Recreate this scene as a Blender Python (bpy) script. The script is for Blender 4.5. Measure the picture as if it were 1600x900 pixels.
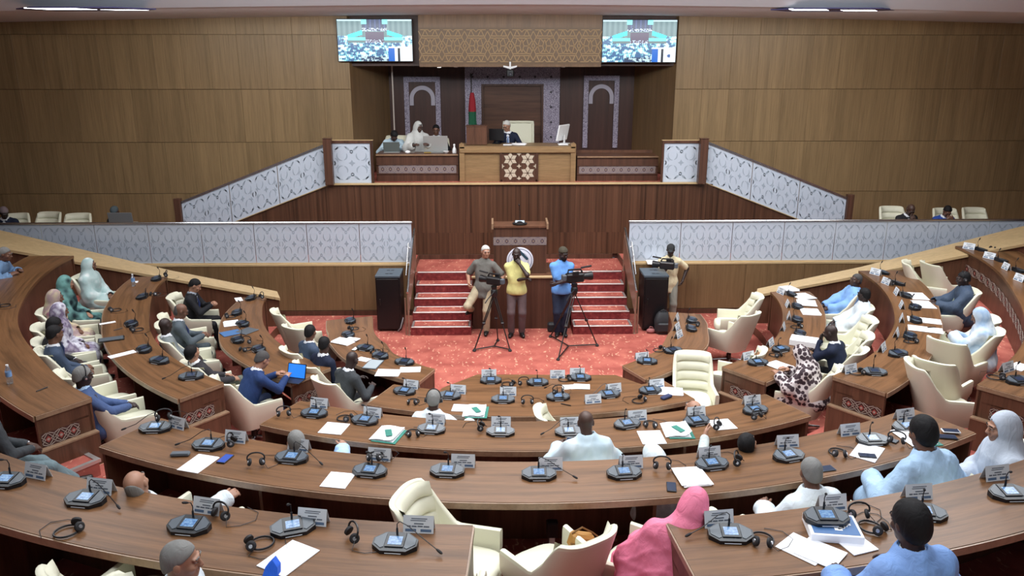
import bpy, bmesh, math, random
import numpy as np
from mathutils import Vector, Matrix

for _o in list(bpy.data.objects):
    bpy.data.objects.remove(_o, do_unlink=True)
SC = bpy.context.scene
COL = SC.collection

# ---------------------------------------------------------------- camera
CAM_F, CAM_PITCH, CAM_YAW, CAM_H = 1228.0, math.radians(16.03), 0.02, 5.05
_cd = bpy.data.cameras.new('camera')
_cd.sensor_fit = 'HORIZONTAL'
_cd.sensor_width = 36.0
_cd.lens = CAM_F / 1600.0 * 36.0
_cd.clip_start, _cd.clip_end = 0.1, 200
CAMERA = bpy.data.objects.new('camera', _cd)
COL.objects.link(CAMERA)
CAMERA.location = (0, 0, CAM_H)
CAMERA.rotation_euler = (math.pi / 2 - CAM_PITCH, 0, -CAM_YAW)
SC.camera = CAMERA

# ---------------------------------------------------------------- world and light
_w = bpy.data.worlds.new('hall_world')
SC.world = _w
_w.use_nodes = True
_w.node_tree.nodes['Background'].inputs[0].default_value = (0.80, 0.88, 1.0, 1)
_w.node_tree.nodes['Background'].inputs[1].default_value = 0.10


def area_light(name, loc, size, power, color=(1, 1, 1), rot=(0, 0, 0), spread=180):
    l = bpy.data.lights.new(name, 'AREA')
    l.shape = 'RECTANGLE'
    l.size, l.size_y = size
    l.energy = power
    l.color = color
    l.spread = math.radians(spread)
    o = bpy.data.objects.new(name, l)
    COL.objects.link(o)
    o.location = loc
    o.rotation_euler = rot
    return o


area_light('stage_ceiling_light', (0.4, 12.6, 6.7), (5.0, 2.6), 365, (1.0, 0.97, 0.95), spread=140)
area_light('middle_ceiling_light', (0.4, 8.0, 6.9), (7.5, 2.6), 385, (0.93, 0.97, 1.0), spread=150)
area_light('left_ceiling_light', (-6.6, 10.6, 6.7), (2.0, 5.0), 150, (0.95, 0.98, 1.0), spread=150)
area_light('right_ceiling_light', (7.0, 10.6, 6.7), (2.0, 5.0), 330, (0.95, 0.98, 1.0), spread=150)
area_light('rear_ceiling_light', (0.4, 3.0, 7.2), (8.0, 2.0), 225, (0.93, 0.97, 1.0), spread=150)
area_light('back_wall_wash', (0.4, 14.9, 5.8), (16.0, 0.5), 180, (1.0, 0.98, 0.94), rot=(math.radians(35), 0, 0), spread=160)
area_light('added_ceiling_fill', (0.4, 11.0, 6.15), (14.0, 0.4), 300, (0.86, 0.95, 1.0), rot=(math.radians(118), 0, 0), spread=150)  # unseen fill light, added to brighten and cool the ceiling near the back wall

SC.view_settings.view_transform = 'Standard'
SC.view_settings.look = 'None'
SC.view_settings.gamma = 1.0
SC.view_settings.use_curve_mapping = False
SC.view_settings.exposure = 0.0


# the photograph's pinhole, used to read places off it: a pixel and a known height (or depth) give a point of the hall
def _ray(px, py):
    x, y = (px - 800.0) / CAM_F, -(py - 450.0) / CAM_F
    c, s = math.cos(CAM_PITCH), math.sin(CAM_PITCH)
    dx, dy, dz = x, c + y * s, -s + y * c
    c, s = math.cos(CAM_YAW), math.sin(CAM_YAW)
    return dx * c + dy * s, -dx * s + dy * c, dz


def at_z(px, py, z):
    d = _ray(px, py)
    t = (z - CAM_H) / d[2]
    return Vector((d[0] * t, d[1] * t, z))


def at_y(px, py, y):
    d = _ray(px, py)
    t = y / d[1]
    return Vector((d[0] * t, y, CAM_H + d[2] * t))


# ---------------------------------------------------------------- helpers
PI = math.pi
D2R = math.radians
HCX, HCY = 0.356, 14.0          # centre of the horseshoe of desks


def pol(r, deg, z=0.0):
    """A point of the horseshoe: degrees from the camera side, positive to the right."""
    a = D2R(deg)
    return Vector((HCX + r * math.sin(a), HCY - r * math.cos(a), z))


def to_pol(p):
    return math.hypot(p[0] - HCX, p[1] - HCY), math.degrees(math.atan2(p[0] - HCX, HCY - p[1]))


def smooth_by_angle(me, deg=35):
    n = len(me.polygons)
    if not n:
        return
    me.polygons.foreach_set('use_smooth', np.ones(n, dtype=bool))
    me.set_sharp_from_angle(angle=D2R(deg))


class MB:
    """Collects shapes into one mesh."""

    def __init__(self):
        self.v, self.f, self.uv, self.mi = [], [], {}, []
        self.cur = 0

    def add(self, vs, fs, uvs=None):
        b = len(self.v)
        self.v.extend([tuple(p) for p in vs])
        for i, f in enumerate(fs):
            self.f.append(tuple(b + k for k in f))
            self.mi.append(self.cur)
            if uvs is not None:
                self.uv[len(self.f) - 1] = uvs[i]
        return self

    def box(self, c, s, rz=0.0, cham=0.0, m=None):
        x, y, z = s[0] / 2, s[1] / 2, s[2] / 2
        if cham <= 0:
            vs = [(sx * x, sy * y, sz * z) for sz in (-1, 1) for sy in (-1, 1) for sx in (-1, 1)]
            fs = [(0, 2, 3, 1), (4, 5, 7, 6), (0, 1, 5, 4), (2, 6, 7, 3), (0, 4, 6, 2), (1, 3, 7, 5)]
        else:
            k = min(cham, x * .95, y * .95, z * .95)
            vs, idx = [], {}
            for sx in (-1, 1):
                for sy in (-1, 1):
                    for sz in (-1, 1):
                        for ax in range(3):
                            p = [sx * (x - k), sy * (y - k), sz * (z - k)]
                            p[ax] += (sx, sy, sz)[ax] * k
                            idx[(sx, sy, sz, ax)] = len(vs)
                            vs.append(p)
            fs = []
            for sx in (-1, 1):
                q = [idx[(sx, a, b, 0)] for a, b in ((-1, -1), (1, -1), (1, 1), (-1, 1))]
                fs.append(q if sx > 0 else q[::-1])
            for sy in (-1, 1):
                q = [idx[(a, sy, b, 1)] for a, b in ((-1, -1), (1, -1), (1, 1), (-1, 1))]
                fs.append(q[::-1] if sy > 0 else q)
            for sz in (-1, 1):
                q = [idx[(a, b, sz, 2)] for a, b in ((-1, -1), (1, -1), (1, 1), (-1, 1))]
                fs.append(q if sz > 0 else q[::-1])
            for a in (-1, 1):
                for b in (-1, 1):
                    fs.append([idx[(-1, a, b, 1)], idx[(1, a, b, 1)], idx[(1, a, b, 2)], idx[(-1, a, b, 2)]][::(1 if a * b < 0 else -1) * -1])
                    fs.append([idx[(a, -1, b, 0)], idx[(a, 1, b, 0)], idx[(a, 1, b, 2)], idx[(a, -1, b, 2)]][::(1 if a * b < 0 else -1)])
                    fs.append([idx[(a, b, -1, 0)], idx[(a, b, 1, 0)], idx[(a, b, 1, 1)], idx[(a, b, -1, 1)]][::(1 if a * b < 0 else -1) * -1])
                    for c_ in (-1, 1):
                        t = [idx[(a, b, c_, 0)], idx[(a, b, c_, 1)], idx[(a, b, c_, 2)]]
                        fs.append(t if a * b * c_ > 0 else t[::-1])
        cz, sz_ = math.cos(rz), math.sin(rz)
        out = []
        for p in vs:
            q = Vector((p[0] * cz - p[1] * sz_, p[0] * sz_ + p[1] * cz, p[2])) if m is None else m @ Vector(p)
            out.append((q[0] + c[0], q[1] + c[1], q[2] + c[2]))
        return self.add(out, fs)

    def prism(self, poly, z0, z1, caps=True):
        """Upright prism; poly counter-clockwise (x, y); z0, z1 numbers or functions of (x, y)."""
        n = len(poly)
        g0 = z0 if callable(z0) else (lambda x, y: z0)
        g1 = z1 if callable(z1) else (lambda x, y: z1)
        vs = [(x, y, g0(x, y)) for x, y in poly] + [(x, y, g1(x, y)) for x, y in poly]
        fs = [(i, (i + 1) % n, n + (i + 1) % n, n + i) for i in range(n)]
        if caps:
            fs += [tuple(range(n - 1, -1, -1)), tuple(range(n, 2 * n))]
        return self.add(vs, fs)

    def extrude(self, pts, vec):
        """Closed planar polygon of 3-D points pushed along vec."""
        n = len(pts)
        vs = [Vector(p) for p in pts] + [Vector(p) + Vector(vec) for p in pts]
        fs = [(i, (i + 1) % n, n + (i + 1) % n, n + i) for i in range(n)] + [tuple(range(n - 1, -1, -1)), tuple(range(n, 2 * n))]
        return self.add(vs, fs)

    def band(self, inner, outer, z0, z1, inner_mat=0):
        """Slab between two polylines of equal length (inner, outer), closed at both ends; UV along and across."""
        n = len(inner)
        vs = []
        for (a, b) in zip(inner, outer):
            vs += [(a[0], a[1], z0), (b[0], b[1], z0), (b[0], b[1], z1), (a[0], a[1], z1)]
        s = [0.0]
        for i in range(1, n):
            mid = lambda k: ((inner[k][0] + outer[k][0]) / 2, (inner[k][1] + outer[k][1]) / 2)
            s.append(s[-1] + math.dist(mid(i), mid(i - 1)))
        w = math.dist(inner[0], outer[0])
        t = abs(z1 - z0)
        prof = [0, w, w + t, 2 * w + t, 2 * w + 2 * t]
        fs, uv = [], []
        for i in range(n - 1):
            for k in range(4):
                a, b = 4 * i + k, 4 * i + (k + 1) % 4
                fs.append((a, a + 4, b + 4, b))
                uv.append([(s[i], prof[k]), (s[i + 1], prof[k]), (s[i + 1], prof[k + 1]), (s[i], prof[k + 1])])
        fs.append((0, 1, 2, 3))
        uv.append([(0, 0), (0, w), (t, w), (t, 0)])
        e = 4 * (n - 1)
        fs.append((e + 3, e + 2, e + 1, e))
        uv.append([(t, 0), (t, w), (0, w), (0, 0)])
        fs = [f[::-1] for f in fs]
        uv = [u[::-1] for u in uv]
        f0 = len(self.f)
        self.add(vs, fs, uv)
        if inner_mat:
            for i in range(n - 1):
                self.mi[f0 + 4 * i + 3] = inner_mat
        return self

    def tube(self, pts, r, n=8, caps=True):
        pts = [Vector(p) for p in pts]
        rs = r if isinstance(r, (list, tuple)) else [r] * len(pts)
        vs, fs = [], []
        up = None
        for i, p in enumerate(pts):
            d = (pts[min(i + 1, len(pts) - 1)] - pts[max(i - 1, 0)])
            d = d.normalized() if d.length > 1e-9 else Vector((0, 0, 1))
            if up is None:
                up = Vector((0, 0, 1)) if abs(d.z) < .9 else Vector((1, 0, 0))
            a = d.cross(up)
            if a.length < 1e-6:
                a = d.orthogonal()
            a.normalize()
            b = a.cross(d).normalized()
            up = b
            for k in range(n):
                t = 2 * PI * k / n
                vs.append(p + a * (rs[i] * math.cos(t)) + b * (rs[i] * math.sin(t)))
        for i in range(len(pts) - 1):
            for k in range(n):
                fs.append((i * n + k, i * n + (k + 1) % n, (i + 1) * n + (k + 1) % n, (i + 1) * n + k))
        if caps:
            fs.append(tuple(range(n - 1, -1, -1)))
            fs.append(tuple(range((len(pts) - 1) * n, len(pts) * n)))
        return self.add(vs, fs)

    def lathe(self, prof, c=(0, 0, 0), n=20, m=None):
        """prof: (r, z) from bottom to top."""
        vs, fs = [], []
        for r, z in prof:
            for k in range(n):
                t = 2 * PI * k / n
                q = Vector((r * math.cos(t), r * math.sin(t), z))
                if m is not None:
                    q = m @ q
                vs.append((q[0] + c[0], q[1] + c[1], q[2] + c[2]))
        for i in range(len(prof) - 1):
            for k in range(n):
                fs.append((i * n + k, i * n + (k + 1) % n, (i + 1) * n + (k + 1) % n, (i + 1) * n + k))
        fs.append(tuple(range(n - 1, -1, -1)))
        fs.append(tuple(range((len(prof) - 1) * n, len(prof) * n)))
        return self.add(vs, fs)

    def ball(self, c, r, nu=12, nv=8, m=None):
        rr = r if isinstance(r, (tuple, list)) else (r, r, r)
        vs, fs = [], []
        for j in range(1, nv):
            p = PI * j / nv
            for k in range(nu):
                t = 2 * PI * k / nu
                q = Vector((rr[0] * math.sin(p) * math.cos(t), rr[1] * math.sin(p) * math.sin(t), -rr[2] * math.cos(p)))
                if m is not None:
                    q = m @ q
                vs.append((q[0] + c[0], q[1] + c[1], q[2] + c[2]))
        lo = Vector((0, 0, -rr[2]))
        hi = Vector((0, 0, rr[2]))
        if m is not None:
            lo, hi = m @ lo, m @ hi
        vs += [tuple(lo + Vector(c)), tuple(hi + Vector(c))]
        a, b = len(vs) - 2, len(vs) - 1
        for j in range(nv - 2):
            for k in range(nu):
                fs.append((j * nu + k, j * nu + (k + 1) % nu, (j + 1) * nu + (k + 1) % nu, (j + 1) * nu + k))
        for k in range(nu):
            fs.append((a, (k + 1) % nu, k))
            fs.append((b, (nv - 2) * nu + k, (nv - 2) * nu + (k + 1) % nu))
        return self.add(vs, fs)

    def grid(self, P, closed_u=False, closed_v=False, flip=False):
        """P[i][j] points."""
        nu, nv = len(P), len(P[0])
        vs = [p for row in P for p in row]
        fs = []
        for i in range(nu if closed_u else nu - 1):
            for j in range(nv if closed_v else nv - 1):
                a, b = i * nv + j, ((i + 1) % nu) * nv + j
                c, d = ((i + 1) % nu) * nv + (j + 1) % nv, i * nv + (j + 1) % nv
                fs.append((a, d, c, b) if flip else (a, b, c, d))
        return self.add(vs, fs)

    def mesh(self, name, mats, angle=35):
        me = bpy.data.meshes.new(name)
        me.from_pydata(self.v, [], self.f)
        for m in (mats if isinstance(mats, (list, tuple)) else [mats]):
            me.materials.append(m)
        if any(self.mi):
            me.polygons.foreach_set('material_index', self.mi)
        if self.uv:
            ul = me.uv_layers.new(name='UVMap')
            for p in me.polygons:
                u = self.uv.get(p.index)
                if u:
                    for li, c in zip(p.loop_indices, u):
                        ul.data[li].uv = c
        if angle:
            smooth_by_angle(me, angle)
        me.update()
        return me

    def build(self, name, mats, parent=None, angle=35, loc=None):
        return link(name, self.mesh(name, mats, angle), parent, loc)


def link(name, data, parent=None, loc=None):
    o = bpy.data.objects.new(name, data)
    COL.objects.link(o)
    if parent is not None:
        o.parent = parent
    if loc is not None:
        o.location = loc
    return o


def thing(name, label, cat, loc=(0, 0, 0), rz=0.0, group=None):
    o = bpy.data.objects.new(name, None)
    COL.objects.link(o)
    o.empty_display_size = 0.05
    o.location = loc
    o.rotation_euler = (0, 0, rz)
    return tag(o, label, cat, group)


def tag(o, label=None, cat=None, group=None, kind=None):
    if label:
        o['label'] = label
    if cat:
        o['category'] = cat
    if group:
        o['group'] = group
    if kind:
        o['kind'] = kind
    return o


def struct(o):
    o['kind'] = 'structure'
    return o


def dup(root, loc=None, rz=None, label=None, group=None):
    def rec(o, parent):
        c = o.copy()
        COL.objects.link(c)
        if parent is not None:
            c.parent = parent
        for ch in KIDS.get(o.name, ()):
            rec(ch, c)
        return c
    KIDS = {}
    for ch in root.children_recursive:
        KIDS.setdefault(ch.parent.name, []).append(ch)
    r = rec(root, None)
    if loc is not None:
        r.location = loc
    if rz is not None:
        r.rotation_euler = (0, 0, rz)
    if label:
        r['label'] = label
    if group:
        r['group'] = group
    return r


# ---------------------------------------------------------------- materials
MATS = {}


def srgb(r, g, b):
    f = lambda c: ((c / 255.0) / 12.92 if c / 255.0 <= 0.04045 else ((c / 255.0 + 0.055) / 1.055) ** 2.4)
    return (f(r), f(g), f(b), 1.0)


def base_mat(name, col=(0.5, 0.5, 0.5, 1), rough=0.5, metal=0.0, spec=0.5, emit=None, estr=0.0, alpha=1.0, trans=0.0):
    m = bpy.data.materials.new(name)
    m.use_nodes = True
    b = m.node_tree.nodes['Principled BSDF']
    b.inputs['Base Color'].default_value = col
    b.inputs['Roughness'].default_value = rough
    b.inputs['Metallic'].default_value = metal
    b.inputs['Specular IOR Level'].default_value = spec
    b.inputs['Transmission Weight'].default_value = trans
    b.inputs['Alpha'].default_value = alpha
    if emit:
        b.inputs['Emission Color'].default_value = emit
        b.inputs['Emission Strength'].default_value = estr
    MATS[name] = m
    return m


class NT:
    """Short hand for node trees."""

    def __init__(self, m):
        self.t = m.node_tree
        self.b = self.t.nodes['Principled BSDF']

    def n(self, kind, **kw):
        x = self.t.nodes.new(kind)
        for k, v in kw.items():
            if k.startswith('i_'):
                x.inputs[int(k[2:])].default_value = v
            else:
                setattr(x, k, v)
        return x

    def l(self, a, b):
        self.t.links.new(a, b)

    def ramp(self, fac, stops):
        r = self.n('ShaderNodeValToRGB')
        e = r.color_ramp.elements
        while len(e) < len(stops):
            e.new(0.5)
        for i, (p, c) in enumerate(stops):
            e[i].position = p
            e[i].color = c
        self.l(fac, r.inputs[0])
        return r.outputs[0]

    def mix(self, fac, a, b, mode='MIX'):
        x = self.n('ShaderNodeMix', data_type='RGBA', blend_type=mode)
        for sock, v in ((x.inputs[0], fac), (x.inputs[6], a), (x.inputs[7], b)):
            if hasattr(v, 'is_output'):
                self.l(v, sock)
            else:
                sock.default_value = v
        return x.outputs[2]

    def bump(self, h, strength=0.2, dist=0.01):
        x = self.n('ShaderNodeBump')
        x.inputs['Strength'].default_value = strength
        x.inputs['Distance'].default_value = dist
        self.l(h, x.inputs['Height'])
        self.l(x.outputs[0], self.b.inputs['Normal'])

    def coords(self, which, scale):
        tc = self.n('ShaderNodeTexCoord')
        mp = self.n('ShaderNodeMapping')
        mp.inputs['Scale'].default_value = scale
        self.l(tc.outputs[which], mp.inputs[0])
        return mp.outputs[0]


def wood(name, dark, mid, light, scale, coords='Object', rough=0.4, tone=0.0, fine=1.0, spec=0.4):
    """Streaky veneer: scale stretches noise so grain runs along the axis with the smallest value."""
    m = base_mat(name, mid, rough, spec=spec)
    t = NT(m)
    v = t.coords(coords, scale)
    if tone:
        oi = t.n('ShaderNodeObjectInfo')
        ad = t.n('ShaderNodeVectorMath', operation='ADD')
        mu = t.n('ShaderNodeMath', operation='MULTIPLY', i_1=37.0)
        t.l(oi.outputs['Random'], mu.inputs[0])
        t.l(v, ad.inputs[0])
        t.l(mu.outputs[0], ad.inputs[1])
        v = ad.outputs[0]
    n1 = t.n('ShaderNodeTexNoise', i_2=1.0, i_3=5.0, i_4=0.62)
    t.l(v, n1.inputs[0])
    c = t.ramp(n1.outputs[0], [(0.30, dark), (0.50, mid), (0.72, light)])
    n2 = t.n('ShaderNodeTexNoise', i_2=6.0 * fine, i_3=3.0, i_4=0.7)
    t.l(v, n2.inputs[0])
    c2 = t.ramp(n2.outputs[0], [(0.35, (0.62, 0.60, 0.58, 1)), (0.6, (1, 1, 1, 1))])
    c = t.mix(0.55, c, c2, 'MULTIPLY')
    if tone:
        rp = t.ramp(oi.outputs['Random'], [(0.0, (1 - tone, 1 - tone, 1 - tone, 1)), (1.0, (1 + tone, 1 + tone, 1 + tone, 1))])
        c = t.mix(1.0, c, rp, 'MULTIPLY')
    t.l(c, t.b.inputs['Base Color'])
    return m


def mul(c, k):
    return (min(1, c[0] * k), min(1, c[1] * k), min(1, c[2] * k), 1.0)


_c = srgb(146, 121, 87)
M_WALL = wood('oak_veneer', mul(_c, .80), _c, mul(_c, 1.14), (6.5, 6.5, .22), 'Object', .42, tone=.07)
_c = srgb(122, 97, 68)
M_SIDEWALL = wood('oak_veneer_low', mul(_c, .80), _c, mul(_c, 1.12), (7, 7, .25), 'Object', .42, tone=.04)
_c = srgb(86, 58, 46)
M_DARKWOOD = wood('walnut_strips', mul(_c, .55), _c, mul(_c, 1.35), (11, 11, .22), 'Object', .38)
_c = srgb(72, 45, 38)
M_NICHE = wood('wenge_veneer', mul(_c, .7), _c, mul(_c, 1.25), (9, 9, .25), 'Object', .45)
_c = srgb(116, 82, 54)
M_DESKTOP = wood('walnut_desktop', mul(_c, .46), _c, mul(_c, 1.32), (.55, 11, 1), 'UV', .34, spec=.35)
_c = srgb(98, 66, 50)
M_DESKSIDE = wood('walnut_side', mul(_c, .62), _c, mul(_c, 1.25), (8, 8, .5), 'Object', .38)
_c = srgb(150, 122, 98)
M_EDGE = wood('walnut_edge_band', mul(_c, .8), _c, mul(_c, 1.1), (3, 3, 3), 'Object', .28, spec=.6)
_c = srgb(146, 118, 84)
M_OAK = wood('oak_desk', mul(_c, .85), _c, mul(_c, 1.1), (.6, 8, 8), 'Object', .4)
_c = srgb(198, 172, 130)
M_LEDGE = wood('pale_oak_ledge', mul(_c, .9), _c, mul(_c, 1.06), (.5, 7, 7), 'Object', .4)
M_WHITE = base_mat('white_plaster', srgb(214, 214, 216), .8)
M_CEIL = base_mat('ceiling_paint', srgb(205, 205, 210), .85)
M_STEEL = base_mat('brushed_steel', srgb(200, 203, 208), .25, 1.0)
M_NOSING = base_mat('aluminium_nosing', srgb(215, 212, 210), .35, .8)
M_BLACK = base_mat('black_plastic', srgb(24, 24, 27), .4)
M_CABINET = base_mat('black_powder_coat', srgb(18, 17, 20), .35)
M_CABTOP = base_mat('grey_steel_top', srgb(70, 82, 92), .35)
M_GREYPANEL = base_mat('dark_grey_plastic', srgb(84, 92, 100), .35)
M_RUBBER = base_mat('matt_black_rubber', srgb(30, 29, 31), .7)
M_PAPER = base_mat('white_paper', srgb(246, 248, 252), .7)
M_GREEN = base_mat('green_cover', srgb(38, 120, 106), .5)
M_BLUEC = base_mat('blue_cover', srgb(70, 110, 160), .5)
M_CREAM = base_mat('cream_leather', srgb(220, 219, 198), .42, spec=.35)
M_DARKMETAL = base_mat('dark_metal', srgb(62, 60, 60), .35, .8)
M_PANEL = base_mat('white_glass_panel', srgb(190, 200, 214), .3)
M_ORN = base_mat('grey_arabesque_print', srgb(160, 172, 186), .35)
M_PLASTICW = base_mat('white_plastic', srgb(232, 234, 236), .4)
_nt = NT(M_CREAM)
_v = _nt.n('ShaderNodeTexNoise', i_2=60.0, i_3=3.0)
_nt.bump(_v.outputs[0], .12, .004)


def carpet():
    m = base_mat('red_carpet', srgb(190, 70, 62), .95, spec=.1)
    t = NT(m)
    v = t.coords('Object', (1, 1, 1))
    # short pale dashes scattered in many directions over a mottled red ground
    vo = t.n('ShaderNodeTexVoronoi', i_2=9.0)
    t.l(v, vo.inputs[0])
    n = t.n('ShaderNodeTexNoise', i_2=3.0, i_3=4.0)
    t.l(v, n.inputs[0])
    c = t.ramp(n.outputs[0], [(0.30, srgb(146, 76, 68)), (0.5, srgb(168, 92, 82)), (0.72, srgb(186, 110, 96))])
    w = t.n('ShaderNodeTexWave', i_1=3.4, i_2=9.0, i_3=3.0, i_4=2.0)
    t.l(v, w.inputs[0])
    f = t.ramp(w.outputs['Fac'], [(0.84, (0, 0, 0, 1)), (0.95, (1, 1, 1, 1))])
    g = t.ramp(vo.outputs['Distance'], [(0.24, (1, 1, 1, 1)), (0.44, (0, 0, 0, 1))])
    fg = t.mix(1.0, f, g, 'MULTIPLY')
    c = t.mix(fg, c, srgb(216, 164, 138))
    n3 = t.n('ShaderNodeTexNoise', i_2=160.0, i_3=2.0)
    t.l(v, n3.inputs[0])
    c = t.mix(.25, c, t.ramp(n3.outputs[0], [(.3, (.5, .5, .5, 1)), (.7, (1, 1, 1, 1))]), 'MULTIPLY')
    t.l(c, t.b.inputs['Base Color'])
    t.bump(n3.outputs[0], .3, .006)
    return m


M_CARPET = carpet()


# ---------------------------------------------------------------- ornament drawing (thin raised pieces)
def arabesque(mb, u0, v0, w, h, P, nrm, proud=.003):
    """One tile of the scrolling print: a diamond, mirrored crescents and drops. P(u, v) -> point; u, v in metres on the panel."""
    n = Vector(nrm) * proud

    def face(pts):
        mb.add([P(u0 + a * w, v0 + b * h) + n for a, b in pts], [tuple(range(len(pts)))])

    def cres(cu, cv, r, a0, a1, th, k=7):
        pin, pout = [], []
        for i in range(k + 1):
            t = D2R(a0 + (a1 - a0) * i / k)
            e = th * math.sin(PI * (0.08 + 0.84 * i / k))
            pout.append((cu + (r + e / 2) * math.cos(t), cv + (r + e / 2) * math.sin(t)))
            pin.append((cu + (r - e / 2) * math.cos(t), cv + (r - e / 2) * math.sin(t)))
        for i in range(k):
            for q in ([pin[i], pout[i], pout[i + 1], pin[i + 1]],):
                for sx in (0, 1):
                    for sy in (0, 1):
                        qq = [((1 - a) if sx else a, (1 - b) if sy else b) for a, b in q]
                        qq = [(min(1, max(0, a)), min(1, max(0, b))) for a, b in qq]
                        if (sx + sy) % 2 == 1:
                            qq = qq[::-1]
                        face(qq)
    d = .09
    k = [(0.5 - d, .5), (.5 - d * .35, .5 - d * .35), (.5, .5 - d), (.5 + d * .35, .5 - d * .35), (.5 + d, .5), (.5 + d * .35, .5 + d * .35), (.5, .5 + d), (.5 - d * .35, .5 + d * .35)]
    face(k)
    cres(.25, .70, .13, 150, 275, .038)
    cres(.25, .70, .13, 290, 385, .038)
    cres(.27, .72, .22, 95, 160, .034)
    cres(.27, .72, .22, 30, 80, .034)
    cres(.0, .5, .15, -62, -12, .034)
    cres(.0, .5, .07, -60, 60, .03)
    cres(.5, 1.0, .17, 200, 250, .034)
    cres(.5, .80, .035, 0, 358, .03, 8)
    cres(.06, .96, .10, 275, 350, .034)


def strip(mb, a, b, w, n, t):
    """Flat bar from a to b (width w) lying on a plane with normal n, t thick."""
    a, b, n = Vector(a), Vector(b), Vector(n).normalized()
    d = (b - a).normalized()
    s = d.cross(n).normalized() * (w / 2)
    vs = [a - s, a + s, b + s, b - s]
    vs = vs + [p + n * t for p in vs]
    mb.add(vs, [(4, 5, 6, 7), (0, 1, 5, 4), (2, 3, 7, 6), (1, 2, 6, 5), (3, 0, 4, 7)])


# ---------------------------------------------------------------- the hall: levels
Y_SIDE = 15.62      # low oak walls either side of the stage
Y_DAIS = 16.99      # dark wall under the dais
Y_BACK = 18.2       # tall oak wall
Y_NICHE = 20.0      # back of the dais niche
Z_STAGE, Z_GALL, Z_DAIS = 0.85, 0.95, 2.52
TIER_H0, TIER_DH = 0.163, 0.35
ZTIER = [0.0] + [TIER_H0 + TIER_DH * i for i in range(5)]      # ground, tiers of rows one to five
RIN = [0.0, 4.57, 6.12, 7.67, 9.22, 10.8]

mb = MB()
mb.box((0.4, 8.0, -0.1), (30, 22, 0.2))
struct(mb.build('floor', M_CARPET, angle=None))


def arc(r, a0, a1, n):
    return [pol(r, a0 + (a1 - a0) * i / n) for i in range(n + 1)]


for k in range(1, 5):
    mb = MB()
    a0, a1 = (-96, 96)
    ro = 14.5 if k == 4 else RIN[k + 1] + .05
    if k == 4:
        mb.band(arc(RIN[k] + .03, a0, a1, 96), arc(ro, a0, a1, 96), ZTIER[k - 1] - .05, ZTIER[k], 1)
    else:
        mb.band(arc(RIN[k] + .03, a0, a1, 96), arc(ro + .6, a0, a1, 96), ZTIER[k - 1] - .05, ZTIER[k], 1)
    struct(mb.build('floor_tier', [M_CARPET, M_DESKSIDE], angle=None))
    # half steps in the two aisles, carpeted, with a pale nosing
    for s in (-1, 1):
        if k == 1:
            ac = 31.0
        else:
            ac = 33.5
        zz = (ZTIER[k - 1] + ZTIER[k]) / 2
        st = MB()
        hw = .40
        a_in, a_out = RIN[k] - .25, RIN[k] + .06
        w = math.degrees(hw / RIN[k])
        st.band(arc(a_in, s * ac - w, s * ac + w, 4), arc(a_out, s * ac - w, s * ac + w, 4), ZTIER[k - 1] - .02, zz)
        so = struct(st.build('floor_step', M_CARPET, angle=None))
        ns = MB()
        ns.band(arc(a_in - .02, s * ac - w, s * ac + w, 4), arc(a_in + .035, s * ac - w, s * ac + w, 4), zz - .03, zz + .008)
        ns.build('nosing', M_NOSING, so)

# one carpeted block of the side steps, edged in pale metal
st = MB()
_a = [-39 + i for i in range(5)]
st.band([pol(7.92, a) for a in _a], [pol(8.45, a) for a in _a], ZTIER[3] - .02, ZTIER[3] + .175)
so = struct(st.build('floor_step', M_CARPET, angle=None))
ns = MB()
ns.band([pol(7.90, a) for a in _a], [pol(7.95, a) for a in _a], ZTIER[3] + .15, ZTIER[3] + .185)
ns.band([pol(7.90, a) for a in (-35.3, -34.95)], [pol(8.46, a) for a in (-35.3, -34.95)], ZTIER[3] + .15, ZTIER[3] + .186)
ns.build('nosing', M_NOSING, so)

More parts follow.
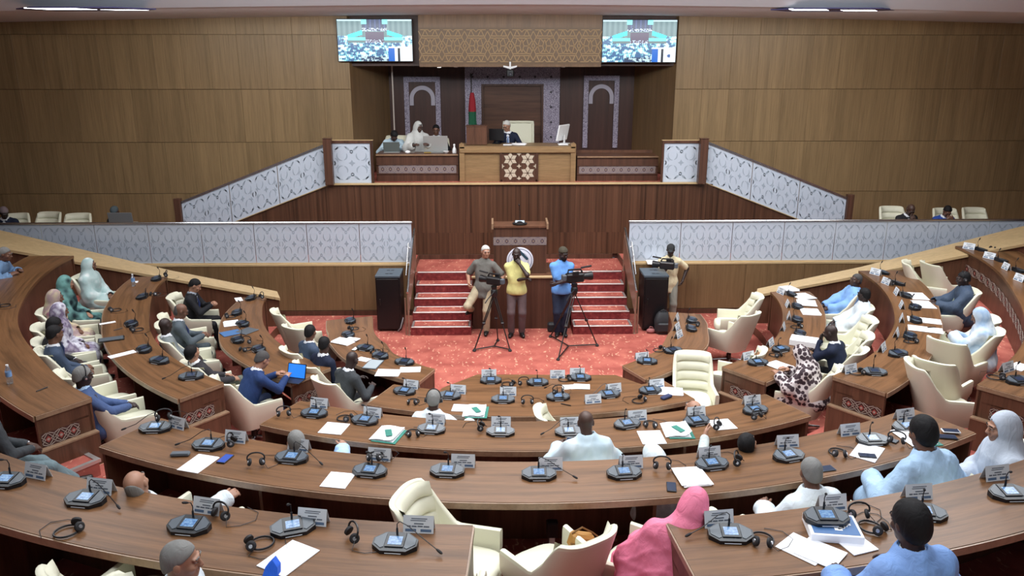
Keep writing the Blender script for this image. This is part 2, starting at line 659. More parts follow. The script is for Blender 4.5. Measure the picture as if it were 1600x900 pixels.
# low oak walls with pale cap and dark skirting, either side of the stage steps
X_SL, X_SR = -1.72, 2.70
for side, x0, x1 in (('left', -13.0, X_SL), ('right', X_SR, 14.0)):
    w = MB()
    w.box(((x0 + x1) / 2, Y_SIDE + .06, .53), (x1 - x0, .12, 1.06))
    wo = struct(w.build('wall_' + side, M_DARKWOOD, angle=None))
    n = 0
    x = x0
    step = 1.22
    xs = [x1 - i * step for i in range(20)] if side == 'left' else [x0 + i * step for i in range(20)]
    pm = MB()
    pm.box((0, 0, 0), (step - .006, .03, .95))
    pmesh = pm.mesh('low_panel', M_SIDEWALL, None)
    for a in xs:
        cx = a - step / 2 if side == 'left' else a + step / 2
        if abs(cx - .5) > 12.4:
            continue
        link('panel', pmesh, wo, (cx, Y_SIDE - .012, .585))
    c = MB()
    c.box(((x0 + x1) / 2, Y_SIDE + .05, 1.075), (x1 - x0, .17, .035))
    struct(c.build('trim_1' if side == 'left' else 'trim_2', M_LEDGE, angle=None))
    b = MB()
    b.box(((x0 + x1) / 2, Y_SIDE - .025, .05), (x1 - x0, .05, .1))
    struct(b.build('baseboard_' + side, M_DARKWOOD, angle=None))
    # raised gallery floor behind the low wall
    g = MB()
    g.box(((x0 + x1) / 2, (Y_SIDE + Y_BACK) / 2 + .1, Z_GALL - .1), (x1 - x0, Y_BACK - Y_SIDE, .2))
    struct(g.build('floor_gallery', M_CARPET, angle=None))
    g = MB()
    xe = x1 if side == 'left' else x0
    g.box((xe, 16.38, .47), (.03, 1.25, .98))
    struct(g.build('trim_4' if side == 'left' else 'trim_5', M_DARKWOOD, angle=None))
    # sloping oak-topped parapet that climbs with the tiers
    s = -1 if side == 'left' else 1
    X = (lambda d: -d) if s < 0 else (lambda d: d + .85)
    pl = [(4.15, 14.42), (13.2, 14.2), (13.2, 15.6), (9.5, 15.25), (6.3, 14.78), (4.3, 14.72)]
    pts = [(X(a), b) for a, b in pl]
    if s < 0:
        pts = pts[::-1]
    top = lambda x, y, s=s: .76 + .205 * ((-x if s < 0 else x - .85) - 4.2)
    p = MB()
    p.prism(pts, 0.0, lambda x, y: top(x, y) - .05)
    po = struct(p.build('wall_parapet_' + side, M_DESKSIDE, angle=None))
    q = MB()
    big = [(a - (0.03 if i in (0, 5) else 0), b - (.035 if i in (0, 1) else -.02)) for i, (a, b) in enumerate(pl)]
    pts2 = [(X(a), b) for a, b in big]
    if s < 0:
        pts2 = pts2[::-1]
    q.prism(pts2, lambda x, y: top(x, y) - .05, lambda x, y: top(x, y))
    q.build('ledge', M_LEDGE, po, angle=None)

# ---------------------------------------------------------------- stage, steps and dais front
mb = MB()
mb.box(((X_SL + X_SR) / 2, (15.86 + Y_DAIS) / 2, Z_STAGE / 2), (X_SR - X_SL - .02, Y_DAIS - 15.86, Z_STAGE))
struct(mb.build('floor_stage', M_CARPET, angle=None))

M_RISER = base_mat('dark_red_carpet', srgb(140, 34, 40), .95, spec=.1)
t = NT(M_RISER)
_n = t.n('ShaderNodeTexNoise', i_2=14.0, i_3=4.0)
t.l(t.coords('Object', (1, 1, 1)), _n.inputs[0])
t.l(t.ramp(_n.outputs[0], [(.35, srgb(104, 42, 44)), (.6, srgb(128, 56, 56)), (.78, srgb(158, 84, 78))]), t.b.inputs['Base Color'])


def flight(x0, x1, label):
    f = thing('stage_steps', label, 'steps', ((x0 + x1) / 2, 14.3, 0), group='carpeted stage steps')
    w = x1 - x0
    for i in range(5):
        y0 = i * .39
        z0, z1 = i * .17, (i + 1) * .17
        if i < 4:
            s = MB()
            s.box((0, y0 + .195 + .005, (z1 - .012) / 2), (w, .39, z1 - .012))
            so = s.build('step', M_RISER, f, None)
            s = MB()
            s.box((0, y0 + .205, z1 - .004), (w - .12, .30, .016))
            s.build('carpet_inlay', M_CARPET, so, None)
            s = MB()
            s.box((0, y0 + .022, z1 - .006), (w - .02, .05, .024), cham=.004)
            s.box((0, y0 + .372, z1 - .006), (w - .02, .035, .024), cham=.004)
            for e in (-1, 1):
                s.box((e * (w / 2 - .03), y0 + .197, z1 - .006), (.04, .39, .024), cham=.004)
            s.build('nosing', M_NOSING, so)
        else:
            s = MB()
            s.box((0, y0 - .03, z1 / 2 - .01), (w, .07, z1 - .02))
            so = s.build('step', M_RISER, f, None)
            s = MB()
            s.box((0, y0 - .015, z1 - .002), (w - .02, .06, .024), cham=.004)
            s.build('nosing', M_NOSING, so)
    return f


flight(-1.655, -.50, 'left flight of red carpeted stage steps with pale metal edges')
flight(1.46, 2.615, 'right flight of red carpeted stage steps with pale metal edges')

# wooden block between the two flights, carrying the lectern
mb = MB()
mb.box((0.48, 15.26, .52), (1.9, 1.18, 1.04))
o = struct(mb.build('wall_stage_front', M_DARKWOOD, angle=None))
mb = MB()
mb.box((0.48, 14.68, 1.05), (1.94, .07, .04), cham=.006)
mb.build('edge_band', M_LEDGE, o)
mb = MB()
mb.box((0.48, 15.26, 1.045), (1.86, 1.12, .012))
mb.build('top_board', M_DESKSIDE, o)

# dark walnut wall under the dais, made of tall boards
W0, W1 = -3.68, 4.53
mb = MB()
mb.box(((W0 + W1) / 2, Y_DAIS + .1, (Z_STAGE + Z_DAIS) / 2), (W1 - W0, .12, Z_DAIS - Z_STAGE - .02))
o = struct(mb.build('wall_dais_front', M_NICHE, angle=None))
_c = srgb(86, 58, 43)
M_DAISW = wood('walnut_dais_boards', mul(_c, .42), _c, mul(_c, 1.4), (16, 16, .16), 'Object', .36, tone=.10)
bm1 = MB()
bm1.box((0, 0, 0), (.596, .04, 1.06))
bme = bm1.mesh('board', M_DAISW, None)
bm2 = MB()
bm2.box((0, 0, 0), (.596, .04, .50))
bme2 = bm2.mesh('board', M_DAISW, None)
i = 0
x = W0 + .3
while x < W1:
    link('board', bme, o, (x, Y_DAIS + .02, Z_DAIS - .02 - .53))
    link('board', bme2, o, (x, Y_DAIS + .022, Z_STAGE + .10 + .25))
    x += .6
mb = MB()
mb.box((.4, Y_DAIS - .01, Z_STAGE + .05), (4.35, .05, .10))
struct(mb.build('baseboard_stage', M_DARKWOOD, angle=None))
mb = MB()
mb.box((.43, Y_DAIS + .02, Z_DAIS + .0), (8.2, .14, .035), cham=.005)
struct(mb.build('trim_3', M_LEDGE))
mb = MB()
mb.box((.45, (Y_DAIS + Y_NICHE) / 2 + .12, Z_DAIS - .12), (8.14, Y_NICHE - Y_DAIS - .1, .2))
struct(mb.build('floor_dais', M_CARPET, angle=None))

# ---------------------------------------------------------------- tall back wall of oak panels, niche, ceiling
ZC = 6.05
NX0, NX1 = at_y(546, 97, Y_BACK).x, at_y(1057, 97, Y_BACK).x
ZF = 4.96            # underside of the header over the niche
for side, xa, xb in (('left', -13.4, NX0), ('right', NX1, 14.4)):
    mb = MB()
    mb.box(((xa + xb) / 2, Y_BACK + .12, 3.2), (xb - xa, .2, 6.4))
    o = struct(mb.build('wall_back_' + side, M_SIDEWALL, angle=None))
    pm = MB()
    zj = [at_y(330, q, Y_BACK).z for q in (54, 140, 219, 302)]
    dz = (zj[0] - zj[3]) / 3
    pm.box((0, 0, 0), (.608, .03, dz - .008), cham=.003)
    me = pm.mesh('panel', M_WALL, None)
    j = 0
    z = 5.62
    tops = [5.62 + .61 - .05, 4.40 + .61, 3.18 + .61, 1.96 + .61, .74 + .61]
    for zi in [zj[0] + dz * (.5 - q) for q in range(6)]:
        k = 0
        while True:
            x = (xb - .305 - k * .61) if side == 'left' else (xa + .305 + k * .61)
            if x < -13.2 or x > 14.2:
                break
            link('panel', me, o, (x, Y_BACK + .002, zi))
            k += 1
for side, xx in (('side_left', -13.3), ('side_right', 14.3)):
    mb = MB()
    mb.box((xx, 8.6, 3.7), (.2, 19.4, 7.8))
    struct(mb.build('wall_' + side, M_SIDEWALL, angle=None))
# side cheeks of the niche, flush oak in front turning dark inside
for side, xx, s in (('left', NX0, 1), ('right', NX1, -1)):
    mb = MB()
    x2 = xx + s * .62
    mb.extrude([(xx, Y_BACK - .012, Z_DAIS), (x2, Y_NICHE, Z_DAIS), (x2, Y_NICHE + .1, Z_DAIS), (xx - s * .1, Y_NICHE + .1, Z_DAIS), (xx - s * .1, Y_BACK + .03, Z_DAIS)], (0, 0, ZC - Z_DAIS + .2))
    struct(mb.build('wall_niche_' + side, M_SIDEWALL, angle=None))
mb = MB()
mb.box((.45, Y_NICHE + .1, 4.3), (6.6, .2, 3.7))
wall_niche = struct(mb.build('wall_niche', M_NICHE, angle=None))
pm = MB()
pm.box((0, 0, 0), (.596, .03, 2.46))
me = pm.mesh('panel', M_NICHE, None)
for k in range(10):
    link('panel', me, wall_niche, (-2.3 + k * .6, Y_NICHE - .005, Z_DAIS + 1.23))
# header with carved lattice
FX0, FX1 = at_y(655, 60, Y_BACK).x, at_y(939, 60, Y_BACK).x
mb = MB()
mb.box(((NX0 + NX1) / 2, Y_BACK + .95, 5.6), (NX1 - NX0 - .02, 1.7, 1.26))
struct(mb.build('wall_header', M_NICHE, angle=None))
_c = srgb(122, 92, 62)
M_FASCIA = wood('oak_fascia', mul(_c, .75), _c, mul(_c, 1.15), (8, 8, .4), 'Object', .4)
_c = srgb(128, 98, 60)
M_LATT = base_mat('carved_oak', srgb(104, 78, 48), .45)
mb = MB()
mb.box(((FX0 + FX1) / 2, Y_BACK - .03, 5.55), (FX1 - FX0, .22, 1.20))
fas = thing('header_panel', 'carved wooden header panel with star lattice above the dais', 'panel', ((FX0 + FX1) / 2, Y_BACK - .1, 4.95))
fo = mb.build('panel_body', M_FASCIA, fas, None)
fo.location = (-(FX0 + FX1) / 2, -(Y_BACK - .1), -4.95)
zt, zb = at_y(800, 45, Y_BACK - .14).z, at_y(800, 98, Y_BACK - .14).z
lm = MB()
nn = (0, -1, 0)
yy = Y_BACK - .14
cw = (FX1 - FX0) / 8.0
ch = zt - zb
mbk = MB()
mbk.box(((FX0 + FX1) / 2, Y_BACK - .142, (zt + zb) / 2), (FX1 - FX0 - .02, .006, zt - zb))
_l = mbk.build('lattice_ground', M_LATT, fas, None)
_l.location = fo.location
yy -= .003
cz = (zt + zb) / 2
for ci in range(8):
    cx = FX0 + (ci + .5) * cw

    def S(a, b, c, d, w=.017):
        strip(lm, (cx + a * cw, yy, cz + b * ch), (cx + c * cw, yy, cz + d * ch), w, nn, .010)
    for sx in (-1, 1):
        for sz in (-1, 1):
            S(sx * .5, sz * .43, sx * .37, sz * .26)        # tall lozenges on the column lines
            S(sx * .37, sz * .26, sx * .5, sz * .09)
            S(sx * .5, sz * .09, sx * .43, 0)
            S(sx * .36, sz * .29, 0, sz * .29)              # double bars
            S(sx * .36, sz * .23, 0, sz * .23)
            S(0, sz * .20, sx * .09, 0)                     # small lozenge in the middle
            if sz > 0:
                S(sx * .09, 0, sx * .30, 0)
            S(sx * .05, sz * .10, sx * .20, sz * .23)
            S(sx * .30, 0, sx * .20, sz * .23)
            S(sx * .30, 0, sx * .43, sz * .14)
            S(sx * .08, sz * .29, sx * .22, sz * .47)
            S(sx * .22, sz * .47, sx * .33, sz * .30)
            S(0, sz * .40, sx * .08, sz * .47)
            S(sx * .08, sz * .47, sx * .42, sz * .47)
M_LATTD = base_mat('carved_oak_light', srgb(168, 136, 92), .5)
lo = lm.build('lattice', M_LATTD, fas, None)
lo.location = fo.location
lo['kind'] = 'stuff'
fr = MB()
for z in (zt + .012, zb - .012):
    fr.box(((FX0 + FX1) / 2, Y_BACK - .145, z), (FX1 - FX0, .02, .024))
_l = fr.build('lattice_frame', M_LATT, fas, None)
_l.location = fo.location

# ceiling, lower towards the sides
mb = MB()
rows = []
for yv in (-1.0, 4.0, 9.0, 12.0, 15.0, Y_BACK + .3):
    row = []
    for xv in np.linspace(-15, 15.8, 41):
        e = (xv - .4) / 12.0
        zz = ZC - .19 * abs(e) ** 1.6
        zz += (0 if yv > 14 else 1.6 if yv < 13 else .0)
        row.append((xv, yv, zz))
    rows.append(row)
mb.grid(rows)
CEIL = struct(mb.build('ceiling', M_CEIL, angle=None))


# ---------------------------------------------------------------- desks
def interp(tab, a):
    tab = sorted(tab)
    if a <= tab[0][0]:
        return tab[0][1]
    for (x0, y0), (x1, y1) in zip(tab, tab[1:]):
        if a <= x1:
            t = (a - x0) / (x1 - x0)
            t = t * t * (3 - 2 * t) * .5 + t * .5
            return y0 + (y1 - y0) * t
    return tab[-1][1]


# the little red, black and white mosaic let into the desk ends
M_ORNDARK = base_mat('mosaic_dark_ground', srgb(70, 40, 36), .5)
M_ORNLIGHT = base_mat('mosaic_pale_inlay', srgb(158, 142, 132), .5)
M_ORNRED = base_mat('mosaic_red_inlay', srgb(150, 66, 60), .5)


def mosaic(mb, o, ux, uz, w, h, nrm, n):
    """Row of n linked lozenges: material 0 ground, 1 pale, 2 red."""
    o, ux, uz, nrm = Vector(o), Vector(ux).normalized(), Vector(uz).normalized(), Vector(nrm).normalized()
    P = lambda u, v, k: o + ux * u + uz * v + nrm * k
    mb.cur = 0
    mb.add([P(0, 0, .002), P(w, 0, .002), P(w, h, .002), P(0, h, .002)], [(0, 1, 2, 3)])
    c = w / n
    for i in range(n):
        cu = (i + .5) * c
        mb.cur = 1
        for sx in (-1, 1):
            for a, b, d, e in ((0, .96, .46, .5), (0, .04, .46, .5), (.10, .98, .48, .80), (.10, .02, .48, .20), (.22, .5, .5, .74), (.22, .5, .5, .26)):
                strip(mb, P(cu + sx * a * c, b * h, .002), P(cu + sx * d * c, e * h, .002), h * .05, nrm, .004)
        r = .15 * h
        mb.cur = 2
        q = [(0, -r * 1.6), (r * 1.5, 0), (0, r * 1.6), (-r * 1.5, 0)]
        mb.add([P(cu + a, h / 2 + b, .004) for a, b in q], [(0, 1, 2, 3)])
        mb.cur = 1
        q = [(0, -r * .8), (r * .8, 0), (0, r * .8), (-r * .8, 0)]
        mb.add([P(cu + a, h / 2 + b, .006) for a, b in q], [(0, 1, 2, 3)])
    mb.cur = 0


def desk(name_label, a0, a1, rin, rout, ztop, zfloor, seat_out=True, ends=(1, 1), n=40, mos=(0, 0), inner_mos=False, group='curved desks of the horseshoe'):
    """Curved desk: rin, rout are functions of the angle; people sit on the outer side."""
    mid = (a0 + a1) / 2
    A = [a0 + (a1 - a0) * i / n for i in range(n + 1)]
    org = pol((rin(mid) + rout(mid)) / 2, mid, zfloor)
    d = thing('curved_desk', name_label, 'desk', org, group=group)
    L = lambda r, a: pol(r, a) - Vector((org.x, org.y, 0))
    inn, out = [L(rin(a), a) for a in A], [L(rout(a), a) for a in A]
    zt, zf = ztop - org.z, 0.0
    mb = MB()
    mb.band(inn, out, zt - .045, zt)
    mb.build('tabletop', M_DESKTOP, d, angle=30)
    # pale rounded band along the sitting edge
    mb = MB()
    mb.band([L(rout(a) + .001, a) for a in A], [L(rout(a) + .014, a) for a in A], zt - .062, zt - .004)
    for e, aa in ((ends[0], a0), (ends[1], a1)):
        pass
    mb.build('edge_band', M_EDGE, d, angle=30)
    # front panel
    mb = MB()
    mb.band([L(rin(a) + .03, a) for a in A], [L(rin(a) + .06, a) for a in A], zf, zt - .045)
    fp = mb.build('front_panel', M_DESKSIDE, d, angle=30)
    if inner_mos:
        q = MB()
        m = 26
        B = [a0 + (a1 - a0) * i / m for i in range(m + 1)]
        for i in range(m):
            p0, p1 = L(rin(B[i]) + .028, B[i]), L(rin(B[i + 1]) + .028, B[i + 1])
            p0.z = p1.z = zt - .42
            ux = p1 - p0
            nr = Vector((-p0.x - org.x + HCX, -p0.y - org.y + HCY, 0))
            mosaic(q, p0, ux, (0, 0, 1), ux.length, .16, nr, 1)
        q.build('mosaic_strip', [M_ORNDARK, M_ORNLIGHT, M_ORNRED], fp, angle=None)
    # shelf and dividers in the knee space
    mb = MB()
    mb.band([L(rin(a) + .06, a) for a in A], [L(rin(a) + .30, a) for a in A], zt - .20, zt - .18)
    mb.build('shelf', M_DESKSIDE, d, angle=30)
    for e, aa, sg in ((ends[0], a0, -1), (ends[1], a1, 1)):
        if not e:
            continue
        # end panel, its mosaic and its proud plinth
        pi_, po_ = L(rin(aa) + .01, aa), L(rout(aa) - .01, aa)
        t_ = (po_ - pi_).normalized()
        nr = Vector((t_.y, -t_.x, 0)) * 1.0
        tang = pol(1, aa + sg * 1.0) - pol(1, aa)
        if nr.dot(tang) < 0:
            nr = -nr
        w = (po_ - pi_).length
        mb = MB()
        base = [pi_, po_, po_ - nr * .04, pi_ - nr * .04]
        mb.extrude([(p.x, p.y, .0) for p in base], (0, 0, zt - .045))
        ep = mb.build('end_panel', M_DESKSIDE, d, angle=None)
        mb = MB()
        mb.extrude([(p.x, p.y, zt - .05) for p in (pi_, po_, po_ + nr * .012, pi_ + nr * .012)], (0, 0, .046))
        mb.build('edge_band', M_EDGE, d, angle=None)
        if mos[0 if sg < 0 else 1]:
            mb = MB()
            st = pi_ if nr.cross(Vector((0, 0, 1))).dot(t_) < 0 else po_
            ux = t_ if st is pi_ else -t_
            s0 = Vector((st.x, st.y, .385)) + ux * (.02 if sg > 0 else .16)
            mosaic(mb, s0 + nr * .001, ux, (0, 0, 1), w - .18, .15, nr, 3)
            mb.build('mosaic_strip', [M_ORNDARK, M_ORNLIGHT, M_ORNRED], ep, angle=None)
            mb = MB()
            e0, e1 = pi_ - t_ * .0, po_ + t_ * .03
            mb.extrude([(p.x, p.y, 0.0) for p in (e0, e1, e1 + nr * .07, e0 + nr * .07)], (0, 0, .365))
            mb.build('plinth', M_DESKSIDE, d, angle=None)
            mb = MB()
            mb.extrude([(p.x, p.y, .365) for p in (e0, e1, e1 + nr * .075, e0 + nr * .075)], (0, 0, .018))
            mb.build('plinth_cap', M_EDGE, d, angle=None)
    # inner supports
    ln = (rout(mid)) * D2R(abs(a1 - a0))
    k = max(1, int(ln / 1.5))
    for i in range(1, k):
        aa = a0 + (a1 - a0) * i / k
        p0, p1 = L(rin(aa) + .06, aa), L(rout(aa) - .12, aa)
        t_ = (p1 - p0).normalized()
        s_ = Vector((t_.y, -t_.x, 0)) * .015
        mb = MB()
        mb.extrude([(p.x, p.y, zf) for p in (p0 - s_, p1 - s_, p1 + s_, p0 + s_)], (0, 0, zt - .045))
        mb.build('divider', M_DESKSIDE, d, angle=None)
    return d


def tabf(*pairs):
    return lambda a: interp(list(pairs), a)


ZT = [.75, .913, 1.263, 1.613, 1.963]
DEP = .676
R_OUT = [0, 5.25, 6.80, 8.35, 9.90]
G = 'curved desks of the horseshoe'
# middle rows, one to four from the stage
cen = [(1, -22.3, 24.3, 'curved walnut desk nearest the front desk, first middle row'),
       (2, -25.6, 27.4, 'second curved walnut desk of the middle block, behind the first row'),
       (3, -29.1, 30.6, 'third and longest whole curved walnut desk of the middle block')]
for k, a, b, lab in cen:
    if k == 1:
        a_, b_ = a, b
    desk(lab, a, b, (lambda x, k=k: R_OUT[k] - DEP), (lambda x, k=k: R_OUT[k]), ZT[k], ZTIER[k], ends=(1, 1))
desk('nearest walnut desk of the left half, with a cut end at the gangway', -46, -3.3, lambda x: 9.90 - DEP, lambda x: 9.90, ZT[4], ZTIER[4])
desk('nearest walnut desk of the right half, with a cut end by the pink veil', 5.1, 46, lambda x: 9.90 - DEP, lambda x: 9.90, ZT[4], ZTIER[4])
# left side, innermost first
desk('innermost left desk beside the stage, crowded with papers', -73.0, -21.2,
     tabf((-75, 2.66), (-70.6, 2.68), (-45, 3.04), (-34.7, 3.31), (-21, 3.52)),
     tabf((-75.2, 3.44), (-62, 3.55), (-56, 3.69), (-40, 3.92), (-21, 4.04)), ZT[0], 0.0)
desk('second left desk, with an open blue-screened tablet computer', -88.5, -36.9,
     tabf((-90, 4.59), (-75, 4.51), (-36, 4.51)), tabf((-90, 5.00), (-72, 5.17), (-59, 5.27), (-37, 5.20)), ZT[1], ZTIER[1], mos=(0, 1))
desk('third left desk, with a white paper and a keyboard', -90.5, -36.9,
     tabf((-91.4, 6.41), (-70, 6.19), (-54, 6.22), (-36, 6.20)), tabf((-90, 7.02), (-75, 6.89), (-66, 6.83), (-37, 6.81)), ZT[2], ZTIER[2], mos=(0, 1))
desk('outermost left desk, nearly bare, with a water bottle', -92, -37.2,
     tabf((-92.5, 8.18), (-68, 7.87), (-50, 7.71), (-37, 7.75)), tabf((-92, 8.99), (-75, 8.6), (-50, 8.36), (-38, 8.33)), ZT[3], ZTIER[3], mos=(0, 1))
# right side, innermost first
desk('innermost right desk beside the stage, with three name cards in a row', 25.0, 76.5,
     tabf((24, 3.54), (36.6, 3.38), (54.5, 3.05), (74.7, 2.8), (78, 2.78)), tabf((25, 4.13), (37, 4.01), (48.6, 3.83), (65, 3.52), (78, 3.33)), ZT[0], 0.0)
desk('second right desk, with a box file and loose papers', 37.4, 90.5,
     tabf((37, 4.64), (53, 4.71), (70, 4.70), (91, 4.77)), tabf((36.5, 5.36), (58, 5.36), (68, 5.36), (91, 5.50)), ZT[1], ZTIER[1], mos=(1, 0))
desk('third right desk, with four papers and a row of name cards', 38.2, 92,
     tabf((38, 6.23), (55, 6.29), (68, 6.34), (91, 6.48)), tabf((38, 6.92), (56, 6.90), (67, 6.98), (92, 7.36)), ZT[2], ZTIER[2], mos=(1, 0))
desk('outermost right desk, with pale mosaic along its inner face', 39.5, 95,
     tabf((39, 7.80), (64, 7.95), (69, 8.0), (95, 8.6)), tabf((39, 8.33), (50, 8.45), (70, 8.75), (95.8, 9.6)), ZT[3], ZTIER[3], inner_mos=True, mos=(1, 0))

# the straight-fronted desk before the first middle row
def front_desk():
    z = .75
    pts = [at_z(690, 606.5, z), at_z(746, 585, z), at_z(962, 586, z), at_z(1012, 604, z)]
    c = Vector((.6, 10.1, 0))
    d = thing('front_desk', 'small angled desk in front of the first middle row', 'desk', c)
    far = [p - c for p in pts]
    near = [pol(4.545, a, z) - c for a in (-15, -9, -3, 3, 9, 15, 19)]
    poly = [(p.x, p.y) for p in near] + [(p.x, p.y) for p in far[::-1]]
    mb = MB()
    n = len(poly)
    vs = [(x, y, z - .045) for x, y in poly] + [(x, y, z) for x, y in poly]
    fs = [(i, (i + 1) % n, n + (i + 1) % n, n + i) for i in range(n)] + [tuple(range(n - 1, -1, -1)), tuple(range(n, 2 * n))]
    uv = [[(0, 0), (1, 0), (1, .05), (0, .05)]] * n + [[(vs[i][0], vs[i][1]) for i in range(n - 1, -1, -1)], [(vs[i][0], vs[i][1]) for i in range(n)]]
    mb.add(vs, fs, uv)
    mb.build('tabletop', M_DESKTOP, d, None)
    for a, b in ((0, 1), (1, 2), (2, 3)):
        mb = MB()
        p, q = far[a], far[b]
        t_ = (q - p).normalized()
        s_ = Vector((t_.y, -t_.x, 0)) * .03
        mb.extrude([(p.x, p.y, 0), (q.x, q.y, 0), (q.x + s_.x, q.y + s_.y, 0), (p.x + s_.x, p.y + s_.y, 0)], (0, 0, z - .05))
        mb.build('front_panel', M_DESKSIDE, d, None)
    mb = MB()
    mb.band([pol(4.53, a) - c for a in (-15, -9, -3, 3, 9, 15, 19)], [pol(4.55, a) - c for a in (-15, -9, -3, 3, 9, 15, 19)], z - .05, z + .006)
    mb.build('edge_band', M_EDGE, d, None)


front_desk()


# ---------------------------------------------------------------- balustrades of white printed glass
def balustrade(label, xs, y, z0, z1, rail=True):
    """Straight run facing the camera; xs: panel edges from left to right."""
    c = Vector(((xs[0] + xs[-1]) / 2, y, z0))
    b = thing('balustrade', label, 'balustrade', c, group='white glass balustrades')
    w = abs(xs[1] - xs[0]) - .014
    pm = MB()
    pm.box((0, 0, (z1 - z0) / 2), (w, .02, z1 - z0))
    pmesh = pm.mesh('panel', M_PANEL, None)
    om = MB()
    for k in range(2):
        arabesque(om, -w / 2 + k * w / 2, 0.01, w / 2, z1 - z0 - .02, lambda u, v: Vector((u, -.0105, v)), (0, -1, 0))
    omesh = om.mesh('ornament', M_ORN, None)
    for a, e in zip(xs, xs[1:]):
        p = link('panel', pmesh, b, ((a + e) / 2 - c.x, 0, 0))
        o = link('ornament', omesh, p)
        o['kind'] = 'stuff'
    if rail:
        r = MB()
        r.box((0, 0, z1 - z0 + .03), (abs(xs[-1] - xs[0]) + .04, .07, .045), cham=.014)
        r.build('handrail', M_STEEL, b)
        r = MB()
        r.box((0, 0, .0), (abs(xs[-1] - xs[0]), .05, .03))
        r.build('channel', M_LEDGE, b)
    return b


def panel_xs(x0, step, n):
    return [x0 + step * i for i in range(n + 1)]


balustrade('long white glass balustrade along the left gallery, printed with arabesques', panel_xs(X_SL + .0 - 1.06 * 10, 1.06, 10), Y_SIDE + .05, 1.10, 1.91)
balustrade('long white glass balustrade along the right gallery, printed with arabesques', panel_xs(X_SR - .0, 1.06, 10), Y_SIDE + .05, 1.10, 1.91)


def sloped_rail(label, xt, xb, zt, zb, h, y):
    """Ramp balustrade of three sheared panels from the dais (xt, zt) down to (xb, zb)."""
    c = Vector(((xt + xb) / 2, y, zb))
    b = thing('ramp_balustrade', label, 'balustrade', c, group='white glass balustrades')
    n = 3
    zz = lambda x: zb + (zt - zb) * (x - xb) / (xt - xb)
    s = 1 if xt > xb else -1
    for i in range(n):
        a, e = xb + (xt - xb) * i / n + s * .008, xb + (xt - xb) * (i + 1) / n - s * .008
        lo, hi = min(a, e), max(a, e)
        pm = MB()
        P = lambda x, v: (x - c.x, 0, zz(x) - c.z + v)
        pm.extrude([P(lo, 0), P(hi, 0), P(hi, h), P(lo, h)], (0, .02, 0))
        p = pm.build('panel', M_PANEL, b, None)
        om = MB()
        w = hi - lo
        for k in range(2):
            arabesque(om, k * w / 2, .01, w / 2, h - .02, lambda u, v, lo=lo: Vector((lo + u - c.x, -.0005, zz(lo + u) - c.z + v)), (0, -1, 0))
        o = om.build('ornament', M_ORN, p, None)
        o['kind'] = 'stuff'
    r = MB()
    a, e = Vector((xb - c.x, .01, h + .025)), Vector((xt - c.x, .01, zt - c.z + h + .025))
    d = (e - a).normalized()
    nz = Vector((-d.z, 0, d.x)) * (1 if d.x > 0 else -1)
    q = [a - nz * .022, e - nz * .022, e + nz * .022, a + nz * .022]
    r.extrude([p - Vector((0, .03, 0)) for p in q], (0, .06, 0))
    r.build('handrail', M_STEEL, b, None)
    r = MB()
    r.extrude([a + Vector((0, -.025, -h - .04)), e + Vector((0, -.025, -h - .04)), e + Vector((0, -.025, -h - .025)), a + Vector((0, -.025, -h - .025))], (0, .06, 0))
    r.build('channel', M_LEDGE, b, None)
    # newel post at the foot
    p = MB()
    p.box((xb - s * .07 - c.x, 0, (h + .06) / 2 - .1), (.14, .14, h + .36), cham=.006)
    p.build('post', M_DARKWOOD, b)
    return b


Y_RAMP = 17.0
tl, bl = at_y(508.5, 228, Y_RAMP), at_y(283, 318, Y_RAMP)
tr, br = at_y(1102, 223, Y_RAMP), at_y(1323, 311.5, Y_RAMP)
HB = .83
sloped_rail('sloping white glass balustrade of the left dais ramp', tl.x, bl.x, tl.z - HB, bl.z - HB, HB, Y_RAMP)
sloped_rail('sloping white glass balustrade of the right dais ramp', tr.x, br.x, tr.z - HB, br.z - HB, HB, Y_RAMP)
# ramps behind the sloping balustrades, and the boards below them
for side, a, b in (('left', tl, bl), ('right', tr, br)):
    mb = MB()
    z = lambda p: p.z - HB - .03
    mb.extrude([(a.x, Y_DAIS + .03, Z_GALL - .02), (b.x, Y_DAIS + .03, Z_GALL - .02), (b.x, Y_DAIS + .03, max(z(b), Z_GALL)), (a.x, Y_DAIS + .03, z(a))], (0, 1.12, 0))
    struct(mb.build('floor_ramp_' + side, M_DAISW, angle=None))

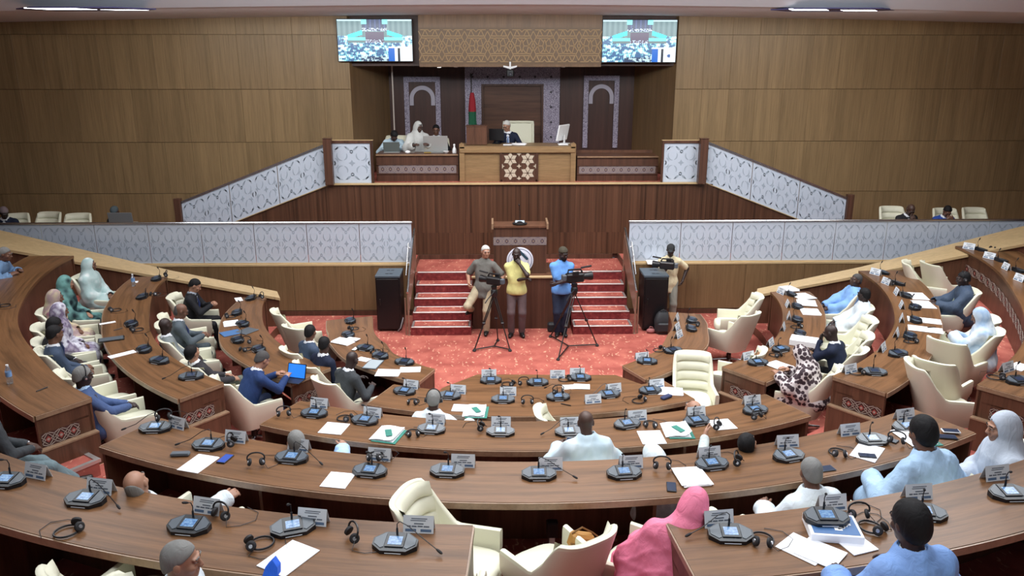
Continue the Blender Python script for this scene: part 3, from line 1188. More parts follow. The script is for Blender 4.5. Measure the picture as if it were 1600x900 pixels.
# square panels in dark frames on the dais edge, with their tall posts
for side, pxs in (('left', (518.5, 585)), ('right', (1032, 1092))):
    a, b = at_y(pxs[0], 286, Y_DAIS + .05), at_y(pxs[1], 286, Y_DAIS + .05)
    top = at_y(550 if side == 'left' else 1060, 221, Y_DAIS + .05).z
    w, h = b.x - a.x, top - Z_DAIS
    t_ = thing('framed_panel', 'square white arabesque panel in a dark frame, %s of the dais' % side, 'panel', ((a.x + b.x) / 2, Y_DAIS + .06, Z_DAIS + .02), group='framed square panels')
    fr = MB()
    f = .055
    fr.box((0, 0, h - f / 2), (w, .07, f))
    fr.box((-w / 2 + f / 2 - .01, 0, (h - f) / 2), (f * .8, .07, h - f))
    fr.box((w / 2 - f / 2, 0, (h - f) / 2), (f, .07, h - f))
    fr.build('frame', M_DARKWOOD, t_, None)
    fr = MB()
    fr.box((0, .02, h + .004), (w + .02, .1, .012))
    fr.build('frame_cap', M_LEDGE, t_, None)
    pm = MB()
    pm.box((0, 0, (h - f) / 2), (w - 1.6 * f, .02, h - f))
    p = pm.build('panel', M_PANEL, t_, None)
    om = MB()
    pw = w - 1.6 * f
    arabesque(om, -pw / 2, .02, pw, h - f - .04, lambda u, v: Vector((u, -.0105, v)), (0, -1, 0))
    o = om.build('ornament', M_ORN, p, None)
    o['kind'] = 'stuff'
    px = at_y(513.5 if side == 'left' else 1097.5, 218, Y_DAIS + .03)
    pb = thing('newel_post', 'tall dark newel post at the %s top of the ramp' % side, 'post', (px.x, Y_DAIS - .115, Z_DAIS + .02), group='newel posts')
    q = MB()
    q.box((0, 0, (px.z - Z_DAIS) / 2), (.17, .16, px.z - Z_DAIS + .02), cham=.006)
    q.build('post_body', M_DARKWOOD, pb)
    q = MB()
    q.box((0, 0, px.z - Z_DAIS + .016), (.185, .175, .012), cham=.003)
    q.build('post_cap', M_DARKWOOD, pb)

# handrails of the stage steps
M_BRONZE = base_mat('brown_anodised_panel', srgb(142, 112, 96), .4, .3)


def stair_rail(label, x, s):
    r = thing('stair_rail', label, 'handrail', (x, 14.32, 0), group='stage step handrails')
    pts = [(0, 0.0, .80), (0, 1.50, 1.62)]
    m = MB()
    m.extrude([(-.02, .0, .10 + .75), (.02, .0, .85), (.02, .0, .45), (-.02, .0, .45)], (0, .002, 0))
    m = MB()
    m.extrude([(-.012, .03, .42), (-.012, 1.55, 1.06), (-.012, 1.55, 1.62), (-.012, .03, .84)], (.024, 0, 0))
    m.build('side_panel', M_BRONZE, r, None)
    for k, (yy, zt) in enumerate(((0.0, .86), (1.56, 1.72))):
        m = MB()
        m.tube([(0, yy, .012 if k == 0 else .85), (0, yy, zt)], .019, 10)
        m.build('post', M_BRONZE, r)
        m = MB()
        m.lathe([(.03, 0), (.03, .012), (.02, .018)], (0, yy, .0 if k == 0 else .85), 12)
        m.build('foot_plate', M_BRONZE, r)
    m = MB()
    m.tube([(0, -.03, .86), (0, 0.02, .885), (0, 1.56, 1.745), (0, 1.62, 1.75)], .021, 10)
    m.build('top_rail', M_STEEL, r)
    m = MB()
    m.tube([(-s * .09, .62, 1.02), (-s * .09, 1.22, 1.54)], .014, 10)
    m.tube([(-s * .09, .85, 1.22), (0, .85, 1.22)], .009, 6)
    m.tube([(-s * .09, 1.15, 1.48), (0, 1.15, 1.42)], .009, 6)
    m.build('wall_rail', M_STEEL, r)
    m = MB()
    m.tube([(-s * .055, 0.02, .0), (-s * .055, .02, .74)], .016, 8)
    m.build('outer_post', M_BRONZE, r)
    return r


stair_rail('metal handrail on the left side of the stage steps', -1.692, 1)
stair_rail('metal handrail on the right side of the stage steps', 2.655, -1)

# ---------------------------------------------------------------- portals of the niche
M_STONE = base_mat('carved_pale_lilac', srgb(150, 140, 160), .6)
_t = NT(M_STONE)
_v = _t.n('ShaderNodeTexVoronoi', i_2=26.0, feature='DISTANCE_TO_EDGE')
_t.l(_t.coords('Object', (1, 1, 1)), _v.inputs[0])
_t.l(_t.ramp(_v.outputs[0], [(.0, srgb(100, 90, 108)), (.12, srgb(166, 158, 178)), (.5, srgb(194, 186, 202))]), _t.b.inputs['Base Color'])
_t.bump(_v.outputs[0], .5, .01)
M_NDOOR = wood('walnut_niche_door', srgb(70, 44, 32), srgb(92, 60, 44), srgb(110, 74, 54), (.4, 5, 8), 'Object', .45)
yn = Y_NICHE - .03


def frame_rects(mb, x0, x1, zt, z0, f, y, d):
    mb.box(((x0 + x1) / 2, y, zt - f / 2), (x1 - x0, d, f))
    mb.box((x0 + f / 2, y, (zt - f + z0) / 2), (f, d, zt - f - z0))
    mb.box((x1 - f / 2, y, (zt - f + z0) / 2), (f, d, zt - f - z0))


a, b = at_y(726, 106, yn), at_y(875, 106, yn)
px0, px1, pzt = a.x, b.x, a.z + .02
f = at_y(752, 140, yn).x - a.x
po = thing('central_portal', 'wide carved lilac portal behind the chairman', 'portal', ((px0 + px1) / 2, yn, Z_DAIS - .02))
ox, oy = -(px0 + px1) / 2, -yn
m = MB()
frame_rects(m, px0 + ox, px1 + ox, pzt - Z_DAIS + .02, 0, f, 0, .10)
m.build('carved_surround', M_STONE, po, None)
m = MB()
frame_rects(m, px0 + f + ox, px1 - f + ox, pzt - f - Z_DAIS + .02, 0, .05, .0, .13)
m.build('inner_frame', M_DARKWOOD, po, None)
m = MB()
m.box((0, .02, (pzt - f - Z_DAIS) / 2), (px1 - px0 - 2 * f - .08, .03, pzt - f - Z_DAIS))
m.build('door_panel', M_NDOOR, po, None)
M_INK = base_mat('dark_inlay', srgb(30, 26, 34), .5)


def lozenge(mb, x, y, z, r):
    q = [(-r, 0), (-r * .3, -r * .3), (0, -r), (r * .3, -r * .3), (r, 0), (r * .3, r * .3), (0, r), (-r * .3, r * .3)]
    mb.extrude([(x + u, y, z + v) for u, v in q], (0, -.012, 0))


cx = lambda px, py: at_y(px, py, yn - .06)
for (qx, qy) in [(762, 120), (787, 120), (812, 120), (836, 120), (861, 120), (861, 144), (861, 167.5), (861, 191), (861, 214), (738, 120)]:
    m = MB()
    p = at_y(qx, qy, yn - .05)
    lozenge(m, p.x + ox, -.048, p.z - Z_DAIS + .02, .042)
    m.build('star_inlay', M_INK, po, None)

for side, xa, xb, zz in (('left', 630.5, 687.5, 120), ('right', 912.5, 968, 118)):
    a, b = at_y(xa, zz, yn), at_y(xb, zz, yn)
    h = a.z - Z_DAIS
    d = thing('arched_niche', 'tall lilac frame with a pale arch, %s of the chairman' % side, 'portal', ((a.x + b.x) / 2, yn, Z_DAIS - .02), group='arched niches')
    w = b.x - a.x
    f = w * .135
    m = MB()
    frame_rects(m, -w / 2, w / 2, h + .02, .48, f, 0, .08)
    m.build('frame', M_STONE, d, None)
    m = MB()
    m.box((0, .025, h / 2), (w - 2 * f, .02, h - .02))
    m.build('door_panel', M_NDOOR, d, None)
    m = MB()
    R1, R0 = (w / 2 - f) * .96, (w / 2 - f) * .66
    zc = h - f - .07 - R1
    pts = [(R1 * math.cos(PI * i / 24), zc + R1 * math.sin(PI * i / 24)) for i in range(25)]
    pts = [(R1, zc - .16)] + pts + [(-R1, zc - .16)]
    pin = [(-R0, zc - .16)] + [(R0 * math.cos(PI * i / 24), zc + R0 * math.sin(PI * i / 24)) for i in range(24, -1, -1)] + [(R0, zc - .16)]
    P = [[(x, -.03, z) for x, z in pts], [(x, -.03, z) for x, z in pin[::-1]], [(x, .02, z) for x, z in pin[::-1]], [(x, .02, z) for x, z in pts]]
    m.grid(P, closed_u=True)
    m.build('arch', base_mat('pale_arch_plaster', srgb(176, 170, 184), .6) if 'pale_arch_plaster' not in MATS else MATS['pale_arch_plaster'], d, 40)

# slim pale pole left of the portal, small ceiling spot, emblem under the header
p0, p1 = at_y(614, 98, 19.3), at_y(616.5, 208, 19.3)
pl = thing('slim_pole', 'slim pale pole standing in the left corner of the dais', 'pole', (p1.x, 19.3, Z_DAIS - .02))
m = MB()
m.tube([(0, 0, .02), (0, 0, p0.z - Z_DAIS)], .018, 8)
m.build('shaft', base_mat('pale_pole_paint', srgb(196, 184, 176), .4), pl)
m = MB()
m.lathe([(.15, 0), (.15, .02), (.03, .035)], (0, 0, 0), 16)
m.build('foot', M_DARKMETAL, pl)
M_LAMP = base_mat('spot_glow', (1, 1, 1, 1), .5, emit=(1, .97, .9, 1), estr=8.0)
for qx in (686, 712, 880):
    p = at_y(qx, 105.5, Y_BACK + .12)
    s = thing('recessed_spot', 'small recessed spot under the header, %s' % {686: 'leftmost and lit', 712: 'second from the left', 880: 'on the right'}[qx], 'lamp', (p.x, Y_BACK + .14, 4.95), group='header spots')
    m = MB()
    m.lathe([(.055, -.012), (.06, 0), (.06, .012)], (0, 0, 0), 16)
    m.build('trim_ring', M_STEEL, s)
    m = MB()
    m.lathe([(.04, -.016), (.042, -.011)], (0, 0, 0), 12)
    m.build('lens', M_LAMP if qx == 686 else M_GREYPANEL, s)
p = at_y(797, 109, Y_BACK - .2)
e = thing('dome_camera', 'dark dome camera on a white bracket under the header', 'camera', (p.x, Y_BACK - .27, p.z))
m = MB()
m.box((0, 0, -.07), (.16, .14, .16), cham=.02)
m.build('camera_body', M_BLACK, e)
m = MB()
m.ball((0, -.05, -.10), .05, 12, 8)
m.build('lens_dome', base_mat('camera_glass', srgb(60, 64, 72), .15), e)
m = MB()
for s in (-1, 1):
    m.extrude([(s * .02, -.02, .02), (s * .15, -.02, .06), (s * .15, -.02, .09), (s * .02, -.02, .07)], (0, .1, 0))
m.box((0, .02, .08), (.035, .05, .18))
m.build('bracket', M_PLASTICW, e, None)


# ---------------------------------------------------------------- the two wall screens
def screen_image(name, flip):
    """Face colours of the picture on the screens: a cold, over-bright view of the same hall."""
    W, H = 96, 54
    rnd = random.Random(5 if flip else 4)
    img = np.zeros((H, W, 3))
    rs = np.random.RandomState(3 if flip else 7)
    n_ = rs.randn(H + 4, W + 4)
    blob = sum(n_[a_:a_ + H, b_:b_ + W] for a_ in range(3) for b_ in range(4)) / 2.6
    for j in range(H):
        for i in range(W):
            u, v = (i + .5) / W, 1 - (j + .5) / H           # v up
            au = abs(u - .5)
            c = np.array([.30, .42, .44]) + .05 * math.sin(i * .9)
            if v > .955:
                c = np.array([.75, .93, 1.0])
            if au < .17 and v > .72:
                c = np.array([.12, .16, .28]) + (.12 if (i // 2) % 3 == 0 else 0) * np.array([.5, .6, 1.2])
                if v < .80 and rnd.random() < .4:
                    c = np.array([.8, .9, 1.0])
            if .10 < au < .175 and v > .895:
                c = np.array([.45, 1.0, 1.0])
            ramp_z = .70 - (au - .17) * .62
            if .17 < au < .40 and ramp_z - .06 < v < ramp_z + .05:
                c = np.array([.10, .88, .95])
            if .12 < au and .50 < v < .58 and v < ramp_z + .02:
                c = np.array([.35, .92, .96])
            if .12 < au and .44 < v <= .50:
                c = np.array([.30, .38, .40])
            if au <= .12 and .40 < v < .70:
                c = np.array([.22, .16, .26])
                if v < .52 and rnd.random() < .45:
                    c = np.array([.75, .85, 1.0])
            if v <= .44 or (au > .36 and v < .62):
                w = blob[j, i]
                c = np.array([.16, .30, .50]) if w < -.5 else np.array([.30, .62, .74]) if w < -.05 else np.array([.50, .88, .94]) if w < .5 else np.array([.86, .97, 1.0])
                if au < .2 and v < .12:
                    c = np.array([.12, .18, .30]) if w < 0 else np.array([.7, .85, .9])
            if u > .68 and v < .35:
                c = np.array([.92, .97, 1.0])
                if u < .76:
                    c = np.array([.05, .30, .75])
                elif .80 < u < .835:
                    c = np.array([.03, .05, .10])
                if v > .31:
                    c = np.array([.9, .95, 1.0])
                if flip and math.hypot(u - .91, (v - .15) * .56) < .022:
                    c = np.array([.15, .28, .55])
            img[j, i] = np.clip(c, 0, 1)
    return img


M_SCREEN = base_mat('lit_screen_picture', (0, 0, 0, 1), .25)
_t = NT(M_SCREEN)
_a = _t.n('ShaderNodeVertexColor', layer_name='picture')
_t.l(_a.outputs[0], _t.b.inputs['Emission Color'])
_t.b.inputs['Emission Strength'].default_value = 1.15

for side, corners in (('left', ((525.5, 29.5), (644, 28.5), (527.5, 97), (645.5, 96.5))), ('right', ((941, 30), (1059, 31), (940, 98), (1056.5, 97.5)))):
    yt = Y_BACK - .14
    P = [at_y(qx, qy, yt) for qx, qy in corners]
    w = ((P[1].x - P[0].x) + (P[3].x - P[2].x)) / 2
    h = P[0].z - P[2].z
    c = (P[0] + P[1] + P[2] + P[3]) / 4
    t_ = thing('wall_screen', 'large lit television showing the hall, %s of the carved header' % side, 'television', (c.x, Y_BACK - .01, c.z), group='wall screens')
    m = MB()
    m.box((0, -.09, 0), (w, .06, h), cham=.008)
    m.build('housing', M_BLACK, t_)
    m = MB()
    m.box((0, -.05, 0), (.5, .09, .4))
    m.build('wall_bracket', M_DARKMETAL, t_, None)
    img = screen_image(side, side == 'right')
    H, W = img.shape[:2]
    sw, sh = w - .03, h - .03
    vs = [(-sw / 2 + sw * i / W, -.122, sh / 2 - sh * j / H) for j in range(H + 1) for i in range(W + 1)]
    fs = [(j * (W + 1) + i, (j + 1) * (W + 1) + i, (j + 1) * (W + 1) + i + 1, j * (W + 1) + i + 1) for j in range(H) for i in range(W)]
    me = bpy.data.meshes.new('screen_glass')
    me.from_pydata(vs, [], fs)
    me.materials.append(M_SCREEN)
    at = me.color_attributes.new('picture', 'FLOAT_COLOR', 'CORNER')
    buf = np.ones((H * W, 4, 4), dtype=np.float32)
    buf[:, :, :3] = (img.reshape(-1, 1, 3) ** 1.6)
    at.data.foreach_set('color', buf.ravel())
    link('screen_glass', me, t_)

# ---------------------------------------------------------------- furniture of the dais
yd = 17.42
a, b = at_y(717.5, 229, yd), at_y(900, 229, yd)
zt = a.z
w = b.x - a.x
h = zt - Z_DAIS + .02
d = thing('chairman_desk', 'pale oak chairman desk with a star lattice on its front', 'desk', ((a.x + b.x) / 2, yd, Z_DAIS - .02))
m = MB()
m.box((0, .40, h - .025), (w, .84, .05), cham=.01)
m.build('desktop', M_OAK, d)
m = MB()
m.box((0, .05, (h - .05) / 2), (w - .14, .04, h - .05))
m.build('front_panel', M_OAK, d, None)
m = MB()
m.box((0, .01, h - .09), (w - .02, .10, .10), cham=.012)
m.build('front_rail', M_OAK, d)
for s in (-1, 1):
    m = MB()
    m.extrude([(s * (w / 2 - .11), -.02, 0), (s * (w / 2), -.02, 0), (s * (w / 2), -.02, h + .05), (s * (w / 2 - .05), -.02, h + .085), (s * (w / 2 - .11), -.02, h + .05)], (0, .12, 0))
    m.build('corner_post', M_OAK, d, None)
    m = MB()
    m.box((s * (w / 2 - .04), .45, (h - .05) / 2), (.06, .74, h - .05))
    m.build('side_panel', M_OAK, d, None)
# lattice of two rows of six-petalled stars
m = MB()
lw, lh = .80, h - .13
m.box((.03, .018, .02 + lh / 2), (lw, .03, lh))
m.build('lattice_back', M_DARKWOOD, d, None)
M_PETAL = base_mat('pale_petal_inlay', srgb(190, 178, 160), .5)
n_ = 0
for ci in range(2):
    for cj in range(2):
        cxx, czz = .03 + (ci - .5) * lw * .48, .02 + lh / 2 + (cj - .5) * lh * .47
        R = lh * .265
        for k in range(6):
            t0 = D2R(90 + 60 * k)
            e1, e2 = Vector((math.cos(t0), math.sin(t0))), Vector((-math.sin(t0), math.cos(t0)))
            q = [e1 * R * .10, e1 * R * .52 + e2 * R * .27, e1 * R * .95, e1 * R * .52 - e2 * R * .27]
            m = MB()
            m.extrude([(cxx + v.x, .004, czz + v.y) for v in q], (0, -.012, 0))
            m.build('petal', M_PETAL, d, None)
for k, (u, v) in enumerate([(0, 0), (0, .42), (0, -.42), (.46, 0), (-.46, 0)]):
    m = MB()
    lozenge(m, .03 + u * lw, .003, .02 + lh / 2 + v * lh, .055)
    m.build('petal', M_PETAL, d, None)
m = MB()
for s in (-1, 1):
    m.box((.03 + s * (lw / 2 + .0), .0, .02 + lh / 2), (.05, .04, lh + .04))
    m.box((.03, .0, .02 + lh / 2 + s * lh / 2), (lw, .04, .05))
m.build('lattice_frame', M_DARKWOOD, d, None)


def side_counter(label, px0, px1, pyt, yb, deep):
    a, b = at_y(px0, pyt, yb), at_y(px1, pyt, yb)
    w, h = b.x - a.x, a.z - Z_DAIS + .02
    d = thing('side_counter', label, 'desk', ((a.x + b.x) / 2, yb, Z_DAIS - .02), group='dais counters')
    m = MB()
    m.box((0, deep / 2 - .02, h - .02), (w, deep, .04), cham=.008)
    m.build('countertop', M_DESKSIDE, d)
    m = MB()
    m.box((0, -.012, h - .02), (w, .02, .035), cham=.006)
    m.build('edge_band', M_EDGE, d)
    m = MB()
    m.box((0, .04, (h - .04) / 2), (w, .04, h - .04))
    m.build('front_panel', M_DARKWOOD, d, None)
    m = MB()
    n = 10
    mosaic(m, (-w / 2 + .05, .018, h * .30), (1, 0, 0), (0, 0, 1), w - .1, h * .30, (0, -1, 0), n)
    m.build('mosaic_strip', [M_ORNGREY, M_ORNLIGHT, M_ORNDARK], d, None)
    m = MB()
    for z in (h * .30 - .012, h * .60 + .012):
        m.box((0, .014, z), (w, .03, .02))
    m.build('strip_moulding', M_DARKWOOD, d, None)
    for s in (-1, 1):
        m = MB()
        m.box((s * (w / 2 - .03), deep / 2, (h - .04) / 2), (.05, deep - .08, h - .04))
        m.build('side_panel', M_DARKWOOD, d, None)
    return d, h


M_ORNGREY = base_mat('mosaic_grey_ground', srgb(118, 108, 116), .5)
dl, hl = side_counter('walnut counter left of the chairman desk, with laptops on it', 587, 716, 241, 17.5, .75)
dr, hr = side_counter('bare walnut counter right of the chairman desk', 902, 1029, 244, 17.46, .75)
m = MB()
m.box((0, .74, hr + .02), (at_y(1029, 240, 17.5).x - at_y(902, 240, 17.5).x, .03, .07))
m.build('back_rail', M_DESKSIDE, dr, None)

# the wooden box and flag left of the chairman
zdk = zt + .008
p = at_y(729, 228, 17.75)
q = at_y(761, 228, 17.75)
b_ = thing('document_box', 'plain wooden box standing upright on the chairman desk', 'box', ((p.x + q.x) / 2, 17.85, zdk))
m = MB()
m.box((0, 0, .20), (q.x - p.x, .3, .40), cham=.006)
m.build('box_body', M_DESKSIDE, b_)
m = MB()
m.box((0, 0, .405), (q.x - p.x + .02, .32, .02), cham=.004)
m.build('lid', M_DESKSIDE, b_)

M_FLAG = base_mat('flag_cloth', srgb(20, 92, 62), .8)
_t = NT(M_FLAG)
_tc = _t.n('ShaderNodeTexCoord')
_sp = _t.n('ShaderNodeSeparateXYZ')
_t.l(_tc.outputs['Object'], _sp.inputs[0])
_t.l(_t.ramp(_sp.outputs['Z'], [(.0, srgb(16, 86, 58)), (.93, srgb(16, 86, 58)), (.931, srgb(150, 26, 40)), (1, srgb(150, 26, 40))]), _t.b.inputs['Base Color'])
_mm = _t.n('ShaderNodeMath', operation='DIVIDE', i_1=1.5)
_t.l(_sp.outputs['Z'], _mm.inputs[0])
_r = [n for n in _t.t.nodes if n.type == 'VALTORGB'][0]
_t.l(_mm.outputs[0], _r.inputs[0])
_r.color_ramp.elements[1].position, _r.color_ramp.elements[2].position = .66, .665
fb, ft = at_y(737, 200, 19.2), at_y(737, 116, 19.2)
fl = thing('standing_flag', 'furled red and green flag on a dark staff behind the box', 'flag', (fb.x, 19.2, Z_DAIS - .02))
m = MB()
m.tube([(0, 0, .02), (.005, 0, ft.z - Z_DAIS - .05)], .014, 8)
m.build('staff', M_DARKMETAL, fl)
m = MB()
m.lathe([(.16, 0), (.16, .03), (.04, .06)], (0, 0, 0), 16)
m.build('foot', M_DARKMETAL, fl)
m = MB()
tz = ft.z - Z_DAIS
m.lathe([(.004, tz + .05), (.03, tz), (.014, tz - .05)], (0, 0, 0), 10)
m.tube([(0, 0, tz - .03), (.04, 0, tz + .03), (.06, 0, tz + .06)], [.012, .014, .004], 6)
m.build('finial', M_BLACK, fl)
rows = []
zt_, zb_ = tz - .40, .55
H_ = zt_ - zb_
for i in range(17):
    u = i / 16
    r0 = .035 + .085 * u ** .7
    row = []
    for k in range(20):
        t = 2 * PI * k / 20
        r = r0 * (1 + .28 * math.sin(5 * t + u * 1.5)) * (1 + .1 * math.sin(u * 9))
        row.append((.02 + r * math.cos(t), r * .7 * math.sin(t), (1 - u) * H_))
    rows.append(row)
m.__init__()
m.grid(rows, closed_v=True)
c_ = m.build('cloth', M_FLAG, fl, 60)
c_.location = (0, 0, zb_)
_mm.inputs[1].default_value = H_

# chairman's monitor seen from behind on the right of the desk
p = at_y(879, 229, 17.9)
mo = thing('desk_monitor', 'pale monitor turned side on at the right of the chairman desk', 'monitor', (p.x, 17.9, zdk), rz=D2R(238))
m = MB()
R = Matrix.Rotation(D2R(-14), 3, 'X')
m.box((0, 0, .25), (.50, .035, .36), cham=.012, m=Matrix.Rotation(D2R(-12), 4, 'X'))
m.build('display_housing', M_PLASTICW, mo)
m = MB()
m.extrude([(-.03, .03, .02), (.03, .03, .02), (.03, .05, .2), (-.03, .05, .2)], (0, .015, 0))
m.build('stand_arm', M_PLASTICW, mo, None)
m = MB()
m.box((0, .03, .008), (.24, .2, .016), cham=.006)
m.build('stand_foot', M_PLASTICW, mo)
M_SCR = base_mat('device_screen', srgb(40, 60, 96), .2, emit=srgb(120, 168, 222), estr=.55)
m = MB()
m.box((0, -.02, .25), (.47, .004, .33), m=Matrix.Rotation(D2R(-12), 4, 'X'))
m.build('screen', M_SCR, mo, None)
p = at_y(773, 228, 17.85)
mo = thing('dark_monitor', 'black monitor low on the desk beside the chairman', 'monitor', (p.x + .04, 17.95, zdk), rz=D2R(-22))
m = MB()
m.box((0, 0, .20), (.36, .03, .26), cham=.008)
m.build('display_housing', M_BLACK, mo)
m = MB()
m.box((0, .02, .04), (.05, .03, .1))
m.box((0, .02, .006), (.18, .14, .012))
m.build('stand', M_BLACK, mo, None)
for (qx, lab, kind) in ((810, 'open white papers in front of the chairman', 0), (794, 'single sheet beside the black monitor', 1), (880, 'white sheet under the pale monitor', 1)):
    p = at_y(qx, 229, 17.62)
    m = MB()
    for s_ in range(3 if kind == 0 else 1):
        m.box((s_ * .01, 0, .006 + s_ * .012), (.30 if kind == 0 else .22, .2, .010), rz=.1 * s_, cham=.003)
    o = m.build('paper_sheaf' if kind == 0 else 'paper_sheet', M_PAPER, None)
    o.location = (p.x, 17.66, zdk)
    tag(o, lab, 'paper')

# objects on the left counter
zl = at_y(587, 241, 17.5).z + .003
M_LAPTOP = base_mat('silver_laptop', srgb(168, 172, 172), .35, .3)


def laptop(label, px, y, z, w, h, rz, tilt=12, lid=None, base_m=None):
    p = at_y(px, 240, y)
    l = thing('laptop', label, 'laptop', (p.x, y, z), rz)
    m = MB()
    m.box((0, .12, .010), (w, .24, .018), cham=.005)
    m.build('keyboard_base', base_m or M_LAPTOP, l)
    m = MB()
    m.box((0, 0, h / 2), (w, .010, h), cham=.004, m=Matrix.Rotation(D2R(tilt), 4, 'X'))
    o = m.build('lid', lid or M_LAPTOP, l)
    o.location = (0, 0, .018 + h * .01)
    m = MB()
    m.box((0, .0065, h / 2), (w - .03, .002, h - .03), m=Matrix.Rotation(D2R(tilt), 4, 'X'))
    s = m.build('screen', M_SCR, o, None)
    return l


laptop('silver laptop in front of the man in the dark suit on the dais', 681, 17.72, zl, .54, .36, 0)
laptop('dark green-edged laptop at the left end of the dais counter', 612, 17.72, zl, .36, .23, .05, 20, base_mat('grey_laptop_lid', srgb(96, 104, 102), .4))
p = at_y(710, 239, 17.7)
cu = thing('white_carafe', 'small white carafe beside the silver laptop', 'carafe', (p.x, 17.7, zl))
m = MB()
m.lathe([(.045, 0), (.05, .03), (.04, .09), (.02, .13), (.02, .16), (.024, .17)], (0, 0, 0), 16)
m.build('body', M_PLASTICW, cu)
m = MB()
m.lathe([(.024, .17), (.024, .19), (.008, .2)], (0, 0, 0), 12)
m.build('stopper', M_PLASTICW, cu)
for qx, lab in ((637, 'crumpled tissue left of the silver laptop'), (668, 'gilt pen tray under the silver laptop screen'), (697, 'small white bowl at the right of the silver laptop')):
    p = at_y(qx, 240, 17.62)
    m = MB()
    if qx == 637:
        m.ball((0, 0, .03), (.06, .05, .035), 10, 7)
    elif qx == 668:
        m.box((0, 0, .015), (.16, .07, .03), cham=.01)
    else:
        m.lathe([(.03, 0), (.06, .03), (.07, .045), (.055, .04), (.02, .012)], (0, 0, 0), 16)
    o = m.build({637: 'crumpled_tissue', 668: 'pen_tray', 697: 'white_bowl'}[qx], {637: M_PAPER, 668: base_mat('gilt_tray', srgb(190, 160, 96), .35, .6), 697: M_PLASTICW}[qx], None)
    o.location = (p.x, 17.64, zl)
    tag(o, lab, {637: 'tissue', 668: 'tray', 697: 'bowl'}[qx])

# ---------------------------------------------------------------- lectern in front of the dais
a, b = at_y(769.5, 354, 14.95), at_y(855.5, 354, 14.95)
w = b.x - a.x
zt = at_y(812, 356, 14.95).z
lc = thing('lectern', 'dark wooden lectern with a mosaic band and a round white seal', 'lectern', ((a.x + b.x) / 2, 14.95, 1.055))
ZL = 1.055
h = zt - ZL
m = MB()
m.box((0, .2, h / 2), (w - .03, .4, h))
m.build('lectern_body', M_DARKWOOD, lc, None)
m = MB()
m.extrude([(-w / 2, -.02, h), (-w / 2, .42, h + .0), (-w / 2, .42, h + .045), (-w / 2, -.02, h + .035)], (w, 0, 0))
m.build('reading_top', M_DESKSIDE, lc, None)
for s in (-1, 1):
    m = MB()
    m.extrude([(s * w / 2 - .018, -.04, h - .02), (s * w / 2 - .018, .44, h - .02), (s * w / 2 - .018, .44, h + .11), (s * w / 2 - .018, -.04, h + .09)], (.036, 0, 0))
    m.build('side_cheek', M_EDGE, lc, None)
zz = at_y(812, 383, 14.95).z - ZL
m = MB()
mosaic(m, (-w / 2 + .015, -.003, zz), (1, 0, 0), (0, 0, 1), w - .03, .16, (0, -1, 0), 6)
m.build('mosaic_strip', [M_ORNGREY, M_ORNLIGHT, M_ORNDARK], lc, None)
p = at_y(812.5, 407, 14.93)
q = MB()
pc = Vector((p.x - (a.x + b.x) / 2, -.012, p.z - ZL))
RX = Matrix.Rotation(PI / 2, 4, 'X')
q.lathe([(.262, -.012), (.262, .006), (.25, .012)], pc, 40, RX)
sl = q.build('seal_plate', base_mat('seal_white', srgb(206, 208, 222), .4), lc)
q = MB()
for r0, r1 in ((.235, .225), (.165, .158)):
    pts0 = [(pc.x + r0 * math.cos(2 * PI * k / 40), pc.y - .0135, pc.z + r0 * math.sin(2 * PI * k / 40)) for k in range(40)]
    pts1 = [(pc.x + r1 * math.cos(2 * PI * k / 40), pc.y - .0135, pc.z + r1 * math.sin(2 * PI * k / 40)) for k in range(40)]
    q.grid([pts0, pts1], closed_v=True)
q.build('seal_ring', base_mat('seal_blue', srgb(44, 62, 96), .4), sl, None)
q = MB()
strip(q, pc + Vector((-.02, -.0135, .20)), pc + Vector((.15, -.0135, .02)), .05, (0, -1, 0), .004)
q.build('seal_motif', base_mat('seal_teal', srgb(36, 66, 84), .4), sl, None)
mc = thing('lectern_microphone', 'dark microphone unit with a thin stem on top of the lectern', 'microphone', ((a.x + b.x) / 2, 15.12, zt + .047))
m = MB()
m.lathe([(.13, 0), (.15, .012), (.11, .035), (.05, .05), (.02, .055)], (0, 0, 0), 24)
m.build('microphone_base', M_BLACK, mc)
m = MB()
m.box((0, -.02, .046), (.18, .10, .012), cham=.004, m=Matrix.Rotation(D2R(14), 4, 'X'))
m.build('display_plate', base_mat('pale_display', srgb(170, 186, 200), .3), mc)
m = MB()
m.tube([(0, .03, .05), (0, .03, .25), (-.01, -.0, .36)], .006, 6)
m.build('stem', M_BLACK, mc)
m = MB()
m.tube([(-.01, 0, .355), (-.014, -.02, .385)], .013, 8)
m.build('capsule', M_BLACK, mc)

# ---------------------------------------------------------------- black equipment cabinets, bags, cameras
def cabinet(label, x0, x1, y0):
    w, dp, h = x1 - x0, .58, 1.12
    c = thing('equipment_cabinet', label, 'cabinet', ((x0 + x1) / 2, y0, 0), group='black equipment cabinets')
    m = MB()
    m.box((0, dp / 2, .03 + (h - .06) / 2), (w, dp, h - .06), cham=.006)
    m.build('body', M_CABINET, c)
    m = MB()
    m.box((0, -.012, .56), (w - .05, .024, h - .12), cham=.004)
    dr = m.build('door', M_CABINET, c)
    m = MB()
    m.box((-w * .34, -.03, .60), (.025, .016, .13), cham=.004)
    m.build('handle', M_DARKMETAL, dr)
    m = MB()
    m.box((0, dp / 2, h - .02), (w + .01, dp + .01, .045), cham=.006)
    tp = m.build('top_cover', M_CABTOP, c)
    for yy in (.16, .42):
        for xx in (-.03, .05):
            m = MB()
            m.box((xx, yy, h + .003), (.06, .04, .004))
            m.build('cable_slot', M_BLACK, tp, None)
    for sx in (-1, 1):
        for sy in (.06, dp - .06):
            m = MB()
            m.lathe([(.022, 0), (.022, .035)], (sx * (w / 2 - .06), sy, 0), 10)
            m.build('foot', M_RUBBER, c)
    return c, h


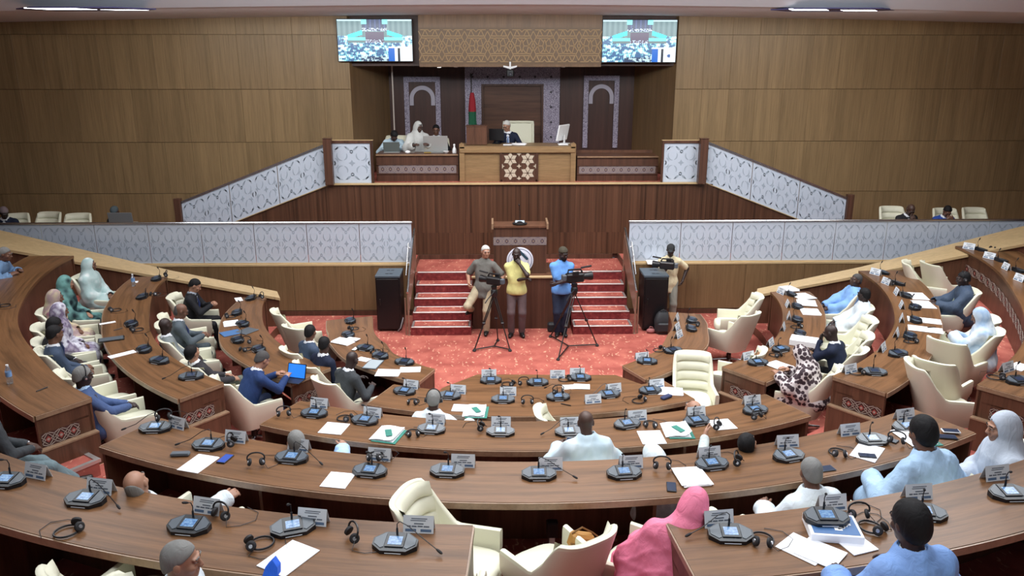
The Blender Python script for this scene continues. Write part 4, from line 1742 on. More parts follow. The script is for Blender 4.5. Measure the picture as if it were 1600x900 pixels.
cabinet('black equipment cabinet left of the stage steps', -2.33, -1.86, 14.56)
cr, hc = cabinet('black equipment cabinet right of the stage steps, papers and a camera on top', 2.83, 3.30, 14.48)
cb = MB()
cb.tube([(-1.93, 14.54, .012), (-1.87, 14.46, .10), (-1.83, 14.47, .24), (-1.815, 14.5, .30)], .012, 8)
o = cb.build('loose_cable', base_mat('grey_cable', srgb(150, 156, 160), .5), None)
tag(o, 'grey cable looping from the left cabinet to the step rail', 'cable')
bp = thing('backpack', 'black backpack leaning against the right equipment cabinet', 'bag', (3.20, 14.33, 0))
m = MB()
rows = []
for i in range(9):
    u = i / 8
    z = .01 + .42 * u
    k = 1 - .35 * max(0, u - .6) / .4 if u > .6 else 1 - .10 * (1 - u / .6)
    k = k if 0 < i < 8 else k * .8
    rows.append([(.17 * k * math.copysign(abs(math.cos(t)) ** .7, math.cos(t)), .1 * k * math.copysign(abs(math.sin(t)) ** .7, math.sin(t)) + .03 * u, z) for t in [2 * PI * q / 20 for q in range(20)]])
m.grid(rows, closed_v=True)
m.add(rows[-1], [tuple(range(20))])
m.add(rows[0], [tuple(range(19, -1, -1))])
m.build('bag_body', base_mat('black_nylon', srgb(34, 36, 40), .6), bp, 60)
m = MB()
m.box((0, -.10, .15), (.24, .05, .18), cham=.03)
m.build('front_pocket', MATS['black_nylon'], bp)
m = MB()
m.tube([(-.06, .0, .40), (-.05, .0, .46), (0, .0, .48), (.05, .0, .46), (.06, .0, .40)], .012, 8)
m.build('grab_handle', M_RUBBER, bp)
sh = thing('floor_bag', 'small reddish bag on the carpet by the right cabinet', 'bag', (2.98, 14.36, 0))
m = MB()
m.ball((0, 0, .045), (.09, .06, .05), 12, 8)
m.build('bag_body', base_mat('dusky_pink_cloth', srgb(150, 92, 92), .8), sh)
m = MB()
m.tube([(-.04, 0, .085), (-.02, 0, .13), (.03, 0, .12), (.05, 0, .08)], .008, 6)
m.build('strap', MATS['dusky_pink_cloth'], sh)
p = at_z(1025, 411, hc)
m = MB()
for k in range(4):
    m.box((p.x + .01 * (k % 2), p.y + .012 * k, hc + .006 + .005 * k), (.36, .26, .005), rz=.05 * k - .1)
o = m.build('paper_heap', M_PAPER, None, None)
tag(o, 'white papers on top of the right equipment cabinet', 'paper')


def video_camera(label, loc, rz, s=1.0):
    v = thing('video_camera', label, 'camera', loc, rz)
    m = MB()
    m.box((0, 0, .10 * s), (.13 * s, .30 * s, .15 * s), cham=.02 * s)
    m.build('camera_body', M_BLACK, v)
    m = MB()
    m.lathe([(.055 * s, 0), (.06 * s, .08 * s), (.072 * s, .14 * s), (.072 * s, .17 * s), (.05 * s, .168 * s)], (0, .13 * s, .11 * s), 18, Matrix.Rotation(-PI / 2, 4, 'X'))
    m.build('lens', M_BLACK, v)
    m = MB()
    m.tube([(0, -.12 * s, .17 * s), (0, -.11 * s, .235 * s), (0, .1 * s, .235 * s), (0, .13 * s, .18 * s)], .016 * s, 8)
    m.build('top_handle', M_BLACK, v)
    m = MB()
    m.box((.10 * s, -.02 * s, .19 * s), (.02 * s, .11 * s, .08 * s), cham=.006 * s)
    m.build('side_display', M_BLACK, v)
    m = MB()
    m.tube([(-.03 * s, .12 * s, .25 * s), (-.03 * s, .30 * s, .27 * s)], .017 * s, 8)
    m.build('microphone', M_RUBBER, v)
    m = MB()
    m.box((0, -.185 * s, .11 * s), (.09 * s, .07 * s, .10 * s), cham=.01 * s)
    m.build('battery', M_GREYPANEL, v)
    return v


def tripod(label, feet, top):
    """feet: three floor points; top: head of the tripod."""
    c = Vector((top[0], top[1], 0))
    t_ = thing('tripod', label, 'tripod', c, group='camera tripods')
    zt = top[2]
    hub = Vector((0, 0, zt - .16))
    for p in feet:
        p = Vector((p[0] - c.x, p[1] - c.y, .02))
        d = (p - hub)
        m = MB()
        s = Vector((d.y, -d.x, 0))
        s = s.normalized() * .022 if s.length > 1e-6 else Vector((.022, 0, 0))
        mid = hub + d * .52
        m.tube([hub + s, mid + s * .8], .011, 6)
        m.tube([hub - s, mid - s * .8], .011, 6)
        m.tube([hub + d * .48, p], .0125, 6)
        lg = m.build('leg', M_DARKMETAL, t_)
        m = MB()
        m.box(mid, (.06, .05, .04), cham=.008)
        m.build('leg_clamp', M_BLACK, lg)
        m = MB()
        m.lathe([(.03, -.02), (.034, 0), (.014, .03)], p, 10)
        m.build('rubber_foot', M_RUBBER, lg)
    m = MB()
    q = [Vector((p[0] - c.x, p[1] - c.y, .035)) for p in feet]
    g = sum(q, Vector()) / 3
    for p in q:
        m.tube([g, p], .012, 6)
    m.build('floor_spreader', M_BLACK, t_)
    m = MB()
    m.lathe([(.05, zt - .20), (.065, zt - .14), (.06, zt - .08), (.045, zt - .06), (.055, zt - .02), (.05, zt)], (0, 0, 0), 14)
    m.build('fluid_head', M_BLACK, t_)
    m = MB()
    m.tube([(.03, -.02, zt - .06), (-.12, -.20, zt - .20), (-.16, -.28, zt - .24)], .010, 6)
    m.build('pan_handle', M_BLACK, t_)
    return t_


LT_TOP = at_y(772, 446, 13.75)
tripod('black camera tripod in front of the grey-haired cameraman', [at_z(741, 549, 0), at_z(797, 549, 0), at_z(778, 533, 0)], (LT_TOP.x, 13.72, LT_TOP.z))
video_camera('black video camera aimed left on the nearer tripod', (LT_TOP.x, 13.72, LT_TOP.z), D2R(60), .95)
RT_TOP = at_y(897, 441, 13.7)
tripod('black camera tripod with long legs beside the man in light blue', [at_z(860, 527, 0), at_z(872, 563, 0), at_z(933, 541, 0)], (RT_TOP.x, 13.62, RT_TOP.z))
video_camera('black video camera pointing right on the long-legged tripod', (RT_TOP.x, 13.62, RT_TOP.z), D2R(-75), 1.1)
p = at_z(1023, 404, hc)
video_camera('black video camera lying on the right equipment cabinet', (p.x + .03, 14.78, hc + .028), D2R(70), .95)
m = MB()
m.box((0, 0, .09), (.16, .14, .18), cham=.03)
o = m.build('small_black_bag', MATS['black_nylon'], None)
o.location = (1.06, 14.5, 0)
tag(o, 'small black bag on the carpet behind the yellow-shirted man', 'bag')

# ---------------------------------------------------------------- troughs of light in the ceiling
M_GLOW = base_mat('ceiling_lamp_glow', (1, 1, 1, 1), .5, emit=(.93, .96, 1, 1), estr=6.0)
M_TROUGH = base_mat('trough_grey', srgb(70, 66, 110), .6)
for side, x0, x1, py in (('left', 25, 244, 14.5), ('right', 1204, 1398, 15.5)):
    # the trough hangs just under the ceiling where the photograph shows it
    mid = (x0 + x1) / 2
    best = None
    for yy in np.linspace(11, 18, 141):
        p = at_y(mid, py, float(yy))
        e = abs((p.x - .4) / 12.0)
        zc = ZC - .19 * e ** 1.6 - .02
        if best is None or abs(p.z - zc) < best[0]:
            best = (abs(p.z - zc), float(yy), zc)
    yy = best[1]
    a, b = at_y(x0, py, yy), at_y(x1, py, yy)
    tr = thing('ceiling_light', 'long recessed ceiling light on the %s, cut by a dark gap' % side, 'light', ((a.x + b.x) / 2, yy, best[2] - .005), group='recessed ceiling lights')
    L = b.x - a.x
    m = MB()
    m.extrude([(-L / 2, 0, 0), (-L * .3, -.45, 0), (L * .3, -.45, 0), (L / 2, 0, 0), (L * .3, .45, 0), (-L * .3, .45, 0)], (0, 0, .02))
    m.build('housing', M_TROUGH, tr, None)
    for (u0, u1, v0, v1) in (((-.40, -.02, -.30, .06), (.04, .40, -.12, .20)) if side == 'right' else ((-.36, .08, -.36, .0), (.10, .42, .0, .16))):
        m = MB()
        m.extrude([(u0 * L, v0, -.002), (u1 * L - .2, v0, -.002), (u1 * L, v1, -.002), (u0 * L + .2, v1, -.002)], (0, 0, .012))
        m.build('diffuser', M_GLOW, tr, None)


# ---------------------------------------------------------------- small things on the desks
ORD = ['first', 'second', 'third', 'fourth', 'fifth', 'sixth', 'seventh', 'eighth', 'ninth', 'tenth', 'eleventh', 'twelfth']
DESKS = {   # key: (height of the top, phrase, counted from)
    'F': (.75, 'small front desk', 'left'), 'A': (ZT[1], 'first middle row', 'left'), 'B': (ZT[2], 'second middle row', 'left'),
    'C': (ZT[3], 'third middle row', 'left'), 'DL': (ZT[4], 'nearest left desk', 'left'), 'DR': (ZT[4], 'nearest right desk', 'left'),
    'L0': (ZT[0], 'innermost left desk', 'stage end'), 'L1': (ZT[1], 'second left desk', 'stage end'), 'L2': (ZT[2], 'third left desk', 'stage end'), 'L3': (ZT[3], 'outermost left desk', 'stage end'),
    'R0': (ZT[0], 'innermost right desk', 'stage end'), 'R1': (ZT[1], 'second right desk', 'stage end'), 'R2': (ZT[2], 'third right desk', 'stage end'), 'R3': (ZT[3], 'outermost right desk', 'stage end')}


def spot(k, px, py):
    """Point on a desk top and the angle that faces its seats."""
    p = at_z(px, py, DESKS[k][0])
    p.z += .002
    r, a = to_pol(p)
    return p, (0.0 if k == 'F' else D2R(a))


def nth(k, i):
    z, ph, fr = DESKS[k]
    return '%s from the %s of the %s' % (ORD[i], fr, ph) if fr == 'left' else '%s from the stage end on the %s' % (ORD[i], ph)


# conference units ------------------------------------------------
M_WING = base_mat('unit_grey_wing', srgb(74, 83, 92), .35)
M_UNITB = base_mat('unit_black_body', srgb(22, 26, 32), .35)
M_UNITSCR = base_mat('unit_screen', srgb(30, 46, 76), .2, emit=srgb(128, 176, 226), estr=.75)
_t = NT(M_UNITSCR)
_v = _t.coords('Generated', (1, 1, 1))
_n = _t.n('ShaderNodeTexNoise', i_2=5.0, i_3=2.0)
_t.l(_v, _n.inputs[0])
_t.l(_t.ramp(_n.outputs[0], [(.34, srgb(88, 132, 192)), (.50, srgb(124, 172, 222)), (.70, srgb(168, 206, 236))]), _t.b.inputs['Emission Color'])
M_SCRDARK = base_mat('unit_screen_off', srgb(40, 52, 74), .15)
M_LABEL = base_mat('unit_white_label', srgb(226, 232, 238), .4)


def unit_proto(name, stem, lit=True):
    u = thing(name, 'x', 'microphone')
    # tapered octagonal body, low towards the delegate
    oct_ = [(-.15, .03), (-.15, -.03), (-.085, -.085), (.085, -.085), (.15, -.03), (.15, .03), (.075, .088), (-.075, .088)]
    zz = lambda x, y: .026 + (.085 + y) * .16
    m = MB()
    m.prism(oct_, 0.0, zz)
    me_ = m.build('unit_body', M_UNITB, u, None)
    for s in (-1, 1):
        q = [(s * .068, .076), (s * .068, -.05), (s * .088, -.062), (s * .137, -.022), (s * .137, .026), (s * .075, .076)]
        if s < 0:
            q = q[::-1]
        m = MB()
        m.prism(q[::-1] if s > 0 else q[::-1], lambda x, y: zz(x, y) - .002, lambda x, y: zz(x, y) + .004)
        m.build('wing_plate', M_WING, u, None)
    m = MB()
    m.prism([(-.062, -.052), (.062, -.052), (.062, .08), (-.062, .08)], lambda x, y: zz(x, y) - .002, lambda x, y: zz(x, y) + .008)
    b = m.build('screen_bezel', M_UNITB, u, None)
    m = MB()
    m.prism([(-.046, -.034), (.046, -.034), (.046, .040), (-.046, .040)], lambda x, y: zz(x, y) + .0075, lambda x, y: zz(x, y) + .0095)
    m.build('screen', M_UNITSCR if lit else M_SCRDARK, b, None)
    m = MB()
    m.extrude([(-.055, -.0865, .006), (.055, -.0865, .006), (.055, -.080, .024), (-.055, -.080, .024)], (0, .004, 0))
    m.build('label_strip', M_LABEL, u, None)
    pts = [Vector((0, .062, zz(0, .062) + .004))]
    pts += [Vector(p) for p in stem]
    m = MB()
    m.tube([pts[0], pts[0] + Vector((0, .002, .05))], .0075, 8)
    m.tube([pts[0] + Vector((0, .002, .045))] + pts[1:], .0035, 6)
    g = m.build('gooseneck', M_BLACK, u)
    d = (pts[-1] - pts[-2]).normalized()
    m = MB()
    m.tube([pts[-1] - d * .005, pts[-1] + d * .01, pts[-1] + d * .035, pts[-1] + d * .045], [.006, .0095, .0095, .005], 8)
    m.build('capsule', M_RUBBER, g)
    return u


UNIT = {
    'up': unit_proto('conference_unit', [(0, .07, .13), (0, .055, .17), (-.01, .03, .185)]),
    'right': unit_proto('conference_unit', [(0, .07, .13), (.02, .068, .15), (.08, .05, .13), (.20, .0, .065), (.29, -.055, .034)]),
    'left': unit_proto('conference_unit', [(0, .07, .13), (-.02, .07, .148), (-.08, .06, .13), (-.19, .02, .055), (-.27, -.02, .033)]),
    'back': unit_proto('conference_unit', [(0, .07, .12), (-.01, .09, .15), (-.05, .14, .14), (-.12, .2, .08)]),
    'dark': unit_proto('conference_unit', [(0, .07, .12), (.0, .08, .16), (.0, .06, .2)], lit=False),
    'darkl': unit_proto('conference_unit', [(0, .07, .12), (-.02, .07, .15), (-.10, .05, .13), (-.24, .02, .05), (-.30, .0, .032)], lit=False),
}
units = [
    ('F', 767, 597, 'up', 0), ('F', 840, 600, 'up', 0), ('F', 907, 593, 'up', 0),
    ('A', 632, 614, 'up', 0), ('A', 702, 621, 'up', 0), ('A', 786, 627, 'up', 0), ('A', 872, 623, 'back', 0), ('A', 951, 619, 'left', 0), ('A', 1016, 613, 'up', -.2),
    ('B', 491, 649, 'up', .2), ('B', 570, 660, 'up', 0), ('B', 674, 674, 'up', 0), ('B', 782, 678, 'up', 0), ('B', 889, 678, 'left', 0), ('B', 980, 666, 'up', .15), ('B', 1088, 661, 'up', 0), ('B', 1180, 644, 'up', -.1),
    ('C', 243, 672, 'left', .5), ('C', 326, 699, 'left', .25), ('C', 456, 719, 'right', .1), ('C', 578, 740, 'up', 0), ('C', 699, 740, 'up', 0), ('C', 842, 745, 'right', 0), ('C', 975, 743, 'up', 0), ('C', 1112, 729, 'up', 0), ('C', 1232, 716, 'up', 0), ('C', 1363, 691, 'up', -.35), ('C', 1417, 671, 'up', -.3),
    ('DL', 9, 756, 'up', .35), ('DL', 134, 785, 'right', .2), ('DL', 296, 827, 'up', .1), ('DL', 458, 829, 'up', .5), ('DL', 618, 855, 'right', 0),
    ('DR', 1141, 840, 'left', -.2), ('DR', 1443, 806, 'up', -.5), ('DR', 1577, 776, 'up', -.35),
    ('L0', 547, 503, 'dark', 0), ('L0', 544, 525, 'dark', 0), ('L0', 571, 546, 'dark', .3), ('L0', 594, 558, 'dark', 0), ('L0', 632, 568, 'dark', .2),
    ('L1', 392, 467, 'dark', 0), ('L1', 370, 490, 'dark', 0), ('L1', 379, 508, 'dark', .4), ('L1', 371, 533, 'dark', 0), ('L1', 404, 548, 'dark', 0),
    ('L2', 244, 437, 'dark', .3), ('L2', 222, 465, 'darkl', 0), ('L2', 205, 508, 'dark', .2), ('L2', 225, 548, 'dark', 0), ('L2', 249, 566, 'dark', .4), ('L2', 299, 591, 'darkl', .9),
    ('R0', 1081, 502, 'dark', 0), ('R0', 1080, 515, 'dark', .4), ('R0', 1052, 550, 'dark', -.3), ('R0', 1011, 567, 'up', -.7),
    ('R1', 1237, 461, 'dark', 0), ('R1', 1246, 480, 'dark', 0), ('R1', 1246, 501, 'dark', 0), ('R1', 1250, 523, 'darkl', 0), ('R1', 1220, 548, 'up', -.5), ('R1', 1184, 569, 'up', -.6),
    ('R2', 1380, 427, 'dark', 0), ('R2', 1403, 444, 'dark', .3), ('R2', 1416, 463, 'dark', 0), ('R2', 1430, 482, 'dark', -.3), ('R2', 1431, 502, 'dark', 0), ('R2', 1422, 527, 'darkl', 0), ('R2', 1403, 555, 'dark', -.5), ('R2', 1366, 584, 'dark', -.9),
    ('R3', 1532, 391, 'dark', 0), ('R3', 1564, 408, 'dark', 0), ('R3', 1592, 424, 'dark', 0), ('R3', 1592, 598, 'dark', -.6),
]
_cnt = {}
_first = {}
UPOS = []


def clear_of_units(p, dmin, inward=False):
    """Nudges a thing off the conference units it would cut into."""
    q = Vector(p)
    for _ in range(3):
        for u in UPOS:
            d = Vector((q.x - u.x, q.y - u.y, 0))
            if abs(u.z - q.z) < .2 and d.length < dmin:
                if d.length < 1e-3:
                    d = Vector((0, 1, 0))
                q += d.normalized() * (dmin - d.length)
    return q


for k, px, py, kind, dr in units:
    i = _cnt.get(k, 0)
    _cnt[k] = i + 1
    p, a = spot(k, px, py)
    UPOS.append(p.copy())
    lab = 'black and grey conference microphone unit, %s' % nth(k, i)
    if kind not in _first:
        u = UNIT[kind]
        _first[kind] = u
        u.location, u.rotation_euler = p, (0, 0, a + dr)
        u['label'], u['group'] = lab, 'conference microphone units'
    else:
        dup(UNIT[kind], p, a + dr, lab, 'conference microphone units')

# folded name cards -----------------------------------------------
M_CARD = base_mat('name_card', srgb(214, 220, 226), .5)
M_PRINT = base_mat('name_card_print', srgb(96, 104, 116), .6)
M_PRINTB = base_mat('name_card_blue_print', srgb(88, 112, 142), .6)


def card_proto():
    c = thing('name_card', 'x', 'card')
    m = MB()
    w, h, t, d = .105, .115, .0025, .036
    for s in (-1, 1):
        m.add([(-w, s * d, 0), (w, s * d, 0), (w, s * .001, h), (-w, s * .001, h), (-w, s * (d - t), 0), (w, s * (d - t), 0), (w, -s * .0005, h - t), (-w, -s * .0005, h - t)],
              [(0, 1, 2, 3), (7, 6, 5, 4), (0, 4, 5, 1), (0, 3, 7, 4), (1, 5, 6, 2)])
    m.build('card_sheet', M_CARD, c, None)

    def ln(u0, u1, v0, v1, mat, s):
        y = lambda v: s * (d + (.001 - d) * v / h + .0008)
        q = [(u0, y(v0), v0), (u1, y(v0), v0), (u1, y(v1), v1), (u0, y(v1), v1)]
        return q
    for s, nm in ((-1, 'print_front'), (1, 'print_back')):
        m = MB()
        for u0, u1, v0, v1 in ((-.05, .06, .092, .098), (-.055, .05, .080, .0855), (-.03, .035, .058, .066), (-.078, -.052, .040, .050), (-.046, -.012, .040, .049), (-.006, .03, .041, .050), (.036, .075, .040, .049)):
            m.add(ln(u0 * (-s), u1 * (-s), v0, v1, 0, s), [(0, 1, 2, 3)])
        o = m.build(nm, M_PRINT, c, None)
        o['kind'] = 'stuff'
        m = MB()
        m.add(ln(-.09, -.015, .010, .028, 0, s), [(0, 1, 2, 3)])
        m.add(ln(.015, .09, .010, .028, 0, s), [(0, 1, 2, 3)])
        o = m.build('print_band', M_PRINTB, c, None)
        o['kind'] = 'stuff'
    return c


cards = [
    ('F', 764, 589, 0), ('F', 871, 590, 0), ('F', 902, 587, 0),
    ('A', 643, 606, 0), ('A', 716, 614, 0), ('A', 794, 617, 0), ('A', 926, 629, 0), ('A', 958, 612, 0), ('A', 1025, 605, -.15),
    ('B', 500, 636, .15), ('B', 583, 651, 0), ('B', 681, 662, 0), ('B', 783, 666, 0), ('B', 890, 667, 0), ('B', 995, 656, -.05), ('B', 1087, 650, -.1), ('B', 1174, 632, -.2),
    ('C', 279, 668, 0), ('C', 370, 690, .15), ('C', 468, 703, 0), ('C', 594, 718, 0), ('C', 724, 728, 0), ('C', 860, 733, 0), ('C', 985, 730, 0), ('C', 1107, 716, 0), ('C', 1229, 697, -.2), ('C', 1326, 679, -.2), ('C', 1412, 655, -.25),
    ('DL', 60, 745, .1), ('DL', 156, 771, .15), ('DL', 326, 800, 0), ('DL', 488, 818, 0), ('DL', 655, 829, 0),
    ('DR', 1121, 820, 0), ('DR', 1298, 795, -.1), ('DR', 1432, 778, -.2), ('DR', 1554, 748, -.2),
    ('R0', 1057, 500, 0), ('R0', 1057, 515, 0), ('R0', 1060, 527, 0), ('R0', 1003, 562, -.3),
    ('R1', 1221, 459, .3), ('R1', 1231, 479, 0), ('R1', 1233, 498, 0), ('R1', 1223, 515, 0), ('R1', 1203, 540, 0), ('R1', 1168, 561, -.3),
    ('R2', 1368, 429, .5), ('R2', 1385, 444, .3), ('R2', 1405, 461, 0), ('R2', 1409, 481, 0), ('R2', 1409, 502, 0), ('R2', 1400, 525, 0), ('R2', 1378, 548, 0), ('R2', 1327, 582, -.3),
    ('R3', 1514, 389, .6), ('R3', 1546, 404, .5), ('R3', 1572, 421, 0), ('R3', 1593, 439, .3), ('R3', 1572, 580, -.3),
    ('L0', 640, 601, .0),
]
cards = cards[:-1]
_cnt = {}
CARD = card_proto()
CPOS = []
for n_, (k, px, py, dr) in enumerate(cards):
    i = _cnt.get(k, 0)
    _cnt[k] = i + 1
    p, a = spot(k, px, py)
    p = clear_of_units(p, .150)
    CPOS.append(p.copy())
    lab = 'folded pale name card, %s' % nth(k, i)
    if n_ == 0:
        CARD.location, CARD.rotation_euler = p, (0, 0, a + dr)
        CARD['label'], CARD['group'] = lab, 'folded name cards'
    else:
        dup(CARD, p, a + dr, lab, 'folded name cards')


# headsets --------------------------------------------------------
M_PAD = base_mat('headset_pad', srgb(34, 33, 36), .7)
M_CHROME = base_mat('headset_disc', srgb(190, 190, 194), .25, .7)


def headset_proto(v):
    h = thing('headset', 'x', 'headset')
    R = .075
    if v == 0:      # band lying flat, pads together at the front
        ring = [(R * math.sin(t), .03 + R * math.cos(t) * 1.05, .012) for t in np.linspace(-2.5, 2.5, 19)]
    else:           # band standing up on its pads
        ring = [(R * math.sin(t), .02 * math.cos(t), .035 + .09 * max(0, math.cos(t * .62)) ) for t in np.linspace(-2.3, 2.3, 19)]
    m = MB()
    m.tube(ring, .007, 6)
    hb = m.build('headband', M_BLACK, h)
    for s, e in ((-1, ring[0]), (1, ring[-1])):
        m = MB()
        c = Vector(e) + Vector((0, -.012 if v == 0 else 0, .026 if v == 0 else 0.004))
        T = Matrix.Rotation(D2R(70 * s), 4, 'Y') @ Matrix.Rotation(D2R(20), 4, 'X')
        m.lathe([(.022, -.016), (.034, -.010), (.034, .006), (.026, .012)], c, 14, T)
        ep = m.build('ear_pad', M_PAD, h)
        m = MB()
        m.lathe([(.014, .012), (.012, .0165)], c, 12, T)
        m.build('ear_disc', M_CHROME, ep)
    e = Vector(ring[-1])
    m = MB()
    m.tube([e + Vector((.01, 0, .0)), e + Vector((.05, -.04, -e.z + .004)), e + Vector((.12, .02, -e.z + .004)), e + Vector((.16, .12, -e.z + .004)), e + Vector((.10, .20, -e.z + .004)), e + Vector((-.02, .21, -e.z + .004))], .0025, 5)
    m.build('cable', M_BLACK, h)
    return h


HEAD = [headset_proto(0), headset_proto(1)]
heads = [
    ('F', 796, 602, 0, 1.2), ('F', 818, 603, 1, .3), ('F', 887, 594, 0, 1.6),
    ('A', 645, 630, 0, .2), ('A', 824, 633, 1, 0), ('A', 872, 624, 1, .2, .045), ('A', 1000, 627, 0, 1.9),
    ('B', 444, 652, 1, .6), ('B', 541, 656, 0, 1.3), ('B', 646, 680, 0, .4), ('B', 750, 673, 1, 1.5), ('B', 1016, 666, 0, -.4), ('B', 1119, 671, 1, .7), ('B', 1181, 654, 1, .2),
    ('C', 258, 668, 1, .9, .045), ('C', 350, 698, 1, 2.0), ('C', 401, 729, 1, .4), ('C', 1034, 735, 1, -.3), ('C', 1150, 727, 1, .9), ('C', 1310, 711, 0, -.5), ('C', 1394, 694, 1, -.8), ('C', 586, 727, 0, .2, .05),
    ('DL', 112, 830, 0, 2.6), ('DL', 347, 812, 1, -.3), ('DL', 402, 853, 0, -.9), ('DL', 553, 845, 1, -.9),
    ('DR', 1187, 848, 0, -.4), ('DR', 1340, 812, 1, -.2), ('DR', 1366, 829, 0, .4),
    ('L0', 551, 515, 0, .3), ('L0', 586, 551, 0, .5), ('L1', 403, 467, 1, .6), ('L1', 360, 495, 0, .2), ('L1', 386, 538, 1, .7), ('L1', 394, 548, 0, .5),
    ('L2', 178, 486, 0, .4), ('L2', 233, 463, 0, 1.1), ('L2', 212, 517, 0, .2), ('L2', 257, 434, 1, .5), ('L3', 3, 479, 0, .2),
    ('R0', 1086, 509, 0, .1), ('R0', 1042, 549, 0, 1.3), ('R1', 1246, 512, 0, .5), ('R1', 1213, 557, 0, -.3), ('R2', 1392, 446, 1, .2), ('R2', 1425, 535, 0, .4), ('R2', 1352, 584, 0, .8), ('R3', 1564, 593, 0, .3), ('R3', 1543, 391, 0, .5),
]
_cnt = {}
_done = set()
for e in heads:
    k, px, py, v, dr = e[:5]
    i = _cnt.get(k, 0)
    _cnt[k] = i + 1
    p, a = spot(k, px, py)
    if len(e) > 5:
        p = Vector((p.x, p.y, p.z + .062))
    else:
        p = clear_of_units(p, .205)
    lab = '%s black headset, %s' % ('upright' if v else 'flat lying', nth(k, i))
    if v not in _done:
        _done.add(v)
        HEAD[v].location, HEAD[v].rotation_euler = p, (0, 0, a + dr)
        HEAD[v]['label'], HEAD[v]['group'] = lab, 'headsets on the desks'
    else:
        dup(HEAD[v], p, a + dr, lab, 'headsets on the desks')

# papers and books ------------------------------------------------
M_SHEETEDGE = M_PAPER
papers = [   # desk, pixel, turn, w, d, thickness, label
    ('F', 891, 605, .1, .22, .15, .004, 'left of the two white sheets on the small front desk'), ('F', 909, 605, -.1, .22, .17, .005, 'right of the two white sheets on the small front desk'),
    ('A', 722, 638, .05, .24, .20, .006, 'open white papers before the white-robed man in the first middle row'), ('A', 1046, 612, -.55, .33, .24, .008, 'white sheets at the right end of the first middle row'),
    ('B', 522, 670, .12, .26, .26, .006, 'white sheet at the left of the second middle row'), ('B', 1018, 684, -.15, .25, .30, .006, 'flat white sheet right of the bald man in white'), ('B', 1128, 664, -.15, .25, .24, .006, 'white sheet at the right of the second middle row'),
    ('C', 311, 725, .05, .21, .30, .008, 'white sheet overhanging the left of the third middle row'), ('C', 528, 751, .02, .225, .25, .006, 'single white sheet in the middle left of the third middle row'), ('C', 1081, 747, -.05, .24, .30, .022, 'thick white sheaf before the pink-veiled woman'), ('C', 1355, 707, .5, .34, .22, .006, 'white papers under a phone on the third middle row'),
    ('DL', 451, 873, -.35, .24, .32, .006, 'large white sheet on the nearest left desk'), ('DR', 1256, 858, .55, .24, .28, .004, 'left of two white sheets on the nearest right desk'), ('DR', 1282, 866, .62, .24, .26, .005, 'overlapping white sheet on the nearest right desk'),
    ('L0', 607, 583, .4, .34, .26, .01, 'larger white papers at the near end of the innermost left desk'), ('L0', 641, 578, .5, .30, .2, .006, 'white papers nearest the cut end of the innermost left desk'), ('L0', 568, 562, .2, .2, .14, .006, 'small white papers in the middle of the innermost left desk'),
    ('L0', 537, 535, .4, .32, .22, .02, 'open pale book halfway along the innermost left desk'), ('L0', 552, 532, .5, .2, .12, .01, 'narrow white sheet beside the open pale book'),
    ('L1', 361, 506, .1, .28, .22, .012, 'pale blue papers halfway along the second left desk'), ('L1', 373, 468, .4, .24, .12, .004, 'thin sheet at the stage end of the second left desk'),
    ('L2', 191, 554, .15, .12, .34, .004, 'narrow white slip on the third left desk'), ('L2', 168, 505, .2, .07, .22, .004, 'thin white strip at the edge of the third left desk'), ('L2', 211, 441, .2, .12, .10, .004, 'small white leaflet at the stage end of the third left desk'),
    ('R1', 1233, 453, .2, .3, .25, .03, 'white papers furthest along the second right desk'), ('R1', 1254, 464, .3, .36, .3, .02, 'second heap of white papers on the second right desk'), ('R1', 1261, 474, -.1, .36, .3, .016, 'wide white papers before the man in sky blue'), ('R1', 1266, 488, .05, .34, .3, .014, 'white papers with a pen before the man in white'), ('R1', 1215, 571, -.2, .26, .22, .012, 'white papers under the hand of the woman in leopard print'),
    ('R2', 1434, 463, .0, .42, .26, .006, 'first of four wide papers on the third right desk'), ('R2', 1443, 476, .1, .42, .28, .006, 'second of four wide papers on the third right desk'), ('R2', 1444, 501, 0, .26, .46, .006, 'third of four wide papers on the third right desk'), ('R2', 1446, 515, .08, .26, .46, .008, 'fourth of four wide papers on the third right desk'),
    ('R3', 1592, 574, -.2, .25, .16, .01, 'white printed leaflet at the near end of the outermost right desk'),
]
PPOS = []
for k, px, py, dr, w, dpt, th, lab in papers:
    p, a = spot(k, px, py)
    o = MB()
    n = max(1, min(4, int(th / .004)))
    rnd = random.Random(int(px * 7 + py))
    for s in range(n):
        o.box((rnd.uniform(-.01, .01) * s, rnd.uniform(-.01, .01) * s, th * (s + .5) / n), (w, dpt, th / n * .96), rz=rnd.uniform(-.06, .06) * (s > 0))
    ob = o.build('paper_sheet' if n < 3 else 'paper_sheaf', M_PAPER, None, None)
    for (u_, rad, top_) in PPOS:
        if (u_ - p).length < rad + max(w, dpt) * .42:
            p = Vector((p.x, p.y, max(p.z, top_ + .001)))
    PPOS.append((p.copy(), max(w, dpt) * .42, p.z + th))
    ob.location, ob.rotation_euler = p, (0, 0, a + dr)
    tag(ob, lab, 'paper', 'papers on the desks')


